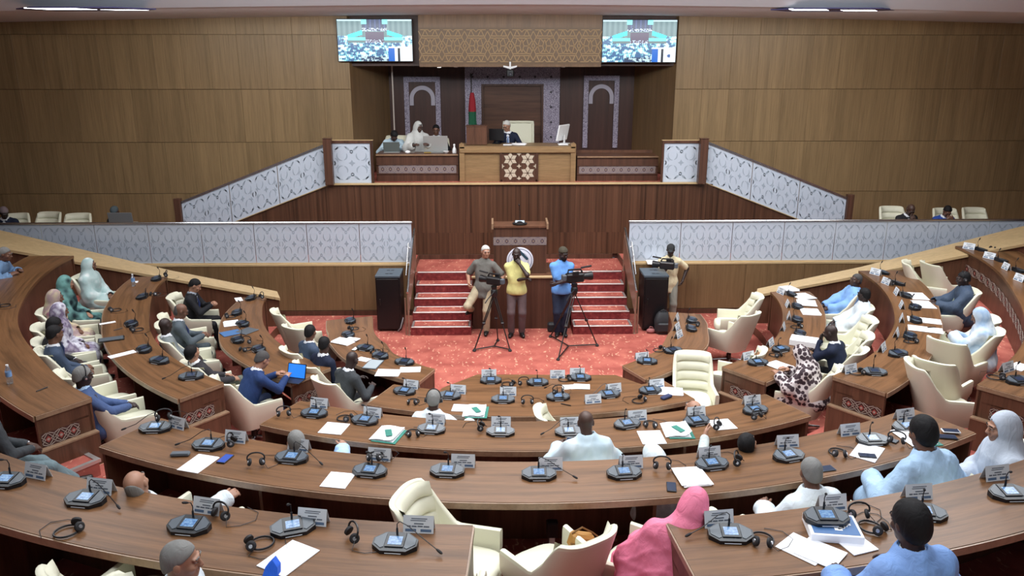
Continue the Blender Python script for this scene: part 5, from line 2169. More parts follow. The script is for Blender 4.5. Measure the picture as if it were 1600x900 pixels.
def open_report(k, px, py, dr, lab, curl=.05):
    p, a = spot(k, px, py)
    b = thing('open_report', lab, 'report', p, a + dr, 'open reports with green covers')
    m = MB()
    m.box((.03, -.03, .003), (.27, .33, .005))
    m.build('green_cover', M_GREEN, b, None)
    m = MB()
    rows = []
    for i in range(10):
        u = i / 9
        rows.append([(-.14 + .27 * u, -.17 + .33 * j, .008 + .018 * math.sin(PI * min(1, u * 1.1)) + curl * max(0, u - .7) ** 1.2 * 3 * (1 - j * .5)) for j in np.linspace(0, 1, 6)])
    m.grid(rows, flip=True)
    m.grid([[(q[0], q[1], .006) for q in r] for r in rows])
    m.build('pages', M_PAPER, b, 60)
    m = MB()
    m.box((.02, -.02, .034), (.07, .15, .004), rz=.5, m=None)
    m.build('green_bookmark', M_GREEN, b, None)
    return b


open_report('B', 606, 679, -.05, 'open report with a green cover in the second middle row, near the left')
open_report('B', 1056, 673, -.25, 'curling open report with a green cover, right of the flat sheet', .10)
open_report('A', 742, 643, .05, 'green-covered report at the writing hand of the white-robed man')
open_report('C', 1428, 684, -.3, 'open report with a green cover before the man in pale blue with black hair')

# box file under a unit on the nearest right desk
p, a = spot('DR', 1300, 832)
bx = thing('box_file', 'flat white and blue box under a conference unit on the nearest right desk', 'box', p, a - .35)
m = MB()
m.box((0, 0, .03), (.34, .27, .06), cham=.004)
m.build('box_body', M_PAPER, bx)
m = MB()
m.box((0, 0, .061), (.30, .235, .003))
m.build('printed_cover', M_BLUEC, bx, None)
m = MB()
for s in range(5):
    m.box((.02 + .02 * s, -.06 + .02 * s, .0635), (.05, .03, .002), rz=.4 * s)
o = m.build('cover_print', M_PAPER, bx, None)
o['kind'] = 'stuff'
u = dup(UNIT['up'], (p.x - .03, p.y + .045, p.z + .064), a - .25, 'conference unit standing on a flat box on the nearest right desk', 'conference microphone units')
p2, a2 = spot('DR', 1330, 846)
m = MB()
m.box((0, 0, .004), (.20, .28, .006))
o = m.build('paper_sheet', M_PAPER, None, None)
o.location, o.rotation_euler = (p2.x, p2.y, p2.z), (0, 0, a2 + .1)
tag(o, 'white sheet at the elbow of the man in the black cap', 'paper', 'papers on the desks')
# box file on the second right desk
p, a = spot('R1', 1256, 538)
bx = thing('box_file', 'thick white box file in front of the man in the navy suit', 'box', p, a + .1)
m = MB()
m.box((0, 0, .045), (.27, .40, .09), cham=.004)
m.build('box_body', M_PAPER, bx)
m = MB()
m.box((.137, 0, .045), (.003, .34, .05))
m.build('spine_label', base_mat('pink_label', srgb(206, 150, 150), .5), bx, None)


# phones, folders, keyboard, bottle, pens -------------------------
def slab(name, k, px, py, dr, size, lab, cat, mat, scr=None, z=0.0):
    p, a = spot(k, px, py)
    t_ = thing(name, lab, cat, (p.x, p.y, p.z + z), a + dr)
    m = MB()
    m.box((0, 0, size[2] / 2), size, cham=min(size) * .3)
    m.build('body', mat, t_)
    m = MB()
    m.box((0, 0, size[2] + .0003), (size[0] * .9, size[1] * .9, .0008))
    m.build('front_glass', scr or M_SCRDARK, t_, None)
    return t_


M_BLUEPHONE = base_mat('blue_phone_glass', srgb(54, 84, 170), .2)
slab('mobile_phone', 'C', 352, 718, .1, (.085, .16, .011), 'blue-faced phone beside the overhanging white sheet', 'phone', M_BLACK, M_BLUEPHONE)
slab('mobile_phone', 'C', 1049, 762, -.3, (.08, .15, .011), 'dark phone left of the pink veil', 'phone', M_BLACK)
slab('mobile_phone', 'C', 1355, 714, 1.0, (.075, .15, .010), 'dark phone lying on the white papers by the grey-haired man', 'phone', M_BLACK, None, .008)
slab('tablet_computer', 'C', 1292, 733, -.1, (.13, .09, .010), 'small grey tablet right of the grey-haired man', 'tablet', M_GREYPANEL)
slab('mobile_phone', 'C', 1480, 684, .9, (.09, .17, .014), 'lower black phone at the right end of the third middle row', 'phone', M_BLACK)
slab('mobile_phone', 'C', 1485, 677, .9, (.08, .16, .014), 'white phone on top at the right end of the third middle row', 'phone', M_PLASTICW, None, .016)
slab('sunglasses_case', 'C', 282, 712, .45, (.17, .06, .03), 'grey spectacle case left of the overhanging white sheet', 'case', M_GREYPANEL, M_GREYPANEL)
slab('mobile_phone', 'L1', 437, 584, .3, (.08, .16, .011), 'phone beside the open tablet computer', 'phone', M_BLACK, M_GREYPANEL)
slab('keyboard', 'L2', 174, 531, -.1, (.16, .34, .02), 'flat dark keyboard on the third left desk', 'keyboard', M_BLACK, M_GREYPANEL)
slab('folder', 'L1', 361, 521, .2, (.24, .3, .012), 'blue folder on the second left desk', 'folder', M_BLUEC, M_BLUEC)
slab('folder', 'L1', 386, 518, .6, (.24, .28, .014), 'grey folder beside the blue one on the second left desk', 'folder', M_GREYPANEL, M_GREYPANEL)
slab('newspaper', 'L0', 583, 570, .4, (.22, .36, .012), 'folded grey newspaper on the innermost left desk', 'newspaper', M_GREYPANEL, base_mat('newsprint', srgb(150, 160, 166), .7))
slab('mobile_phone', 'L0', 555, 546, .5, (.07, .14, .011), 'small phone by the pale book on the innermost left desk', 'phone', M_BLACK, M_PLASTICW)
slab('mobile_phone', 'B', 889, 690, -.5, (.08, .15, .011), 'white-edged phone held low by the bald man in white', 'phone', M_PLASTICW, M_SCRDARK)
slab('spectacles_case', 'A', 1041, 622, .3, (.17, .07, .03), 'dark blue soft case at the right end of the first middle row', 'case', base_mat('navy_cloth', srgb(32, 44, 84), .6), MATS['navy_cloth'])
slab('mobile_phone', 'C', 1390, 688, .3, (.08, .15, .011), 'phone in a dark case right of the white papers', 'phone', M_BLACK, M_GREYPANEL)
for k, px, py, dr, lab in (('L3', 66, 609, .3, 'dark pen on the outermost left desk'), ('L2', 185, 515, .5, 'pen near the keyboard on the third left desk'), ('R2', 1455, 513, .6, 'pen lying on the fourth wide paper'), ('R1', 1204, 569, .2, 'black pen by the woman in leopard print'), ('A', 884, 633, 1.0, 'pen near the middle of the first middle row')):
    p, a = spot(k, px, py)
    t_ = thing('pen', lab, 'pen', (p.x, p.y, p.z + (.009 if 'lying' in lab else 0)), a + dr, 'pens on the desks')
    m = MB()
    m.tube([(0, -.07, .006), (0, .06, .006)], .006, 6)
    m.build('barrel', M_BLACK, t_)
    m = MB()
    m.tube([(0, .06, .006), (0, .075, .006)], [.005, .001], 6)
    m.build('tip', M_STEEL, t_)

p = at_z(16, 599, ZT[3])
bt = thing('water_bottle', 'clear plastic water bottle with a blue label on the outermost left desk', 'bottle', p)
M_CLEAR = base_mat('clear_plastic', srgb(214, 226, 236), .1, trans=.9)
m = MB()
m.lathe([(.028, 0), (.032, .01), (.032, .07), (.029, .08), (.032, .09), (.032, .15), (.014, .19), (.013, .205)], (0, 0, 0), 18)
m.build('bottle_body', M_CLEAR, bt)
m = MB()
m.lathe([(.0325, .085), (.0325, .14)], (0, 0, 0), 18)
m.build('label', base_mat('blue_bottle_label', srgb(120, 160, 210), .4), bt)
m = MB()
m.lathe([(.015, .203), (.015, .222)], (0, 0, 0), 14)
m.build('cap', M_PLASTICW, bt)
p = at_z(209, 447, ZT[2])
bt2 = dup(bt, p, 0, 'clear water bottle at the stage end of the third left desk')

# tablet computer with a blue picture, on the second left desk
p, a = spot('L1', 463, 592)
tb = thing('tablet_computer', 'open tablet with a bright blue screen and black keyboard', 'tablet', p, a + .35)
m = MB()
m.box((0, -.08, .006), (.28, .19, .012), cham=.003)
m.build('keyboard_cover', M_BLACK, tb)
T = Matrix.Rotation(D2R(-18), 4, 'X')
m = MB()
m.box((0, .03, .105), (.28, .010, .20), cham=.003, m=T)
hs = m.build('display_housing', M_BLACK, tb)
M_TABSCR = base_mat('blue_tablet_screen', srgb(30, 90, 200), .2, emit=srgb(44, 126, 226), estr=1.0)
m = MB()
m.box((0, .0245, .105), (.255, .002, .18), m=T)
m.build('screen', M_TABSCR, hs, None)
tb2 = p

# small aisle items
for (px, py, z, lab, nm, cat, mat) in (
        (1410, 588, ZTIER[2], 'grey leather bag on the floor by the empty cream chairs', 'shoulder_bag', 'bag', base_mat('grey_leather', srgb(112, 122, 132), .5)),
        (1122, 660, ZTIER[1], 'grey bag on the floor by the cream chair in the right gangway', 'shoulder_bag', 'bag', MATS['grey_leather']),):
    p = at_z(px, py, z + .10)
    t_ = thing(nm, lab, cat, (p.x, p.y, z), .5)
    m = MB()
    rows = []
    for i in range(7):
        u = i / 6
        k = (1 - .55 * u) * (1 if 0 < i < 6 else .85)
        rows.append([(.15 * k * math.copysign(abs(math.cos(q)) ** .6, math.cos(q)), .07 * k * math.sin(q), .005 + .23 * u) for q in [2 * PI * w / 18 for w in range(18)]])
    m.grid(rows, closed_v=True)
    m.add(rows[0], [tuple(range(17, -1, -1))])
    m.add(rows[-1], [tuple(range(18))])
    m.build('bag_body', mat, t_, 60)
    m = MB()
    m.tube([(-.06, 0, .22), (-.04, 0, .30), (.04, 0, .30), (.06, 0, .22)], .008, 6)
    m.build('strap', mat, t_)


# ---------------------------------------------------------------- cream leather tub chairs
M_CREAMBACK = base_mat('cream_leather_shell', srgb(214, 204, 186), .45, spec=.4)


def chair_proto():
    c = thing('tub_chair', 'x', 'chair')
    # plan path of the shell: from the front of the left arm round the back to the front of the right arm
    def plan(u):        # u in [-1, 1]
        s = 1 if u >= 0 else -1
        t = abs(u)
        if t > .5:
            q = (t - .5) / .5
            return Vector((s * (.285 + .035 * q), -.10 + .38 * q, 0)), Vector((s * 1.0, .10, 0)).normalized()
        q = t / .5
        ang = q * PI / 2
        x = .285 * math.sin(ang) ** .72
        y = -.10 - .20 * math.cos(ang) ** .72
        n = Vector((s * math.sin(ang), -math.cos(ang), 0))
        return Vector((s * x, y, 0)), n.normalized()

    def top(u):
        t = abs(u)
        if t < .30:
            return 1.00
        if t < .58:
            q = (t - .30) / .28
            q = q * q * (3 - 2 * q)
            return 1.00 + (.630 - 1.00) * q
        return .630 - .02 * (t - .58)

    def lean(z, u):
        k = max(0.0, z - .44)
        return Vector((0, -.34 * k * (1 - min(1, abs(u) / .75) ** 2), 0)) + Vector((math.copysign(.02, u) * k, 0, 0))
    U = [-1 + 2 * i / 44 for i in range(45)]
    th = .055
    rows = []
    for u in U:
        p, n = plan(u)
        zt = top(u)
        e = 1.0
        row = []
        zs = [.27, .30, .45, .45 + (zt - .45) * .5, zt - .035]
        for z in zs:
            k = .75 + .25 * min(1, (z - .20) / .25)
            row.append(Vector((p.x * k, p.y * k + (0 if z > .4 else .0), z)) + lean(z, u) + n * .0)
        for (o, dz) in ((-.006, -.008), (-th * .5, .0), (-th + .006, -.008)):
            row.append(p + lean(zt, u) + n * o + Vector((0, 0, zt + dz)))
        for z in (zt - .035, .45 + (zt - .45) * .5, .45, .36):
            k = .75 + .25 * min(1, (z - .20) / .25)
            row.append(Vector((p.x * k, p.y * k, z)) + lean(z, u) - n * th)
        rows.append(row)
    m = MB()
    n_out = 5
    full = rows
    m.grid(full)
    # front ends of the arms
    for r, fl in ((rows[0], 1), (rows[-1], 0)):
        m.add(r, [tuple(range(len(r)))[::-1] if fl else tuple(range(len(r)))])
    # underside
    bot = [r[0] for r in rows]
    m.add(bot, [tuple(range(len(bot)))])
    # colour: outside of the shell slightly greyer
    me = m.mesh('shell', [M_CREAM, M_CREAMBACK], 50)
    mi = np.zeros(len(me.polygons), dtype=np.int32)
    per = len(rows[0]) - 1
    for i in range(len(U) - 1):
        for j in range(per):
            if j < 4:
                mi[i * per + j] = 1
    me.polygons.foreach_set('material_index', mi)
    link('shell', me, c)
    # padded inner back with horizontal channels: four segments
    def inner(u, z):
        p, n = plan(u)
        k = .75 + .25 * min(1, (z - .20) / .25)
        return Vector((p.x * k, p.y * k, z)) + lean(z, u) - n * (th - .008), n
    edges = [.47, .60, .73, .86, .985]
    for a, b in zip(edges, edges[1:]):
        m = MB()
        rows = []
        for i in range(19):
            u = -.40 + .80 * i / 18
            row = []
            for j in range(9):
                v = j / 8
                z = a + (b - a) * v
                p, n = inner(u, z)
                puff = .040 * math.sin(PI * min(1, max(0, v))) ** .45 * (1 - (abs(u) / .405) ** 6) + .004
                row.append(p - n * puff)
            rows.append(row)
        m.grid(rows, flip=True)
        m.build('back_cushion', M_CREAM, c, 70)
    # seat cushion, proud at the front
    m = MB()
    rows = []
    N = 26
    for k, (sc, z) in enumerate([(.90, .33), (.98, .345), (1.0, .40), (1.0, .44), (.97, .468), (.88, .482), (.6, .487), (.02, .488)]):
        row = []
        for i in range(N):
            t = 2 * PI * i / N
            x = .245 * math.copysign(abs(math.cos(t)) ** .55, math.cos(t))
            y = .05 + .275 * math.copysign(abs(math.sin(t)) ** .55, math.sin(t))
            row.append((x * sc, .05 + (y - .05) * sc + .03, z))
        rows.append(row)
    m.grid(rows, closed_v=True)
    m.add(rows[0], [tuple(range(N))[::-1]])
    m.build('seat', M_CREAM, c, 60)
    m = MB()
    m.lathe([(.04, .05), (.04, .16), (.028, .17), (.028, .25), (.12, .262), (.12, .29)], (0, 0, 0), 16)
    m.build('column', M_DARKMETAL, c)
    for i in range(4):
        a = PI / 4 + i * PI / 2
        m = MB()
        d = Vector((math.cos(a), math.sin(a), 0))
        m.tube([Vector((0, 0, .065)) + d * .03, Vector((0, 0, .052)) + d * .16, Vector((0, 0, .03)) + d * .30], [.024, .02, .016], 8)
        m.tube([Vector((0, 0, .03)) + d * .285, Vector((0, 0, .0)) + d * .285], [.016, .02], 8)
        m.build('base_leg', M_STEEL, c)
    return c


CHAIR = chair_proto()
_ch_first = [True]


def chair(x, y, z, heading, label, group='cream tub chairs'):
    """heading: radians; 0 faces away from the camera (+y), turning left with positive values."""
    if _ch_first[0]:
        _ch_first[0] = False
        CHAIR.location, CHAIR.rotation_euler = (x, y, z), (0, 0, heading)
        CHAIR['label'], CHAIR['group'] = label, group
        return CHAIR
    return dup(CHAIR, (x, y, z), heading, label, group)


def chair_px(px, py, zfl, heading, label, zs=.47):
    p = at_z(px, py, zfl + zs)
    return chair(p.x, p.y, zfl, heading, label)


def chair_top(px, py, zfl, heading, label):
    """Placed by the middle of its top edge."""
    p = at_z(px, py, zfl + 1.0)
    return chair(p.x - math.sin(heading) * .48, p.y + math.cos(heading) * .48, zfl, heading, label)


g0 = ZTIER
chair_top(423, 487, g0[0], D2R(-62), 'empty cream chair behind the innermost left desk, nearer the oak wall')
chair_top(450, 512, g0[0], D2R(-35), 'empty cream chair behind the innermost left desk, beside the seated men')
chair_px(1147, 503, g0[0], D2R(80), 'empty cream chair right of the stage, facing left, nearest the oak wall')
chair_px(1141, 526, g0[0], D2R(35), 'empty cream chair right of the stage with its back to us')
chair_px(1083, 619, g0[0], D2R(172), 'large empty cream chair facing us in the right gangway')
chair_px(1142, 592, g0[0], D2R(60), 'cream chair half hidden by the end of the second right desk')
p = pol(5.64, 66.5)
chair(p.x, p.y, g0[1], D2R(78), 'empty cream chair between the man in white and the navy suit, further one')
p = pol(5.62, 58.5)
chair(p.x, p.y, g0[1], D2R(66), 'empty cream chair directly behind the man in the navy suit')
chair_top(1409, 408, g0[2], D2R(-112), 'empty cream chair at the far end of the third right desk, ribs towards us')
chair_px(1475, 452, g0[2], D2R(-80), 'empty cream chair seen side on near the red box')
_q = pol(7.2, 63.4)
chair(_q.x, _q.y, g0[2], D2R(64), 'empty cream chair between the dark robe and the white headscarf')
chair_top(1418, 566, g0[2], D2R(-96), 'empty cream chair facing right by the near end of the third right desk')
chair_top(1455, 565, g0[2], D2R(-46), 'empty cream chair with its back to the third right desk, middle of three')
chair_top(619, 767, g0[3], D2R(-108), 'empty cream chair turned towards us behind the nearest left desk')
chair_top(934, 846, g0[3] + .02, D2R(32), 'cream chair in the centre foreground with a brown purse on it')
chair_top(834, 642, g0[1], D2R(-86), 'cream chair hidden behind the second middle row, only its top showing')
p = pol(7.2, -46.5)
chair(p.x, p.y, g0[2], D2R(-44), 'empty cream chair between the blue jacket and the grey-haired man in blue')
p = pol(5.62, -71.5)
chair(p.x, p.y, g0[1], D2R(-60), 'empty cream chair between the black suit and the grey suit')
chair_top(86, 912, g0[4], D2R(-22), 'cream chair cut by the lower left corner of the picture')
_q = at_z(752, 872, g0[4] + .66)
chair(_q.x - .30, _q.y - .33, g0[4], D2R(-3), 'cream chair at the cut end of the nearest left desk, only an arm showing')
chair_top(1474, 533, g0[2], D2R(-52), 'empty cream chair facing away just in front of the white headscarf')
# the galleries along the back wall
for px, py, hd, lab in ((72, 333, 176, 'left one of two empty cream chairs on the left gallery'), (120, 335, 190, 'right one of two empty cream chairs on the left gallery'), (24, 335, 200, 'cream chair beside the man at the left edge of the gallery'),
                        (1396, 324, 176, 'empty cream chair left of the bald man on the right gallery'), (1480, 327, 178, 'cream chair of the man in blue on the right gallery'), (1526, 326, 180, 'rightmost empty cream chair on the right gallery')):
    q = at_y(px, py, 17.0)
    h_ = D2R(hd)
    chair(q.x - math.sin(h_) * .2, 16.75, q.z - 1.0, h_, lab)
# small cable post under the third middle row
p = pol(8.02, .8)
cp = thing('cable_post', 'small grey cable post on the carpet under the third middle row', 'post', (p.x, p.y, g0[3]))
m = MB()
m.box((0, 0, .11), (.05, .05, .22), cham=.005)
m.build('post_body', M_PLASTICW, cp)
m = MB()
m.box((0, 0, .29), (.10, .08, .15), cham=.01)
m.build('socket_box', M_BLACK, cp)
m = MB()
m.box((0, 0, .01), (.14, .12, .02), cham=.004)
m.build('foot_plate', M_PLASTICW, cp)
# brown purse on the foreground chair, red box under the third right desk
p = at_z(904, 836, g0[3] + .62)
bg = thing('brown_purse', 'tan leather purse lying on the cream chair in the centre foreground', 'bag', (p.x + .02, p.y + .0, g0[3] + .5), .3)
m = MB()
m.box((0, 0, .07), (.2, .10, .13), cham=.02, m=Matrix.Rotation(D2R(18), 4, 'Y'))
m.build('purse_body', base_mat('tan_leather', srgb(176, 128, 66), .45), bg)
m = MB()
m.extrude([(-.11, -.052, .10), (.08, -.052, .04), (.07, -.058, .0), (-.09, -.058, .05)], (0, .012, 0))
m.build('purse_flap', base_mat('dark_tan_leather', srgb(120, 82, 40), .5), bg, None)
m = MB()
m.tube([(-.08, 0, .15), (0, -.02, .20), (.1, .0, .12), (.16, .0, .06)], .008, 6)
m.build('strap', MATS['dark_tan_leather'], bg)
p = at_y(1479, 437, 13.95)
rb = thing('red_box', 'red carton on the floor at the far end behind the third right desk', 'box', (p.x, p.y, g0[2]), .3)
m = MB()
m.box((0, 0, .16), (.24, .2, .32), cham=.006)
m.build('carton', base_mat('red_card', srgb(176, 50, 44), .5), rb)
m = MB()
m.box((0, 0, .322), (.22, .18, .006))
m.build('lid', base_mat('pale_pink_card', srgb(196, 150, 146), .5), rb, None)


# ---------------------------------------------------------------- people: smooth bodies grown from distance fields
class Field:
    def __init__(self, lo, hi, h):
        self.h = h
        self.lo = np.array(lo, dtype=np.float64) - 2 * h
        n = np.ceil((np.array(hi) + 2 * h - self.lo) / h).astype(int) + 1
        self.ax = [self.lo[i] + h * np.arange(n[i]) for i in range(3)]
        self.D = np.full(tuple(n), 0.5, dtype=np.float32)

    def _win(self, lo, hi, pad):
        sl = []
        for i in range(3):
            a = int(np.searchsorted(self.ax[i], lo[i] - pad))
            b = int(np.searchsorted(self.ax[i], hi[i] + pad))
            if b <= a:
                return None, None
            sl.append(slice(a, b))
        g = [self.ax[0][sl[0]][:, None, None], self.ax[1][sl[1]][None, :, None], self.ax[2][sl[2]][None, None, :]]
        return tuple(sl), g

    def _put(self, sl, d, k, mode):
        d = d.astype(np.float32)
        o = self.D[sl]
        if mode == 'add':
            if k > 0:
                e = np.maximum(k - np.abs(o - d), 0) / k
                self.D[sl] = np.minimum(o, d) - e * e * k * .25
            else:
                self.D[sl] = np.minimum(o, d)
        else:
            d = -d
            if k > 0:
                e = np.maximum(k - np.abs(o - d), 0) / k
                self.D[sl] = np.maximum(o, d) + e * e * k * .25
            else:
                self.D[sl] = np.maximum(o, d)

    def cap(self, a, b, ra, rb=None, k=.02, mode='add'):
        rb = ra if rb is None else rb
        a, b = np.array(a, float), np.array(b, float)
        r = max(ra, rb)
        sl, g = self._win(np.minimum(a, b) - r, np.maximum(a, b) + r, k + 2.5 * self.h)
        if sl is None:
            return self
        ab = b - a
        L2 = max(1e-9, ab @ ab)
        t = ((g[0] - a[0]) * ab[0] + (g[1] - a[1]) * ab[1] + (g[2] - a[2]) * ab[2]) / L2
        t = np.clip(t, 0, 1)
        d = np.sqrt((g[0] - a[0] - t * ab[0]) ** 2 + (g[1] - a[1] - t * ab[1]) ** 2 + (g[2] - a[2] - t * ab[2]) ** 2) - (ra + (rb - ra) * t)
        self._put(sl, d, k, mode)
        return self

    def ell(self, c, r, R=None, k=.02, mode='add'):
        c, r = np.array(c, float), np.array(r, float)
        if R is None:
            e = r
        else:
            e = np.sqrt(((np.abs(R) * r[None, :]) ** 2).sum(1))
        sl, g = self._win(c - e, c + e, k + 2.5 * self.h)
        if sl is None:
            return self
        x, y, z = g[0] - c[0], g[1] - c[1], g[2] - c[2]
        if R is not None:
            x, y, z = (R[0, 0] * x + R[1, 0] * y + R[2, 0] * z), (R[0, 1] * x + R[1, 1] * y + R[2, 1] * z), (R[0, 2] * x + R[1, 2] * y + R[2, 2] * z)
        k0 = np.sqrt((x / r[0]) ** 2 + (y / r[1]) ** 2 + (z / r[2]) ** 2)
        k1 = np.sqrt((x / r[0] ** 2) ** 2 + (y / r[1] ** 2) ** 2 + (z / r[2] ** 2) ** 2)
        d = k0 * (k0 - 1) / np.maximum(k1, 1e-6)
        self._put(sl, d, k, mode)
        return self

    def plane(self, p, n, k=.01):
        """Keeps what lies on the side the normal points to."""
        n = np.array(n, float)
        n = n / np.linalg.norm(n)
        d = (self.ax[0][:, None, None] - p[0]) * n[0] + (self.ax[1][None, :, None] - p[1]) * n[1] + (self.ax[2][None, None, :] - p[2]) * n[2]
        self._put((slice(None),) * 3, d, k, 'sub')
        return self

    def folds(self, amp, seed=0.0, f=30.0, zf=5.0, n=4):
        """Creases: a few warped ridge waves, mostly hanging downwards."""
        x, y, z = self.ax[0][:, None, None], self.ax[1][None, :, None], self.ax[2][None, None, :]
        rnd = random.Random(int(seed * 100))
        w = 1.5 * np.sin(zf * z + 5 * x + seed) + 1.3 * np.sin(8 * y + 4 * z + 2 * seed) + 1.1 * np.sin(9 * x - 6 * y + seed)
        tot = 0
        for q in range(n):
            t = PI * (q + rnd.random() * .8) / n
            k = f * rnd.uniform(.75, 1.35)
            u = k * (math.cos(t) * x + math.sin(t) * y + rnd.uniform(-.45, .45) * z) + w * rnd.uniform(.8, 1.5) + rnd.random() * 6
            tot = tot + (.35 - np.exp(-(np.sin(u * .5) / .36) ** 2)) * rnd.uniform(.6, 1.1)
        self.D += (amp * .62 * tot).astype(np.float32)
        return self

    def mesh(self):
        D = self.D
        S = D < 0
        c = [S[i:S.shape[0] - 1 + i, j:S.shape[1] - 1 + j, l:S.shape[2] - 1 + l] for i in (0, 1) for j in (0, 1) for l in (0, 1)]
        cnt = sum(q.astype(np.int8) for q in c)
        act = (cnt > 0) & (cnt < 8)
        I = np.argwhere(act)
        if not len(I):
            return np.zeros((0, 3)), np.zeros((0, 4), int)
        idx = np.full(act.shape, -1, dtype=np.int32)
        idx[act] = np.arange(len(I))
        off = np.array([(i, j, l) for i in (0, 1) for j in (0, 1) for l in (0, 1)])
        V = np.stack([D[I[:, 0] + o[0], I[:, 1] + o[1], I[:, 2] + o[2]] for o in off], 1).astype(np.float64)
        P = np.zeros((len(I), 3))
        N = np.zeros(len(I))
        for a in range(8):
            for b in range(a + 1, 8):
                if np.abs(off[a] - off[b]).sum() != 1:
                    continue
                va, vb = V[:, a], V[:, b]
                m = (va < 0) != (vb < 0)
                t = np.where(m, va / np.where(m, va - vb, 1), 0)
                p = off[a][None, :] + t[:, None] * (off[b] - off[a])[None, :]
                P += np.where(m[:, None], p, 0)
                N += m
        P = (P / N[:, None] + I) * self.h + self.lo
        Q = []
        for ax in range(3):
            o1, o2 = (ax + 1) % 3, (ax + 2) % 3
            s0 = [slice(None)] * 3
            s1 = [slice(None)] * 3
            s0[ax], s1[ax] = slice(0, -1), slice(1, None)
            A, B = S[tuple(s0)], S[tuple(s1)]
            ch = A != B
            e = np.argwhere(ch)
            e = e[(e[:, o1] > 0) & (e[:, o2] > 0) & (e[:, o1] < S.shape[o1] - 1) & (e[:, o2] < S.shape[o2] - 1)]
            if not len(e):
                continue
            ins = A[e[:, 0], e[:, 1], e[:, 2]]

            def cell(d1, d2):
                q = e.copy()
                q[:, o1] -= d1
                q[:, o2] -= d2
                return idx[q[:, 0], q[:, 1], q[:, 2]]
            q = np.stack([cell(1, 1), cell(0, 1), cell(0, 0), cell(1, 0)], 1)
            q = np.where(ins[:, None], q, q[:, ::-1])
            Q.append(q)
        Q = np.concatenate(Q) if Q else np.zeros((0, 4), int)
        return P, Q[(Q >= 0).all(1)]


def mesh_np(name, parts, mat):
    V, F, n = [], [], 0
    for v, f in parts:
        if len(v):
            V.append(v)
            F.append(f + n)
            n += len(v)
    V, F = np.concatenate(V), np.concatenate(F)
    me = bpy.data.meshes.new(name)
    me.vertices.add(len(V))
    me.vertices.foreach_set('co', V.astype(np.float32).ravel())
    me.loops.add(len(F) * 4)
    me.loops.foreach_set('vertex_index', F.astype(np.int32).ravel())
    me.polygons.add(len(F))
    me.polygons.foreach_set('loop_start', np.arange(0, len(F) * 4, 4, dtype=np.int32))
    me.polygons.foreach_set('loop_total', np.full(len(F), 4, dtype=np.int32))
    me.update(calc_edges=True)
    me.polygons.foreach_set('use_smooth', np.ones(len(F), dtype=bool))
    me.materials.append(mat)
    return me


def vec(*a):
    return np.array(a, dtype=float)


def unit(v):
    return v / max(1e-9, np.linalg.norm(v))


def ik(root, target, l1, l2, pole):
    d = target - root
    L = np.linalg.norm(d)
    if L > (l1 + l2) * .995:
        target = root + d / L * (l1 + l2) * .995
        d = target - root
        L = np.linalg.norm(d)
    u = d / L
    a = (l1 * l1 - l2 * l2 + L * L) / (2 * L)
    h = math.sqrt(max(0, l1 * l1 - a * a))
    p = pole - u * (pole @ u)
    return root + u * a + unit(p) * h, target


def rot(ax, deg):
    a = D2R(deg)
    c, s = math.cos(a), math.sin(a)
    if ax == 'x':
        return np.array([[1, 0, 0], [0, c, -s], [0, s, c]])
    if ax == 'y':
        return np.array([[c, 0, s], [0, 1, 0], [-s, 0, c]])
    return np.array([[c, -s, 0], [s, c, 0], [0, 0, 1]])


def skin(name, col, rough=.5):
    if name in MATS:
        return MATS[name]
    m = base_mat(name, col, rough)
    t = NT(m)
    n = t.n('ShaderNodeTexNoise', i_2=9.0, i_3=3.0)
    t.l(t.coords('Object', (1, 1, 1)), n.inputs[0])
    t.l(t.ramp(n.outputs[0], [(.35, mul(col, .86)), (.65, mul(col, 1.12))]), t.b.inputs['Base Color'])
    return m


def fabric(name, rgb, rough=.8, sheen=0.0):
    if name in MATS:
        return MATS[name]
    col = srgb(*rgb)
    m = base_mat(name, col, rough, spec=.25)
    t = NT(m)
    n = t.n('ShaderNodeTexNoise', i_2=7.0, i_3=4.0)
    t.l(t.coords('Object', (1, 1, 1)), n.inputs[0])
    t.l(t.ramp(n.outputs[0], [(.3, mul(col, .88)), (.7, mul(col, 1.10))]), t.b.inputs['Base Color'])
    n2 = t.n('ShaderNodeTexNoise', i_2=16.0, i_3=3.0, i_8=1.2)
    t.l(t.coords('Object', (1, 1, .45)), n2.inputs[0])
    t.bump(n2.outputs[0], .45, .02)
    return m


def print_fabric(name, rgb_list, scale, kind='floral'):
    if name in MATS:
        return MATS[name]
    cols = [srgb(*c) for c in rgb_list]
    m = base_mat(name, cols[0], .75, spec=.25)
    t = NT(m)
    v = t.n('ShaderNodeTexVoronoi', i_2=scale)
    if kind == 'leopard':
        t.l(t.coords('Object', (1, 1, 1)), v.inputs[0])
        c = t.ramp(v.outputs['Distance'], [(0.0, cols[1]), (.08, cols[0]), (.44, cols[0]), (.52, cols[1]), (.57, cols[2]), (1, cols[2])])
        t.l(c, t.b.inputs['Base Color'])
    else:
        w = t.n('ShaderNodeTexNoise', i_2=scale * .7, i_3=3.0)
        t.l(t.coords('Object', (1, 1, 1)), v.inputs[0])
        t.l(t.coords('Object', (1, 1, 1)), w.inputs[0])
        st = [(i / (len(cols) - 1) * .5 + .26, c) for i, c in enumerate(cols)]
        c = t.ramp(w.outputs[0], st)
        d = t.ramp(v.outputs['Distance'], [(.12, (1, 1, 1, 1)), (.3, (0, 0, 0, 1))])
        t.l(t.mix(d, c, cols[-1]), t.b.inputs['Base Color'])
    return m


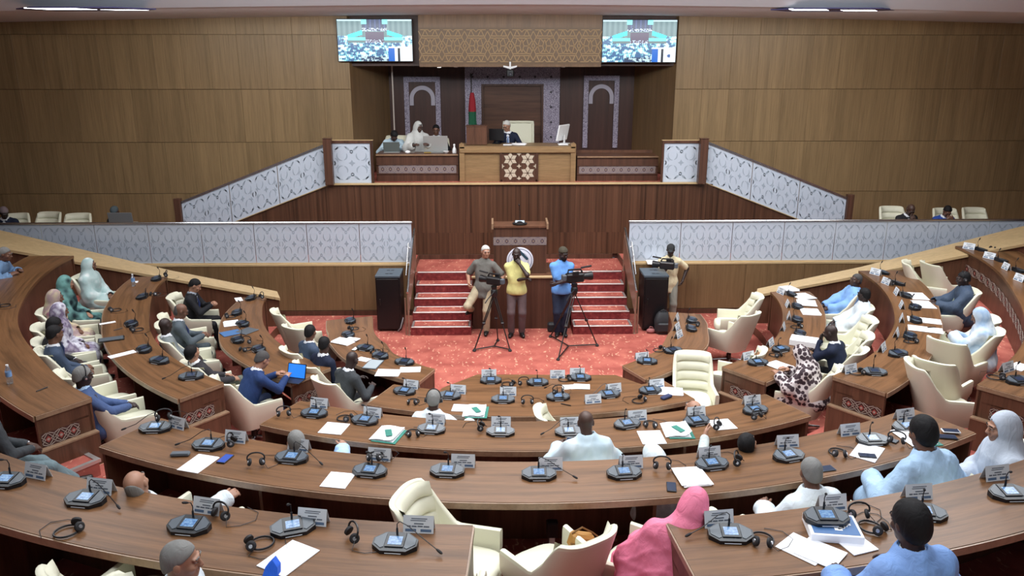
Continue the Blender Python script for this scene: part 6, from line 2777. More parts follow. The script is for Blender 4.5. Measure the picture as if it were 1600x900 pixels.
SK = {'dark': skin('skin_dark', srgb(74, 52, 44)), 'mid': skin('skin_brown', srgb(112, 78, 62)), 'light': skin('skin_tan', srgb(164, 122, 100)), 'vdark': skin('skin_very_dark', srgb(52, 38, 36))}
HAIR = {'black': fabric('hair_black', (24, 23, 25), .7), 'grey': fabric('hair_grey', (128, 128, 126), .8), 'dgrey': fabric('hair_dark_grey', (76, 74, 74), .8), 'white': fabric('hair_white', (196, 196, 192), .8)}
M_EYEW = base_mat('eye_white', srgb(166, 152, 140), .4)
M_EYED = base_mat('eye_iris', srgb(30, 22, 20), .2)
M_SHOE = base_mat('black_shoe', srgb(26, 24, 25), .4)
M_LENS = base_mat('spectacle_frame', srgb(28, 26, 26), .3)
M_LIP = None


def hand_parts(w, d, n, s, curl, h, spread=1.0, thumb=0.5):
    """Voxel hand at wrist w along d with palm normal n; s = +1 right hand, -1 left; curl in degrees per joint."""
    d, n = unit(d), unit(n - d * (n @ unit(d)))
    side = np.cross(d, n) * s            # towards the thumb
    F = Field(np.minimum.reduce([w, w + d * .2 + n * .02]) - .10, np.maximum.reduce([w, w + d * .2 + n * .02]) + .10, h)
    F.cap(w - d * .035, w + d * .02, .027, .027, k=.01)
    for o, r in ((-.026, .017), (-.009, .0185), (.009, .0185), (.026, .018)):
        F.cap(w + d * .02 + side * o * .7, w + d * .085 + side * o, r, r * .82, k=.016)
    L = (.036, .024, .020)
    for o, sc, rr in ((.029, .93, .0092), (.0098, 1.05, .0096), (-.0098, .98, .0092), (-.028, .78, .0080)):
        p = w + d * .088 + side * o
        dd = unit(d + side * o * 2.2 * spread)
        ang = 0
        for q in range(3):
            ang += curl * (1, 1.15, .8)[q]
            a = D2R(ang)
            e = p + (dd * math.cos(a) + n * math.sin(a)) * L[q] * sc
            F.cap(p, e, rr * (1 - .07 * q), rr * (.93 - .07 * q), k=.004)
            p = e
    p = w + d * .028 + side * .026
    t1 = unit(d * .72 + side * .68 + n * .35 * thumb)
    e = p + t1 * .042
    F.cap(p, e, .0145, .0115, k=.012)
    t2 = unit(d * .95 + side * .18 + n * .6 * thumb)
    e2 = e + t2 * .032
    F.cap(e, e2, .0112, .0100, k=.004)
    F.cap(e2, e2 + unit(t2 + n * .2) * .024, .0098, .0078, k=.004)
    return F.mesh()


_people_n = [0]


def person(label, loc, heading, skin='dark', hair='black', style='short', top='suit', cols=None, seat=.47, lean=6, side=0, twist=0,
           head=(0, 0, 0), hands=None, feet=None, knees=.11, stand=False, scale=1.0, veil=None, beard=None, glasses=False, cap=None,
           res=None, headset=False, legs=True, curls=(24, 24), palms=(None, None), tie=None, shirt_col=None, sandal=False, belly=0.0, group=None, stance=.10, short_sleeve=False, long_shirt=False, only_head=False):
    """One clothed figure. Local axes: +y forward, +x to its right, z up from the floor at loc."""
    cols = cols or {}
    _people_n[0] += 1
    seed = _people_n[0] * 1.37
    dist = math.dist(loc, (0, 0, CAM_H))
    hc = res or min(.0195, max(.0105, dist * .00145))
    hh = min(.0098, max(.0062, dist * .00072))
    S = scale
    f, r, u = vec(0, 1, 0), vec(1, 0, 0), vec(0, 0, 1)
    # ---- skeleton
    hipz = (.94 * S) if stand else seat + .085
    P = vec(0, 0 if stand else -.02, hipz)
    Rt = rot('z', -twist) @ rot('y', side) @ rot('x', -lean)
    sp = Rt @ u                       # along the spine
    tf, tr = Rt @ f, Rt @ r           # torso forward, right
    chest = P + sp * .30 * S
    neck = P + sp * .515 * S
    sh = {s: P + sp * .438 * S + tr * (.176 * S * s) for s in (1, -1)}
    Rh = Rt @ rot('x', lean * .55) if not stand else Rt
    Rh = rot('z', -head[0]) @ Rh @ rot('x', -head[1]) @ rot('y', head[2])
    hf, hr, hu = Rh @ f, Rh @ r, Rh @ u
    HC = neck + sp * .085 * S + hu * .085 * S + hf * .022
    hip = {s: P + vec(s * .09 * S, .0, -.01) for s in (1, -1)}
    hands = hands or {}
    feet = feet or {}
    J = {}
    for s in (1, -1):
        if stand:
            ft = np.array(feet.get(s, (s * stance, 0.0, 0.09)), float)
            kn, an = ik(hip[s], ft, .44 * S, .425 * S, vec(s * .12, 1, 0))
        else:
            ft = np.array(feet.get(s, (s * (knees + .02), .46, .09)), float)
            kn, an = ik(hip[s], ft, .43 * S, .41 * S, vec(s * .25, .5, 1))
        hd = hands.get(s, 'lap')
        if isinstance(hd, str):
            if hd == 'lap':
                hd = (s * .07, .27, hipz + .11)
            elif hd == 'side':
                hd = tuple(sh[s] + vec(s * .07, .03, -.54 * S))
            elif hd == 'desk':
                hd = (s * .16, .40, hipz + .24)
            elif hd == 'arm':
                hd = (s * .30, .22, hipz + .16)
        wr = np.array(hd, float)
        el, wr = ik(sh[s], wr, .285 * S, .255 * S, vec(s * .8, -.55, -.75))
        J[s] = dict(kn=kn, an=an, el=el, wr=wr)
    if only_head:
        _people_n[0] -= 1
        return HC
    root = thing('person', label, 'person', loc, heading, group)
    allp = [P, neck, HC + hu * .2, HC + hf * .2, HC - hf * .2, HC - hr * .2, HC + hr * .2] + list(sh.values()) + [J[s][q] for s in J for q in J[s]]
    pad = .17
    lo, hi = np.min(allp, 0) - pad, np.max(allp, 0) + pad
    lo[2] = max(lo[2], -.02)

    # ---- head and neck (part of the one skin mesh)
    Hd = Field(HC - .20, HC + .19, hh)
    C = lambda x, y, z: HC + hr * x * S + hf * y * S + hu * z * S
    es = S
    Hd.ell(C(0, -.014, .03), vec(.0745, .094, .088) * es, Rh, k=.02)
    Hd.ell(C(0, .024, -.040), vec(.058, .066, .078) * es, Rh, k=.03)
    Hd.ell(C(0, .060, -.088), vec(.030, .026, .024) * es, Rh, k=.03)
    for s in (1, -1):
        Hd.ell(C(s * .040, .060, -.026), vec(.024, .024, .022) * es, Rh, k=.02)
        Hd.ell(C(s * .031, .099, .010), vec(.017, .014, .012) * es, Rh, k=.010, mode='sub')
        Hd.ell(C(s * .031, .0835, .0165), vec(.0150, .0125, .0085) * es, Rh, k=.006)
        Hd.ell(C(s * .031, .0815, -.001), vec(.0140, .0120, .0070) * es, Rh, k=.006)
        Hd.ell(C(s * .077, -.010, -.006), vec(.010, .021, .033) * es, Rh, k=.008)
        Hd.cap(C(s * .008, .088, .026), C(s * .043, .078, .027), .0095 * es, .008 * es, k=.012)
        Hd.ell(C(s * .011, .100, -.030), vec(.009, .010, .008) * es, Rh, k=.008)
    Hd.cap(C(0, .086, .014), C(0, .108, -.026), .009 * es, .0125 * es, k=.012)
    Hd.cap(C(-.019, .088, -.055), C(.019, .088, -.055), .0075 * es, None, k=.008)
    Hd.cap(C(-.015, .086, -.067), C(.015, .086, -.067), .008 * es, None, k=.007)
    Hd.cap(C(-.020, .099, -.0612), C(.020, .099, -.0612), .0035 * es, None, k=.003, mode='sub')
    Hd.cap(C(0, -.025, -.05), neck - sp * .03, .054 * S, .060 * S, k=.03)
    parts = [Hd.mesh()]
    # ---- hands
    for i, s in enumerate((1, -1)):
        wr, el = J[s]['wr'], J[s]['el']
        fd = unit(wr - el)
        pn = palms[i]
        if pn is None:
            pn = -r * s * .55 - u * .8 if not stand else -r * s
        dd = fd
        if abs(fd @ unit(np.array(pn, float))) > .9:
            pn = vec(-s, .2, 0)
        parts.append(hand_parts(wr, unit(dd), np.array(pn, float), s, curls[i], .0066, thumb=.7))
    # ---- the rest of the body, under the clothes
    B = Field(lo, hi, .032)
    B.ell(P, vec(.155, .11, .11) * S, Rt, k=.06)
    B.ell(P + sp * .17 * S, vec(.135, .095, .14) * S, Rt, k=.06)
    B.ell(chest, vec(.150, .10, .17) * S, Rt, k=.06)
    B.cap(sh[1], sh[-1], .055 * S, None, k=.06)
    B.cap(neck, neck + sp * .06, .05 * S, .05 * S, k=.04)
    for s in (1, -1):
        B.cap(sh[s], J[s]['el'], .046 * S, .038 * S, k=.03)
        B.cap(J[s]['el'], J[s]['wr'], .036 * S, .025 * S, k=.02)
        if legs:
            B.cap(hip[s], J[s]['kn'], .07 * S, .05 * S, k=.04)
            B.cap(J[s]['kn'], J[s]['an'], .048 * S, .034 * S, k=.03)
    parts.append(B.mesh())
    if short_sleeve:
        A = Field(lo, hi, .011)
        for s in (1, -1):
            m_ = sh[s] + (J[s]['el'] - sh[s]) * .5
            A.cap(m_, J[s]['el'], .045 * S, .041 * S, k=.02)
            A.cap(J[s]['el'], J[s]['wr'], .041 * S, .028 * S, k=.02)
        parts.append(A.mesh())
    link('body', mesh_np('body', parts, SK[skin]), root)
    # eyes
    if veil != 'closed':
        for s in (1, -1):
            m = MB()
            m.ball(tuple(C(s * .031, .0822, .0085)), (.0125 * S, .0115 * S, .0092 * S), 10, 8)
            e = m.build('eye', M_EYEW, root)
            m = MB()
            m.ball(tuple(C(s * .031, .0895, .0078)), .0064 * S, 8, 6)
            m.build('iris', M_EYED, e)
            m = MB()
            m.tube([C(s * .014, .0965, .030), C(s * .031, .098, .0345), C(s * .046, .088, .030)], .0042, 6)
            m.build('eyebrow', HAIR[hair if hair else 'black'], root)
    if glasses:
        m = MB()
        for s in (1, -1):
            c0 = C(s * .032, .104, .006)
            m.tube([c0 + hr * .022 * math.cos(q) + hu * .017 * math.sin(q) for q in np.linspace(0, 2 * PI, 15)], .0022, 5, False)
            m.tube([C(s * .054, .100, .010), C(s * .076, .03, .012), C(s * .078, -.01, .008)], .0022, 5)
        m.tube([C(-.010, .106, .008), C(.010, .106, .008)], .0022, 5)
        m.build('spectacles', M_LENS, root)
    # ---- hair, caps, beards
    if hair and style in ('short', 'bald') and veil is None and cap is None:
        X = Field(HC - .16, HC + .17, hh)
        g = .007 if style == 'short' else .0018
        X.ell(C(0, -.016, .031), (vec(.0745, .094, .088) + g) * es, Rh, k=.01)
        X.ell(C(0, -.05, -.03), (vec(.060, .055, .06) + g) * es, Rh, k=.03)
        if style == 'short':
            X.plane(C(0, .080, .072), Rh @ vec(0, -.62, .78), k=.012)
            for s in (1, -1):
                X.ell(C(s * .085, .012, -.02), vec(.026, .034, .045) * es, Rh, k=.006, mode='sub')
        else:
            X.plane(C(0, -.055, -.02), Rh @ vec(0, -.85, -.35), k=.012)
            for s in (1, -1):
                X.ell(C(s * .085, .012, -.02), vec(.026, .034, .045) * es, Rh, k=.006, mode='sub')
        v_, f_ = X.mesh()
        if len(v_):
            link('hair', mesh_np('hair', [(v_, f_)], HAIR[hair]), root)
    if beard:
        X = Field(HC - .2, HC + .15, hh)
        X.ell(C(0, .030, -.062), vec(.061, .066, .064) * es, Rh, k=.02)
        X.ell(C(0, .064, -.096), vec(.034, .028, .028) * es, Rh, k=.03)
        X.plane(C(0, .09, -.045), Rh @ vec(0, -.12, -1), k=.01)
        X.cap(C(-.02, .11, -.061), C(.02, .11, -.061), .012 * es, None, k=.006, mode='sub')
        link('beard', mesh_np('beard', [X.mesh()], HAIR[beard]), root)
    if cap:
        X = Field(HC - .18, HC + .24, hh)
        kind, ccol = cap
        if kind == 'kufi':
            X.ell(C(0, -.014, .048), vec(.084, .103, .092) * es, Rh, k=.01)
            X.plane(C(0, .0, .030), Rh @ vec(0, -.30, 1), k=.006)
        elif kind == 'thick':          # mass of black hair or a deep knitted cap covering the back of the head
            X.ell(C(0, -.020, .036), vec(.088, .108, .104) * es, Rh, k=.02)
            X.ell(C(0, -.055, -.025), vec(.076, .064, .075) * es, Rh, k=.04)
            X.plane(C(0, .070, .050), Rh @ vec(0, -.88, .48), k=.01)
        elif kind == 'peak':
            X.ell(C(0, -.012, .045), vec(.082, .101, .082) * es, Rh, k=.01)
            X.plane(C(0, .0, .030), Rh @ vec(0, -.05, 1), k=.006)
            X.cap(C(-.035, .075, .036), C(-.02, .15, .028), .010, .008, k=.02)
            X.cap(C(.035, .075, .036), C(.02, .15, .028), .010, .008, k=.02)
            X.cap(C(0, .08, .040), C(0, .155, .030), .010, .008, k=.02)
        elif kind == 'turban':
            for q in range(5):
                a = q * .7
                X.cap(C(-.07, .05 - .03 * q, .055 + .012 * q), C(.07, .06 - .035 * q, .06 + .012 * q), .030, .030, k=.02)
            X.ell(C(0, -.018, .055), vec(.092, .112, .082) * es, Rh, k=.03)
            X.plane(C(0, .0, .018), Rh @ vec(0, -.25, 1), k=.01)
        link('headwear', mesh_np('headwear', [X.mesh()], ccol), root)
    if headset:
        m = MB()
        m.tube([C(.088 * math.cos(q), -.005, .02 + .115 * math.sin(q)) for q in np.linspace(-.1, PI + .1, 15)], .006, 6)
        hb = m.build('headset_band', M_BLACK, root)
        for s in (1, -1):
            m = MB()
            T = Matrix(((*(hr * s), 0), (0, 0, 0, 0), (0, 0, 0, 0), (0, 0, 0, 1)))
            cc = C(s * .093, -.006, .0)
            m.tube([cc - hr * s * .012, cc + hr * s * .014], [.031, .027], 12)
            ep = m.build('ear_pad', M_PAD, hb)
            m = MB()
            m.tube([cc + hr * s * .0135, cc + hr * s * .017], [.014, .012], 10)
            m.build('ear_disc', M_CHROME, ep)

    # ---- clothes
    def torso(F, g, kk=.06, long=0.0):
        F.ell(P + sp * .02, (vec(.165, .125 + belly * .5, .12) * S + g), Rt, k=kk)
        F.ell(P + sp * .17 * S + tf * belly * .5, (vec(.150, .112 + belly, .15) * S + g), Rt, k=kk)
        F.ell(chest, (vec(.166, .115, .175) * S + g), Rt, k=kk)
        F.cap(sh[1] - tr * .02 - sp * .004, sh[-1] + tr * .02 - sp * .004, .054 * S + g, None, k=kk)
        for s in (1, -1):
            F.cap(neck - sp * .025 + tr * s * .03, sh[s] + sp * .008 - tr * s * .02, .052 * S + g, .046 * S + g, k=.03)
        F.cap(neck - sp * .05, neck + sp * .004, .078 * S + g, .062 * S + g, k=kk)

    def arms(F, g, r1, r2, r3, frac=1.0, kk=.03):
        for s in (1, -1):
            el, wr = J[s]['el'], J[s]['wr']
            if frac < 1:
                F.cap(sh[s], sh[s] + (el - sh[s]) * frac, r1 + g, r2 * 1.06 + g, k=kk)
            else:
                e2 = wr - unit(wr - el) * .012
                F.cap(sh[s], el, r1 + g, r2 + g, k=kk)
                F.cap(el, e2, r2 + g, r3 + g, k=kk)

    if legs and top not in ('robe', 'melhfa'):
        F = Field(np.array([lo[0], lo[1], -.01]), np.array([hi[0], hi[1], P[2] + .2]), hc)
        F.ell(P + vec(0, 0, .0), (vec(.168, .122, .115) * S), Rt, k=.05)
        for s in (1, -1):
            w_ = .011 if stand else 0
            F.cap(hip[s], J[s]['kn'], .088 * S + w_, .066 * S + w_, k=.05)
            F.cap(J[s]['kn'], J[s]['an'] + unit(J[s]['kn'] - J[s]['an']) * .01, .065 * S + w_, .055 * S + w_, k=.025)
        F.folds(.0065, seed, 42, 9, 3)
        link('trousers', mesh_np('trousers', [F.mesh()], cols.get('legs', fabric('trousers_dark', (40, 42, 50)))), root)
    if top == 'suit':
        M_ = cols['top']
        F = Field(np.array([lo[0], lo[1], P[2] - .16]), hi, hc)
        torso(F, .020)
        arms(F, .0, .066, .058, .046)
        F.ell(P - sp * .02 + tf * .01, vec(.182, .142, .13) * S, Rt, k=.05)
        F.folds(.0055, seed, 40, 9, 3)
        for q, (w, zz) in enumerate(((.064, .47), (.052, .40), (.036, .33), (.020, .26), (.010, .20))):
            F.ell(P + sp * zz * S + tf * (.165 + belly), vec(w, .085, .055) * S, Rt, k=.008, mode='sub')
        F.cap(neck - sp * .005, neck + sp * .07, .082 * S, .094 * S, k=.006, mode='sub')
        link('jacket', mesh_np('jacket', [F.mesh()], M_), root)
        F = Field(np.array([lo[0], lo[1], P[2] + .02]), hi, hc * .9)
        torso(F, .007)
        F.cap(neck - sp * .03, neck + sp * .032, .070 * S, .064 * S, k=.01)
        F.plane(P + sp * .12, sp, k=.01)
        for s in (1, -1):
            wr, el = J[s]['wr'], J[s]['el']
            F.cap(wr - unit(wr - el) * .035, wr - unit(wr - el) * .002, .0405, .039, k=.005)
        F.cap(neck + sp * .0, neck + sp * .06, .050 * S, .058 * S, k=.004, mode='sub')
        sobj = link('shirt', mesh_np('shirt', [F.mesh()], cols.get('shirt', fabric('white_shirt', (226, 230, 236)))), root)
        if tie:
            m = MB()
            a0 = neck + tf * .070 * S - sp * .035
            b0 = P + sp * .20 * S + tf * (.128 * S + belly)
            mid = P + sp * .36 * S + tf * (.130 * S + belly * .6)
            m.tube([a0, a0 - sp * .03 + tf * .02, mid, b0], [.018, .014, .022, .028], 8)
            m.build('tie', tie, sobj)
    elif top in ('shirt', 'polo'):
        F = Field(np.array([lo[0], lo[1], P[2] - (.30 if long_shirt else .20)]), hi, hc)
        torso(F, .012)
        if stand:
            hem = .21 if long_shirt else .085
            F.ell(P - sp * .04, vec(.182, .142 + belly * .4, .20) * S, Rt, k=.05)
            F.ell(P - sp * (hem - .02), vec(.184, .140, .16) * S, Rt, k=.05)
        if short_sleeve:
            arms(F, .0, .064, .066, .05, frac=.74)
        else:
            arms(F, .0, .062, .055, .044)
        F.folds(.0070, seed, 40, 9, 3)
        if stand:
            F.plane(P - sp * hem, sp, k=.012)
        F.cap(neck + sp * .0, neck + sp * .07, .052 * S, .066 * S, k=.006, mode='sub')
        link('shirt', mesh_np('shirt', [F.mesh()], cols['top']), root)
        F = Field(neck - .13, neck + .13, hc * .7)
        F.cap(neck - sp * .012, neck + sp * .022, .072 * S, .062 * S, k=.01)
        F.cap(neck - sp * .0, neck + sp * .07, .054 * S, .058 * S, k=.004, mode='sub')
        link('collar', mesh_np('collar', [F.mesh()], cols.get('collar', cols['top'])), root)
        if stand and not long_shirt:
            F = Field(P - .24, P + .24, hc * .8)
            F.ell(P + sp * .045, vec(.166, .130 + belly * .8, .020) * S, Rt, k=.004)
            link('belt', mesh_np('belt', [F.mesh()], M_SHOE), root)
    else:       # flowing robes
        fl = np.array([lo[0] - .08, lo[1] - .06, -.01])
        F = Field(fl, hi + .06, hc)
        torso(F, .030, .08)
        for s in (1, -1):
            el, wr = J[s]['el'], J[s]['wr']
            e2 = wr - unit(wr - el) * .02
            F.cap(sh[s], el, .085 * S, .092 * S, k=.06)
            F.cap(el, e2, .092 * S, .075 * S, k=.04)
            low = (el + P + r * s * .20) / 2
            F.cap(el, low, .075 * S, .07 * S, k=.08)
            F.cap(sh[s] - sp * .15, low, .07 * S, .07 * S, k=.08)
            F.cap(e2, e2 * .5 + (P + f * .16 + r * s * .16) * .5, .05 * S, .07 * S, k=.07)
        if legs:
            for s in (1, -1):
                F.cap(hip[s] + vec(s * .03, 0, .02), J[s]['kn'] + vec(s * .02, 0, .02), .135 * S, .105 * S, k=.08)
                F.cap(J[s]['kn'], J[s]['an'] + vec(0, 0, .01), .090 * S, .100 * S, k=.06)
            F.cap(J[1]['kn'], J[-1]['kn'], .078 * S, None, k=.07)
            F.cap((J[1]['an'] + J[-1]['an']) / 2, (J[1]['kn'] + J[-1]['kn']) / 2, .085 * S, .08 * S, k=.08)
            F.cap(P, (J[1]['kn'] + J[-1]['kn']) / 2, .11 * S, .085 * S, k=.08)
        F.folds(.0100, seed, 34, 4, 3)
        if top == 'robe':
            F.cap(neck + sp * .0, neck + sp * .07, .056 * S, .075 * S, k=.006, mode='sub')
        for s in (1, -1):
            wr, el = J[s]['wr'], J[s]['el']
            dd = unit(wr - el)
            F.cap(wr - dd * .035, wr + dd * .06, .046, .06, k=.01, mode='sub')
        if top == 'melhfa':
            F.ell(C(0, -.022, .016), vec(.090, .110, .120) * es, Rh, k=.03)
            F.cap(C(0, -.035, -.06), neck - sp * .06, .098 * S, .150 * S, k=.06)
            F.cap(C(0, .0, -.135), chest + tf * .07 + sp * .06, .070 * S, .11 * S, k=.05)
            
            if veil != 'closed':
                F.ell(C(0, .118, -.016), vec(.078, .088, .092) * es, Rh, k=.012, mode='sub')
        link('robe' if top == 'robe' else 'veil_wrap', mesh_np('robe', [F.mesh()], cols['top']), root)
        if top == 'robe':
            F = Field(neck - .14, neck + .14, hc * .7)
            F.cap(neck - sp * .03, neck + sp * .030, .080 * S, .066 * S, k=.01)
            F.cap(neck - sp * .0, neck + sp * .07, .054 * S, .060 * S, k=.004, mode='sub')
            link('collar', mesh_np('collar', [F.mesh()], cols.get('collar', cols['top'])), root)
            if 'trim' in cols:
                F = Field(lo, hi, hc * .8)
                for q in range(2):
                    s = (1, -1)[q]
                    F.cap(neck + tr * s * .085 + tf * .02, P + sp * .24 + tf * .162 + tr * s * .05, .016, .016, k=.01)
                link('trim_band', mesh_np('trim_band', [F.mesh()], cols['trim']), root)
    # ---- shoes
    if legs:
        for s in (1, -1):
            an = J[s]['an']
            yaw = D2R(12 * s)
            d = vec(math.sin(yaw), math.cos(yaw), 0)
            if 'foot' in cols:
                d = unit(np.array(cols['foot'][s], float))
            F = Field(an - .26, an + .26, max(.012, hc * .9))
            base = an - u * .045
            F.cap(base - d * .055, base + d * .06, .040, .042, k=.02)
            F.cap(base + d * .06, base + d * .150 - u * .008, .042, .032, k=.02)
            F.cap(an, base, .045, .045, k=.02)
            F.plane((0, 0, .004), (0, 0, 1), k=.004)
            v_, f_ = F.mesh()
            if len(v_):
                link('shoe', mesh_np('shoe', [(v_, f_)], cols.get('shoe', M_SHOE)), root)
    return root, J, HC


# ---------------------------------------------------------------- who sits where
SUIT = lambda n, c: fabric(n, c, .75)
C_BLACK = SUIT('suit_black', (30, 31, 36))
C_NAVY = SUIT('suit_navy', (26, 34, 56))
C_BLUE = SUIT('suit_royal_blue', (38, 60, 106))
C_GREY = SUIT('suit_grey', (84, 94, 102))
C_DGREY = SUIT('suit_dark_grey', (58, 62, 66))
C_LGREY = SUIT('suit_light_grey', (124, 132, 134))
C_SLATE = SUIT('suit_slate_blue', (62, 76, 98))
R_WHITE = fabric('robe_white', (218, 229, 236), .7)
R_SKY = fabric('robe_sky_blue', (130, 172, 226), .65)
R_PALE = fabric('robe_pale_blue', (170, 200, 230), .65)
R_DARK = fabric('robe_dark_slate', (62, 76, 96), .65)
T_TIE = fabric('tie_dark_blue', (40, 52, 90), .5)
T_TIEP = fabric('tie_pink', (214, 130, 128), .5)
T_GREY = fabric('trousers_grey', (92, 98, 98))
T_BLUE = fabric('trousers_slate_blue', (74, 92, 124))
T_KHAKI = fabric('trousers_khaki', (176, 166, 140))


R_DESK = {1: 5.25, 2: 6.82, 3: 8.36}


def seat_at(px, py, tier, hz=1.22, heading=None, dh=0.0, label='', own_chair=None, fwd=0.0, free=False, **kw):
    """Puts a seated figure's head over the pixel; heading None: towards the middle of the hall."""
    zf = ZTIER[tier]
    kw.setdefault('seat', .435)
    kw.setdefault('scale', .97)
    H = person(label, (0, 0, zf), 0, only_head=True, **kw)
    p = at_z(px, py, zf + H[2])
    r, a = to_pol(p)
    h = D2R(a) if heading is None else D2R(heading)
    h += D2R(dh)
    c, s = math.cos(h), math.sin(h)
    q = Vector((p.x - (H[0] * c - H[1] * s), p.y - (H[0] * s + H[1] * c), zf))
    if tier in R_DESK and not free:
        r, a = to_pol(q)
        q2 = pol(min(r, R_DESK[tier] + .68), a)
        q = Vector((q2.x, q2.y, zf))
    if own_chair:
        r, a = to_pol(q)
        rc = r + .0
        if tier in R_DESK and not free:
            rc = min(max(r, R_DESK[tier] + .33), R_DESK[tier] + .40)
        elif tier == 0:
            rc = r - .12
        cc = pol(rc, a)
        chair(cc.x, cc.y, zf, h, own_chair)
    return person(label, q, h, **kw)


LEFT_CH = 'cream chair under the '
# third left desk, from the wall towards the camera
seat_at(140, 414, 2, label='woman in a white veil seated nearest the oak ledge on the left', own_chair=LEFT_CH + 'woman in the white veil by the oak ledge', fwd=.06,
        skin='mid', top='melhfa', cols={'top': print_fabric('veil_white_green', [(196, 210, 210), (166, 192, 192), (214, 220, 220)], 6)}, head=(-18, 4, 0), lean=2, dh=-8)
seat_at(103, 442, 2, label='woman in a teal wrap and dark headscarf', own_chair=LEFT_CH + 'woman in the dark headscarf', fwd=.06,
        skin='light', top='melhfa', cols={'top': print_fabric('veil_teal', [(66, 122, 124), (24, 40, 48), (112, 160, 156), (22, 36, 44)], 4)}, head=(-25, 10, 0), lean=4)
seat_at(87, 465, 2, label='woman in a beige and pink headscarf leaning close to her neighbour', own_chair=LEFT_CH + 'woman in the beige headscarf', fwd=.06,
        skin='mid', top='melhfa', cols={'top': print_fabric('veil_beige', [(186, 174, 140), (158, 134, 138), (206, 196, 158), (130, 84, 98)], 6)}, head=(-10, 8, 0), lean=6)
seat_at(94, 486, 2, hz=1.20, label='woman in a lilac and white patterned veil', own_chair=LEFT_CH + 'woman in the lilac patterned veil', fwd=.06,
        skin='mid', top='melhfa', cols={'top': print_fabric('veil_lilac', [(176, 168, 186), (112, 98, 126), (216, 216, 226), (84, 72, 98)], 9)}, head=(-14, 8, 0), lean=6)
seat_at(83, 509, 2, label='man in a black suit between the patterned veil and the blue jacket', own_chair=LEFT_CH + 'man in black beside the patterned veil', fwd=.06,
        skin='vdark', top='suit', cols={'top': C_BLACK, 'legs': fabric('trousers_dark', (40, 42, 50))}, tie=T_TIE, head=(-20, 14, 0), lean=8)
seat_at(73, 524, 2, label='man in a slate blue jacket with hands joined on his lap', own_chair=LEFT_CH + 'man in the slate blue jacket', fwd=.06,
        skin='mid', top='suit', cols={'top': C_SLATE, 'legs': T_BLUE}, head=(-25, 8, 0), lean=5, hands={1: (.03, .34, .66), -1: (-.03, .33, .64)})
seat_at(128, 588, 2, hz=1.16, label='grey-haired man in blue with a headset, stretched out in his chair', own_chair=LEFT_CH + 'grey-haired man in blue', fwd=.02, dh=-12,
        skin='vdark', hair='grey', top='suit', cols={'top': fabric('suit_denim_blue', (72, 92, 134), .75), 'legs': fabric('suit_denim_blue', (72, 92, 134), .75), 'shirt': fabric('pale_blue_shirt', (170, 196, 226))},
        head=(-12, 16, 4), lean=-12, headset=True, hands={1: (.05, .30, .70), -1: (-.05, .30, .70)}, feet={1: (.14, .72, .09), -1: (-.12, .70, .09)})
# second left desk
seat_at(305, 446, 1, label='man in a black suit looking at his phone by the oak ledge', own_chair=LEFT_CH + 'man in black by the ledge', fwd=.06,
        skin='light', top='suit', cols={'top': C_BLACK, 'legs': C_BLACK, 'shirt': fabric('grey_shirt', (150, 158, 170))}, tie=T_TIE, head=(-5, 26, 0), lean=8, hands={1: (.04, .36, .80), -1: (-.05, .36, .80)}, curls=(50, 50))
seat_at(283, 486, 1, label='balding man in a grey suit holding white papers on his knee', own_chair=LEFT_CH + 'balding man with papers on his knee', fwd=.06,
        skin='mid', hair='dgrey', style='bald', top='suit', cols={'top': C_GREY, 'legs': C_GREY}, tie=T_TIE, head=(-4, 20, 0), lean=4, glasses=True, hands={1: (.04, .34, .74), -1: (-.06, .34, .74)}, curls=(40, 40))
seat_at(250, 510, 1, label='bald man in a pale grey suit turned away from us on the left', own_chair=LEFT_CH + 'bald man in pale grey', fwd=.06,
        skin='vdark', hair=None, style='bald', top='suit', cols={'top': C_LGREY, 'legs': T_GREY}, head=(-32, 8, 0), lean=-8, feet={1: (.15, .62, .09), -1: (-.06, .66, .16)})
seat_at(300, 551, 1, hz=1.06, label='man with dark hair slouching low behind the third left desk, legs crossed', own_chair=LEFT_CH + 'slouching man with crossed legs', fwd=-.10,
        skin='light', top='suit', cols={'top': SUIT('suit_checked_dark', (52, 50, 54)), 'legs': fabric('trousers_grey_green', (104, 110, 102))}, head=(-20, -2, 8), lean=-24, seat=.44, feet={1: (.10, .72, .10), -1: (.12, .66, .30)}, hands={1: (.12, .22, .66), -1: (-.10, .20, .66)})
seat_at(410, 562, 1, hz=1.15, label='grey-haired man in a royal blue suit bent over his tablet computer', own_chair=LEFT_CH + 'man in royal blue', fwd=.28, dh=-6,
        skin='light', hair='dgrey', top='suit', cols={'top': C_BLUE, 'legs': SUIT('suit_midnight', (34, 44, 70))}, head=(-6, 22, 0), lean=26, hands={1: (.10, .56, .80), -1: (-.10, .52, .80)}, curls=(30, 30), palms=((0, 0, -1), (0, 0, -1)))
# innermost left desk
seat_at(485, 519, 0, label='man in a blue-grey suit with a pink tie beside the stage', own_chair=LEFT_CH + 'man with the pink tie', fwd=.10,
        skin='mid', top='suit', cols={'top': C_SLATE, 'legs': C_SLATE}, tie=T_TIEP, head=(-30, 2, 0), lean=10)
seat_at(507, 538, 0, hz=1.18, label='man in a dark navy suit sitting low beside the stage', own_chair=LEFT_CH + 'man in dark navy beside the stage', fwd=.10,
        skin='dark', top='suit', cols={'top': C_NAVY, 'legs': C_NAVY}, tie=T_TIEP, head=(-25, 6, 0), lean=10)
seat_at(550, 562, 0, hz=1.15, label='bald man in a dark grey suit with his back to us by the papers', own_chair=LEFT_CH + 'bald man in dark grey', fwd=.16, dh=-10,
        skin='vdark', hair=None, style='bald', top='suit', cols={'top': C_DGREY, 'legs': C_BLACK}, head=(-12, 20, 0), lean=18, hands={1: (.20, .36, .74), -1: 'desk'})
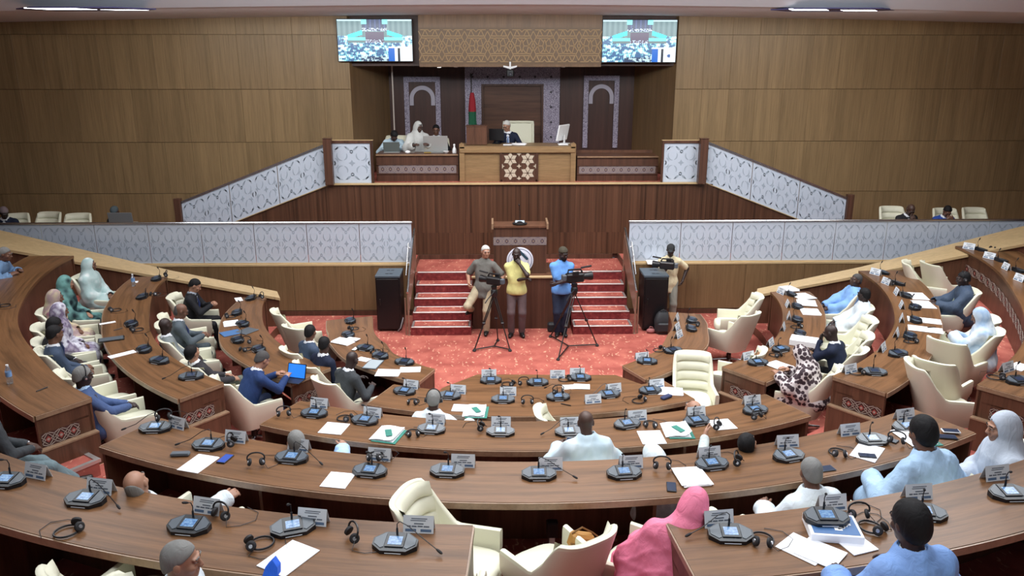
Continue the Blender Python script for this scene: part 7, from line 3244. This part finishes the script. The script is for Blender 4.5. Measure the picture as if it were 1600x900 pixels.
# fourth left tier, at the edge of the picture
seat_at(8, 397, 3, free=True, label='man in grey and blue at the left edge of the picture', own_chair='cream chair at the left edge of the picture', fwd=.06,
        skin='mid', hair='grey', top='robe', cols={'top': fabric('robe_grey_blue', (110, 140, 176), .7)}, lean=30, legs=False, hands={1: 'desk', -1: 'desk'})
seat_at(-22, 628, 3, label='person in grey trousers cut off at the left edge', fwd=.06, skin='dark', top='suit', cols={'top': C_DGREY, 'legs': fabric('trousers_sea_grey', (104, 122, 128))}, lean=0, dh=-10, feet={1: (.12, .60, .09), -1: (-.10, .64, .09)})
# second right desk
seat_at(1345, 438, 1, hz=1.16, label='man in a sky blue robe leaning back with a hand on his knee', own_chair='cream chair under the man in the sky blue robe', fwd=-.02,
        skin='dark', hair='dgrey', top='robe', cols={'top': R_SKY}, head=(-20, -4, 0), lean=-10, hands={1: (.12, .34, .66), -1: (-.06, .30, .66)}, feet={1: (.14, .60, .1), -1: (-.12, .62, .1)})
seat_at(1357, 461, 1, hz=1.18, label='man in a white robe beside the one in sky blue', own_chair='cream chair under the man in white on the right', fwd=.04,
        skin='vdark', hair='black', top='robe', cols={'top': R_WHITE}, head=(42, 4, 0), lean=-2, hands={1: (.10, .36, .66), -1: (-.08, .34, .64)})
seat_at(1298, 520, 1, hz=1.18, label='bald man in a navy suit resting his chin on his hand', own_chair='cream chair under the man in navy', fwd=.22, dh=-6,
        skin='vdark', hair=None, style='bald', top='suit', cols={'top': C_NAVY, 'legs': C_BLACK}, head=(0, 14, 0), lean=16, hands={1: (.06, .40, .80), -1: (.02, .33, .98)}, curls=(40, 60), palms=(None, (0, -1, .3)))
seat_at(1250, 553, 1, hz=1.16, label='woman in a veil of leopard print leaning over her papers', own_chair='cream chair under the woman in leopard print', fwd=.24, dh=10,
        skin='light', top='melhfa', cols={'top': print_fabric('veil_leopard', [(62, 50, 56), (112, 94, 98), (206, 198, 198)], 19, 'leopard')}, head=(10, 24, 0), lean=24, hands={1: (.12, .44, .80), -1: (-.16, .48, .80)}, palms=((0, 0, -1), (0, 0, -1)))
# third right desk
seat_at(1513, 436, 2, hz=1.20, label='man in a dark slate robe with a pale sash and a headset', own_chair='cream chair under the man in the dark slate robe', fwd=.06,
        skin='vdark', hair='black', top='robe', cols={'top': R_DARK, 'trim': fabric('sash_pale_green', (150, 160, 140)), 'collar': fabric('sash_pale_green', (150, 160, 140))}, head=(-4, 8, 0), lean=6, headset=True, hands={1: (.10, .42, .74), -1: (-.10, .42, .74)}, curls=(40, 40))
seat_at(1550, 497, 2, hz=1.16, label='woman in a white headscarf and pale blue wrap looking at her phone', own_chair='cream chair under the woman in the white headscarf', fwd=.10, dh=-4,
        skin='mid', top='melhfa', cols={'top': print_fabric('veil_white_blue', [(190, 206, 222), (150, 176, 206), (210, 220, 230), (140, 166, 196)], 5)}, head=(0, 20, 0), lean=10, hands={1: (.10, .40, .80), -1: (-.02, .42, .84)}, curls=(45, 45))
# first middle row, from behind
seat_at(677, 626, 1, hz=1.16, label='man in white with a headset writing in the first middle row', own_chair='cream chair under the writing man in white', fwd=.12,
        skin='dark', hair='grey', top='robe', cols={'top': R_WHITE}, head=(-8, 12, 0), lean=14, headset=True, hands={1: (.36, .40, .78), -1: (-.14, .40, .76)}, curls=(45, 30), palms=((0, 0, -1), (0, 0, -1)), res=.0125)
seat_at(1083, 640, 1, hz=1.02, label='person in white slumped low at the right end of the first middle row', own_chair='cream chair under the slumped person in white', fwd=-.18, dh=10,
        skin='light', hair='grey', style='bald', top='robe', cols={'top': R_WHITE}, head=(0, -6, 0), lean=-22, seat=.40, hands={1: (.16, .26, .64), -1: (-.22, .22, .66)})
# second middle row
seat_at(915, 660, 2, hz=1.20, label='bald man in embroidered white seen from behind in the second middle row', own_chair='cream chair under the bald man in embroidered white', fwd=.12, dh=6,
        skin='dark', hair=None, style='bald', top='robe', cols={'top': print_fabric('robe_white_embroidered', [(218, 228, 234), (184, 204, 216), (226, 234, 238)], 4)}, head=(4, 12, 0), lean=16, hands={1: (.20, .40, .76), -1: (-.20, .44, .78)}, res=.0120)
seat_at(1168, 694, 2, hz=1.04, label='dark-haired man reclining behind the right of the second middle row, hand raised', own_chair='cream chair under the reclining man with a raised hand', fwd=-.26, dh=-16,
        skin='light', hair='black', top='suit', cols={'top': fabric('shirt_pale_grey', (196, 206, 206)), 'legs': T_GREY}, head=(30, -8, -12), lean=-20, seat=.42, hands={1: (.30, .16, .62), -1: (-.30, .22, .98)}, curls=(20, 10), palms=(None, (1, 0, 0)))
seat_at(459, 693, 2, hz=1.05, label='grey-haired man leaning back behind the left of the second middle row', own_chair='cream chair under the man leaning back on the left', fwd=-.16, dh=10,
        skin='light', hair='grey', top='robe', cols={'top': R_PALE}, head=(-30, 0, 0), lean=-16, seat=.42, hands={1: (.28, .28, .86), -1: 'lap'})
seat_at(1020, 714, 2, free=True, label='person draped in white bent low, only a white curve above the third middle row', fwd=.1, dh=20,
        skin='dark', hair='black', top='melhfa', veil='closed', cols={'top': R_WHITE}, head=(10, 44, 0), lean=46, seat=.46, hands={1: (.14, .52, .5), -1: (-.14, .52, .5)})
# third middle row
seat_at(213, 757, 3, hz=1.06, label='bald man reclining behind the left end of the third middle row', own_chair='cream chair under the reclining bald man on the left', fwd=-.16, dh=-6,
        skin='light', hair='grey', style='bald', top='robe', cols={'top': R_WHITE}, head=(-30, -4, -12), lean=-16, seat=.42, hands={1: (.34, .32, .84), -1: 'arm'}, headset=False)
seat_at(1082, 790, 3, hz=1.13, label='woman wrapped in a bright pink veil seen from behind', dh=-14,
        skin='mid', top='melhfa', veil='closed', cols={'top': fabric('veil_pink', (232, 128, 158), .6)}, free=True, scale=1.07, head=(-4, 12, 0), lean=18, side=20, hands={1: (.22, .44, .78), -1: (-.10, .42, .74)}, res=.0110)
_k = at_z(1014, 888, ZTIER[3] + .47)
chair(_k.x, _k.y, ZTIER[3], D2R(58), 'cream chair under the woman in the pink veil')
seat_at(1267, 738, 3, hz=1.17, label='grey-haired man in a white shirt seen from behind', own_chair='cream chair under the grey-haired man in white', fwd=.10, dh=4,
        skin='mid', hair='grey', top='robe', cols={'top': R_WHITE}, head=(18, 10, 0), lean=12, hands={1: (.20, .36, .76), -1: (-.2, .38, .76)}, res=.0120)
seat_at(1441, 676, 3, hz=1.19, label='man in a pale blue robe and black head cloth seen from behind', own_chair='cream chair under the man in the black head cloth', fwd=.08, dh=2,
        skin='mid', hair='black', top='robe', cap=('thick', HAIR['black']), cols={'top': R_PALE, 'collar': HAIR['black']}, head=(10, 10, 0), lean=16, hands={1: (.30, .40, .76), -1: (-.24, .44, .78)}, scale=1.12, res=.0120)
seat_at(1566, 668, 3, hz=1.13, label='woman in a plain white veil turned in profile at the right edge', own_chair='cream chair under the woman in the plain white veil', fwd=.06, heading=78,
        skin='light', top='melhfa', cols={'top': fabric('veil_plain_white', (188, 198, 212), .6)}, head=(-4, 6, 0), lean=6, hands={1: (.16, .30, .70), -1: (-.10, .30, .70)}, scale=1.1, res=.0120)
# nearest row
seat_at(284, 876, 4, hz=1.20, label='man with cropped grey hair in profile at the bottom left', own_chair='cream chair under the man with cropped grey hair', fwd=.06, dh=-70,
        skin='light', hair='grey', top='robe', cols={'top': R_WHITE}, head=(0, 2, 0), lean=4, hands={1: 'lap', -1: 'lap'})
p, a = spot('DL', 425, 897)
bl = MB()
bl.extrude([(-.05, -.03, 0), (.05, -.03, 0), (.04, .0, .05), (.0, .02, .085), (-.04, .0, .045)], (0, .05, 0))
o = bl.build('blue_pouch', fabric('pouch_blue', (40, 96, 210), .6), None, None)
o.location, o.rotation_euler = p, (0, 0, a)
tag(o, 'small bright blue pouch at the near edge of the nearest left desk', 'pouch')
seat_at(1421, 817, 4, hz=1.19, label='man in a black cap and light blue robe at the bottom right', own_chair='cream chair under the man in the black cap', fwd=.06, dh=4,
        skin='dark', hair='black', top='robe', cap=('thick', HAIR['black']), cols={'top': fabric('robe_light_blue', (128, 164, 222), .65), 'collar': R_WHITE}, head=(2, 8, 0), lean=10, hands={1: (.24, .40, .76), -1: (-.24, .40, .76)}, scale=1.1, res=.0110)

# ---------------------------------------------------------------- standing men by the stage
p = at_z(807, 525, 0)
person('man in a yellow polo shirt standing with his hand at his chin', p, D2R(180), skin='vdark', hair=None, style='bald', top='polo', short_sleeve=True, stand=True, lean=0,
       cols={'top': fabric('polo_yellow', (208, 206, 138)), 'legs': fabric('trousers_taupe', (96, 82, 84))}, belly=.02, head=(4, 10, 0),
       hands={1: (-.14, .20, 1.19), -1: (-.05, .17, 1.47)}, curls=(35, 60), palms=((0, 0, -1), (0, -1, 0)), beard='black')
p = at_z(756, 521, 0)
person('grey-haired man in a long grey shirt standing on one leg by the tripod', p, D2R(168), skin='light', hair='white', top='shirt', stand=True, lean=-4, side=-3,
       cols={'top': fabric('shirt_grey', (104, 104, 100)), 'legs': T_KHAKI, 'foot': {1: (.35, .9, 0), -1: (-.1, 1, 0)}}, head=(-28, 6, 0), long_shirt=True, short_sleeve=True,
       feet={-1: (-.06, .03, .09), 1: (.28, -.12, .44)}, hands={1: (.24, .16, 1.03), -1: (-.36, .20, 1.06)}, curls=(45, 25))
p = at_z(876, 524, 0)
person('bearded man in a light blue polo shirt with folded arms', p, D2R(180), skin='vdark', hair='black', top='polo', short_sleeve=True, stand=True, lean=0,
       cols={'top': fabric('polo_light_blue', (104, 158, 228)), 'legs': fabric('jeans_dark', (38, 46, 66))}, head=(-28, 12, 0), beard='black', stance=.06,
       cap=('kufi', fabric('cap_olive', (70, 66, 56))), hands={1: (-.12, .21, 1.13), -1: (.12, .24, 1.10)}, curls=(50, 50), palms=((0, -1, 0), (0, -1, 0)))
q = at_y(1042, 398, 15.33)
person('man in a cream shirt and dark peaked cap behind the right cabinet', Vector((at_y(1046, 420, 15.33).x, 15.33, q.z - 1.50)), D2R(172), skin='vdark', hair='black', top='shirt', short_sleeve=True, stand=True, lean=4,
       cols={'top': fabric('shirt_cream', (222, 210, 176)), 'legs': fabric('trousers_pale_grey', (150, 150, 140))}, head=(4, 10, 0), cap=('peak', fabric('cap_dark_grey', (48, 50, 52))), long_shirt=True,
       hands={1: (.02, .24, 1.36), -1: (-.28, .0, .98)}, curls=(60, 25), palms=((0, -1, 0), None))

# ---------------------------------------------------------------- on the dais and in the galleries
def dais_person(px, py, y, label, chair_label=None, hz=1.22, **kw):
    q = at_y(px, py, y)
    h = D2R(kw.pop('turn', 180))
    loc = Vector((q.x, y, q.z - hz))
    if chair_label:
        c = chair(q.x - math.sin(h) * .04, y + math.cos(h) * -.04 + .0, loc.z, h, chair_label)
        c.location.y = y + .02
    return person(label, loc, h, **kw)


dais_person(793, 196, 18.45, 'white-haired chairman in a dark suit at the oak desk', skin='light', hair='white', top='suit', cols={'top': C_NAVY, 'legs': C_NAVY}, tie=fabric('tie_pale_blue', (120, 150, 200), .5), head=(34, 16, 0), lean=10, turn=182, hands={1: (.24, .44, .80), -1: (-.22, .46, .80)}, glasses=True)
dais_person(652, 198, 18.15, 'woman in a white veil turning to the man beside her on the dais', 'cream chair under the woman in white on the dais', hz=1.22, skin='dark', top='melhfa', cols={'top': fabric('veil_ivory', (190, 192, 190), .65)}, head=(-34, 14, 0), lean=10, turn=186, hands={1: (.10, .4, .84), -1: (-.22, .44, .86)})
dais_person(682, 203, 18.85, 'man in a dark suit behind the silver laptop on the dais', 'cream chair under the man behind the silver laptop', skin='mid', hair='black', style='short', top='suit', cols={'top': C_BLACK, 'legs': C_BLACK}, tie=T_TIE, head=(0, 8, 0), lean=8, glasses=True, hands={1: 'desk', -1: 'desk'})
dais_person(617, 214, 18.6, 'man in pale blue bent forward at the left end of the dais counter', 'cream chair under the man bent forward on the dais', hz=1.0, skin='dark', hair='black', top='shirt', cols={'top': fabric('shirt_ice_blue', (190, 214, 228)), 'legs': T_GREY}, head=(-28, 34, 0), lean=38, hands={1: (.2, .46, .8), -1: (-.16, .5, .84)})
# tall tufted chair of the chairman
q = at_y(812, 215, 18.75)
tc = thing('tufted_chair', 'high cream tufted armchair behind the white-haired chairman', 'chair', (at_y(812, 215, 18.75).x - .02, 18.72, Z_DAIS - .02), D2R(180))
ztop = at_y(812, 191, 18.8).z - Z_DAIS
m = MB()
m.box((0, -.02, .24 + .12), (.62, .56, .20), cham=.05)
m.build('seat', M_CREAM, tc)
m = MB()
rows = []
for i in range(13):
    u_ = i / 12
    rows.append([((v_ - .5) * .70, -.34 - .10 * u_ + .05 * math.sin(PI * v_) * -1 + (.022 if (i + int(v_ * 8)) % 2 else .0), .42 + (ztop - .42) * u_) for v_ in np.linspace(0, 1, 9)])
m.grid(rows)
m.grid([[(x_, y_ - .09, z_) for x_, y_, z_ in r_] for r_ in rows], flip=True)
rim = [r_[0] for r_ in rows] + rows[-1][1:] + [r_[-1] for r_ in rows[::-1]][1:]
m.grid([rim, [(x_, y_ - .09, z_) for x_, y_, z_ in rim]])
m.tube(rim, .03, 8)
m.build('tufted_back', M_CREAM, tc, 60)
for s in (-1, 1):
    m = MB()
    m.tube([(s * .33, -.32, .68), (s * .34, .02, .66), (s * .34, .18, .64), (s * .33, .2, .44)], .045, 10)
    m.build('armrest', M_CREAM, tc)
m = MB()
m.lathe([(.28, 0), (.28, .03), (.05, .06), (.05, .26)], (0, -.02, 0), 18)
m.build('pedestal', M_DARKMETAL, tc)

dais_person(186, 327, 16.75, 'man in a dark cap behind the grey laptop on the left gallery', hz=1.22, skin='dark', hair='black', top='suit', cols={'top': C_BLACK, 'legs': C_BLACK}, cap=('peak', fabric('cap_slate', (74, 84, 88))), head=(0, 26, 0), lean=14, turn=178)
dais_person(10, 331, 16.7, 'man in navy with a pale headband at the left edge of the gallery', hz=1.18, skin='vdark', hair='black', top='suit', cols={'top': C_NAVY, 'legs': C_NAVY}, cap=('kufi', fabric('cap_grey_pink', (120, 106, 110))), head=(-30, 26, 0), lean=16, turn=190)
dais_person(1414, 325, 16.7, 'bald man in dark clothes with his hand at his mouth on the right gallery', hz=1.18, skin='dark', hair='dgrey', style='bald', top='suit', cols={'top': C_BLACK, 'legs': C_BLACK}, head=(0, 26, 0), lean=18, turn=182, hands={1: (.02, .33, .98), -1: (-.04, .35, .96)}, curls=(60, 60), palms=((0, -1, 0), (0, -1, 0)))
dais_person(1472, 327, 16.7, 'man in a bright blue jacket with his hands at his face on the right gallery', hz=1.18, skin='mid', hair='black', top='suit', cols={'top': fabric('suit_cobalt', (40, 70, 150), .7), 'legs': C_NAVY}, head=(4, 30, 0), lean=18, turn=178, hands={1: (.05, .36, 1.0), -1: (-.06, .36, 1.0)}, curls=(50, 50), palms=((0, -1, 0), (0, -1, 0)))
# narrow counter and laptop of the left gallery
zc = at_y(187, 350, 16.3).z
gc = thing('gallery_counter', 'narrow wooden counter behind the left balustrade, mostly hidden', 'counter', (at_y(187, 350, 16.3).x, 16.25, Z_GALL))
m = MB()
m.box((0, 0, zc - Z_GALL - .02), (1.6, .45, .04))
m.build('countertop', M_DESKSIDE, gc, None)
for s in (-1, 1):
    m = MB()
    m.box((s * .76, 0, (zc - Z_GALL - .04) / 2), (.04, .42, zc - Z_GALL - .04))
    m.build('side_panel', M_DESKSIDE, gc, None)
p = at_y(188, 340, 16.2)
gl = laptop('grey laptop with a pale rim on the left gallery counter', 188, 16.2, zc + .002, .50, .24, 0, 10, base_mat('grey_laptop_shell', srgb(120, 122, 124), .4))
gl.location.x = p.x
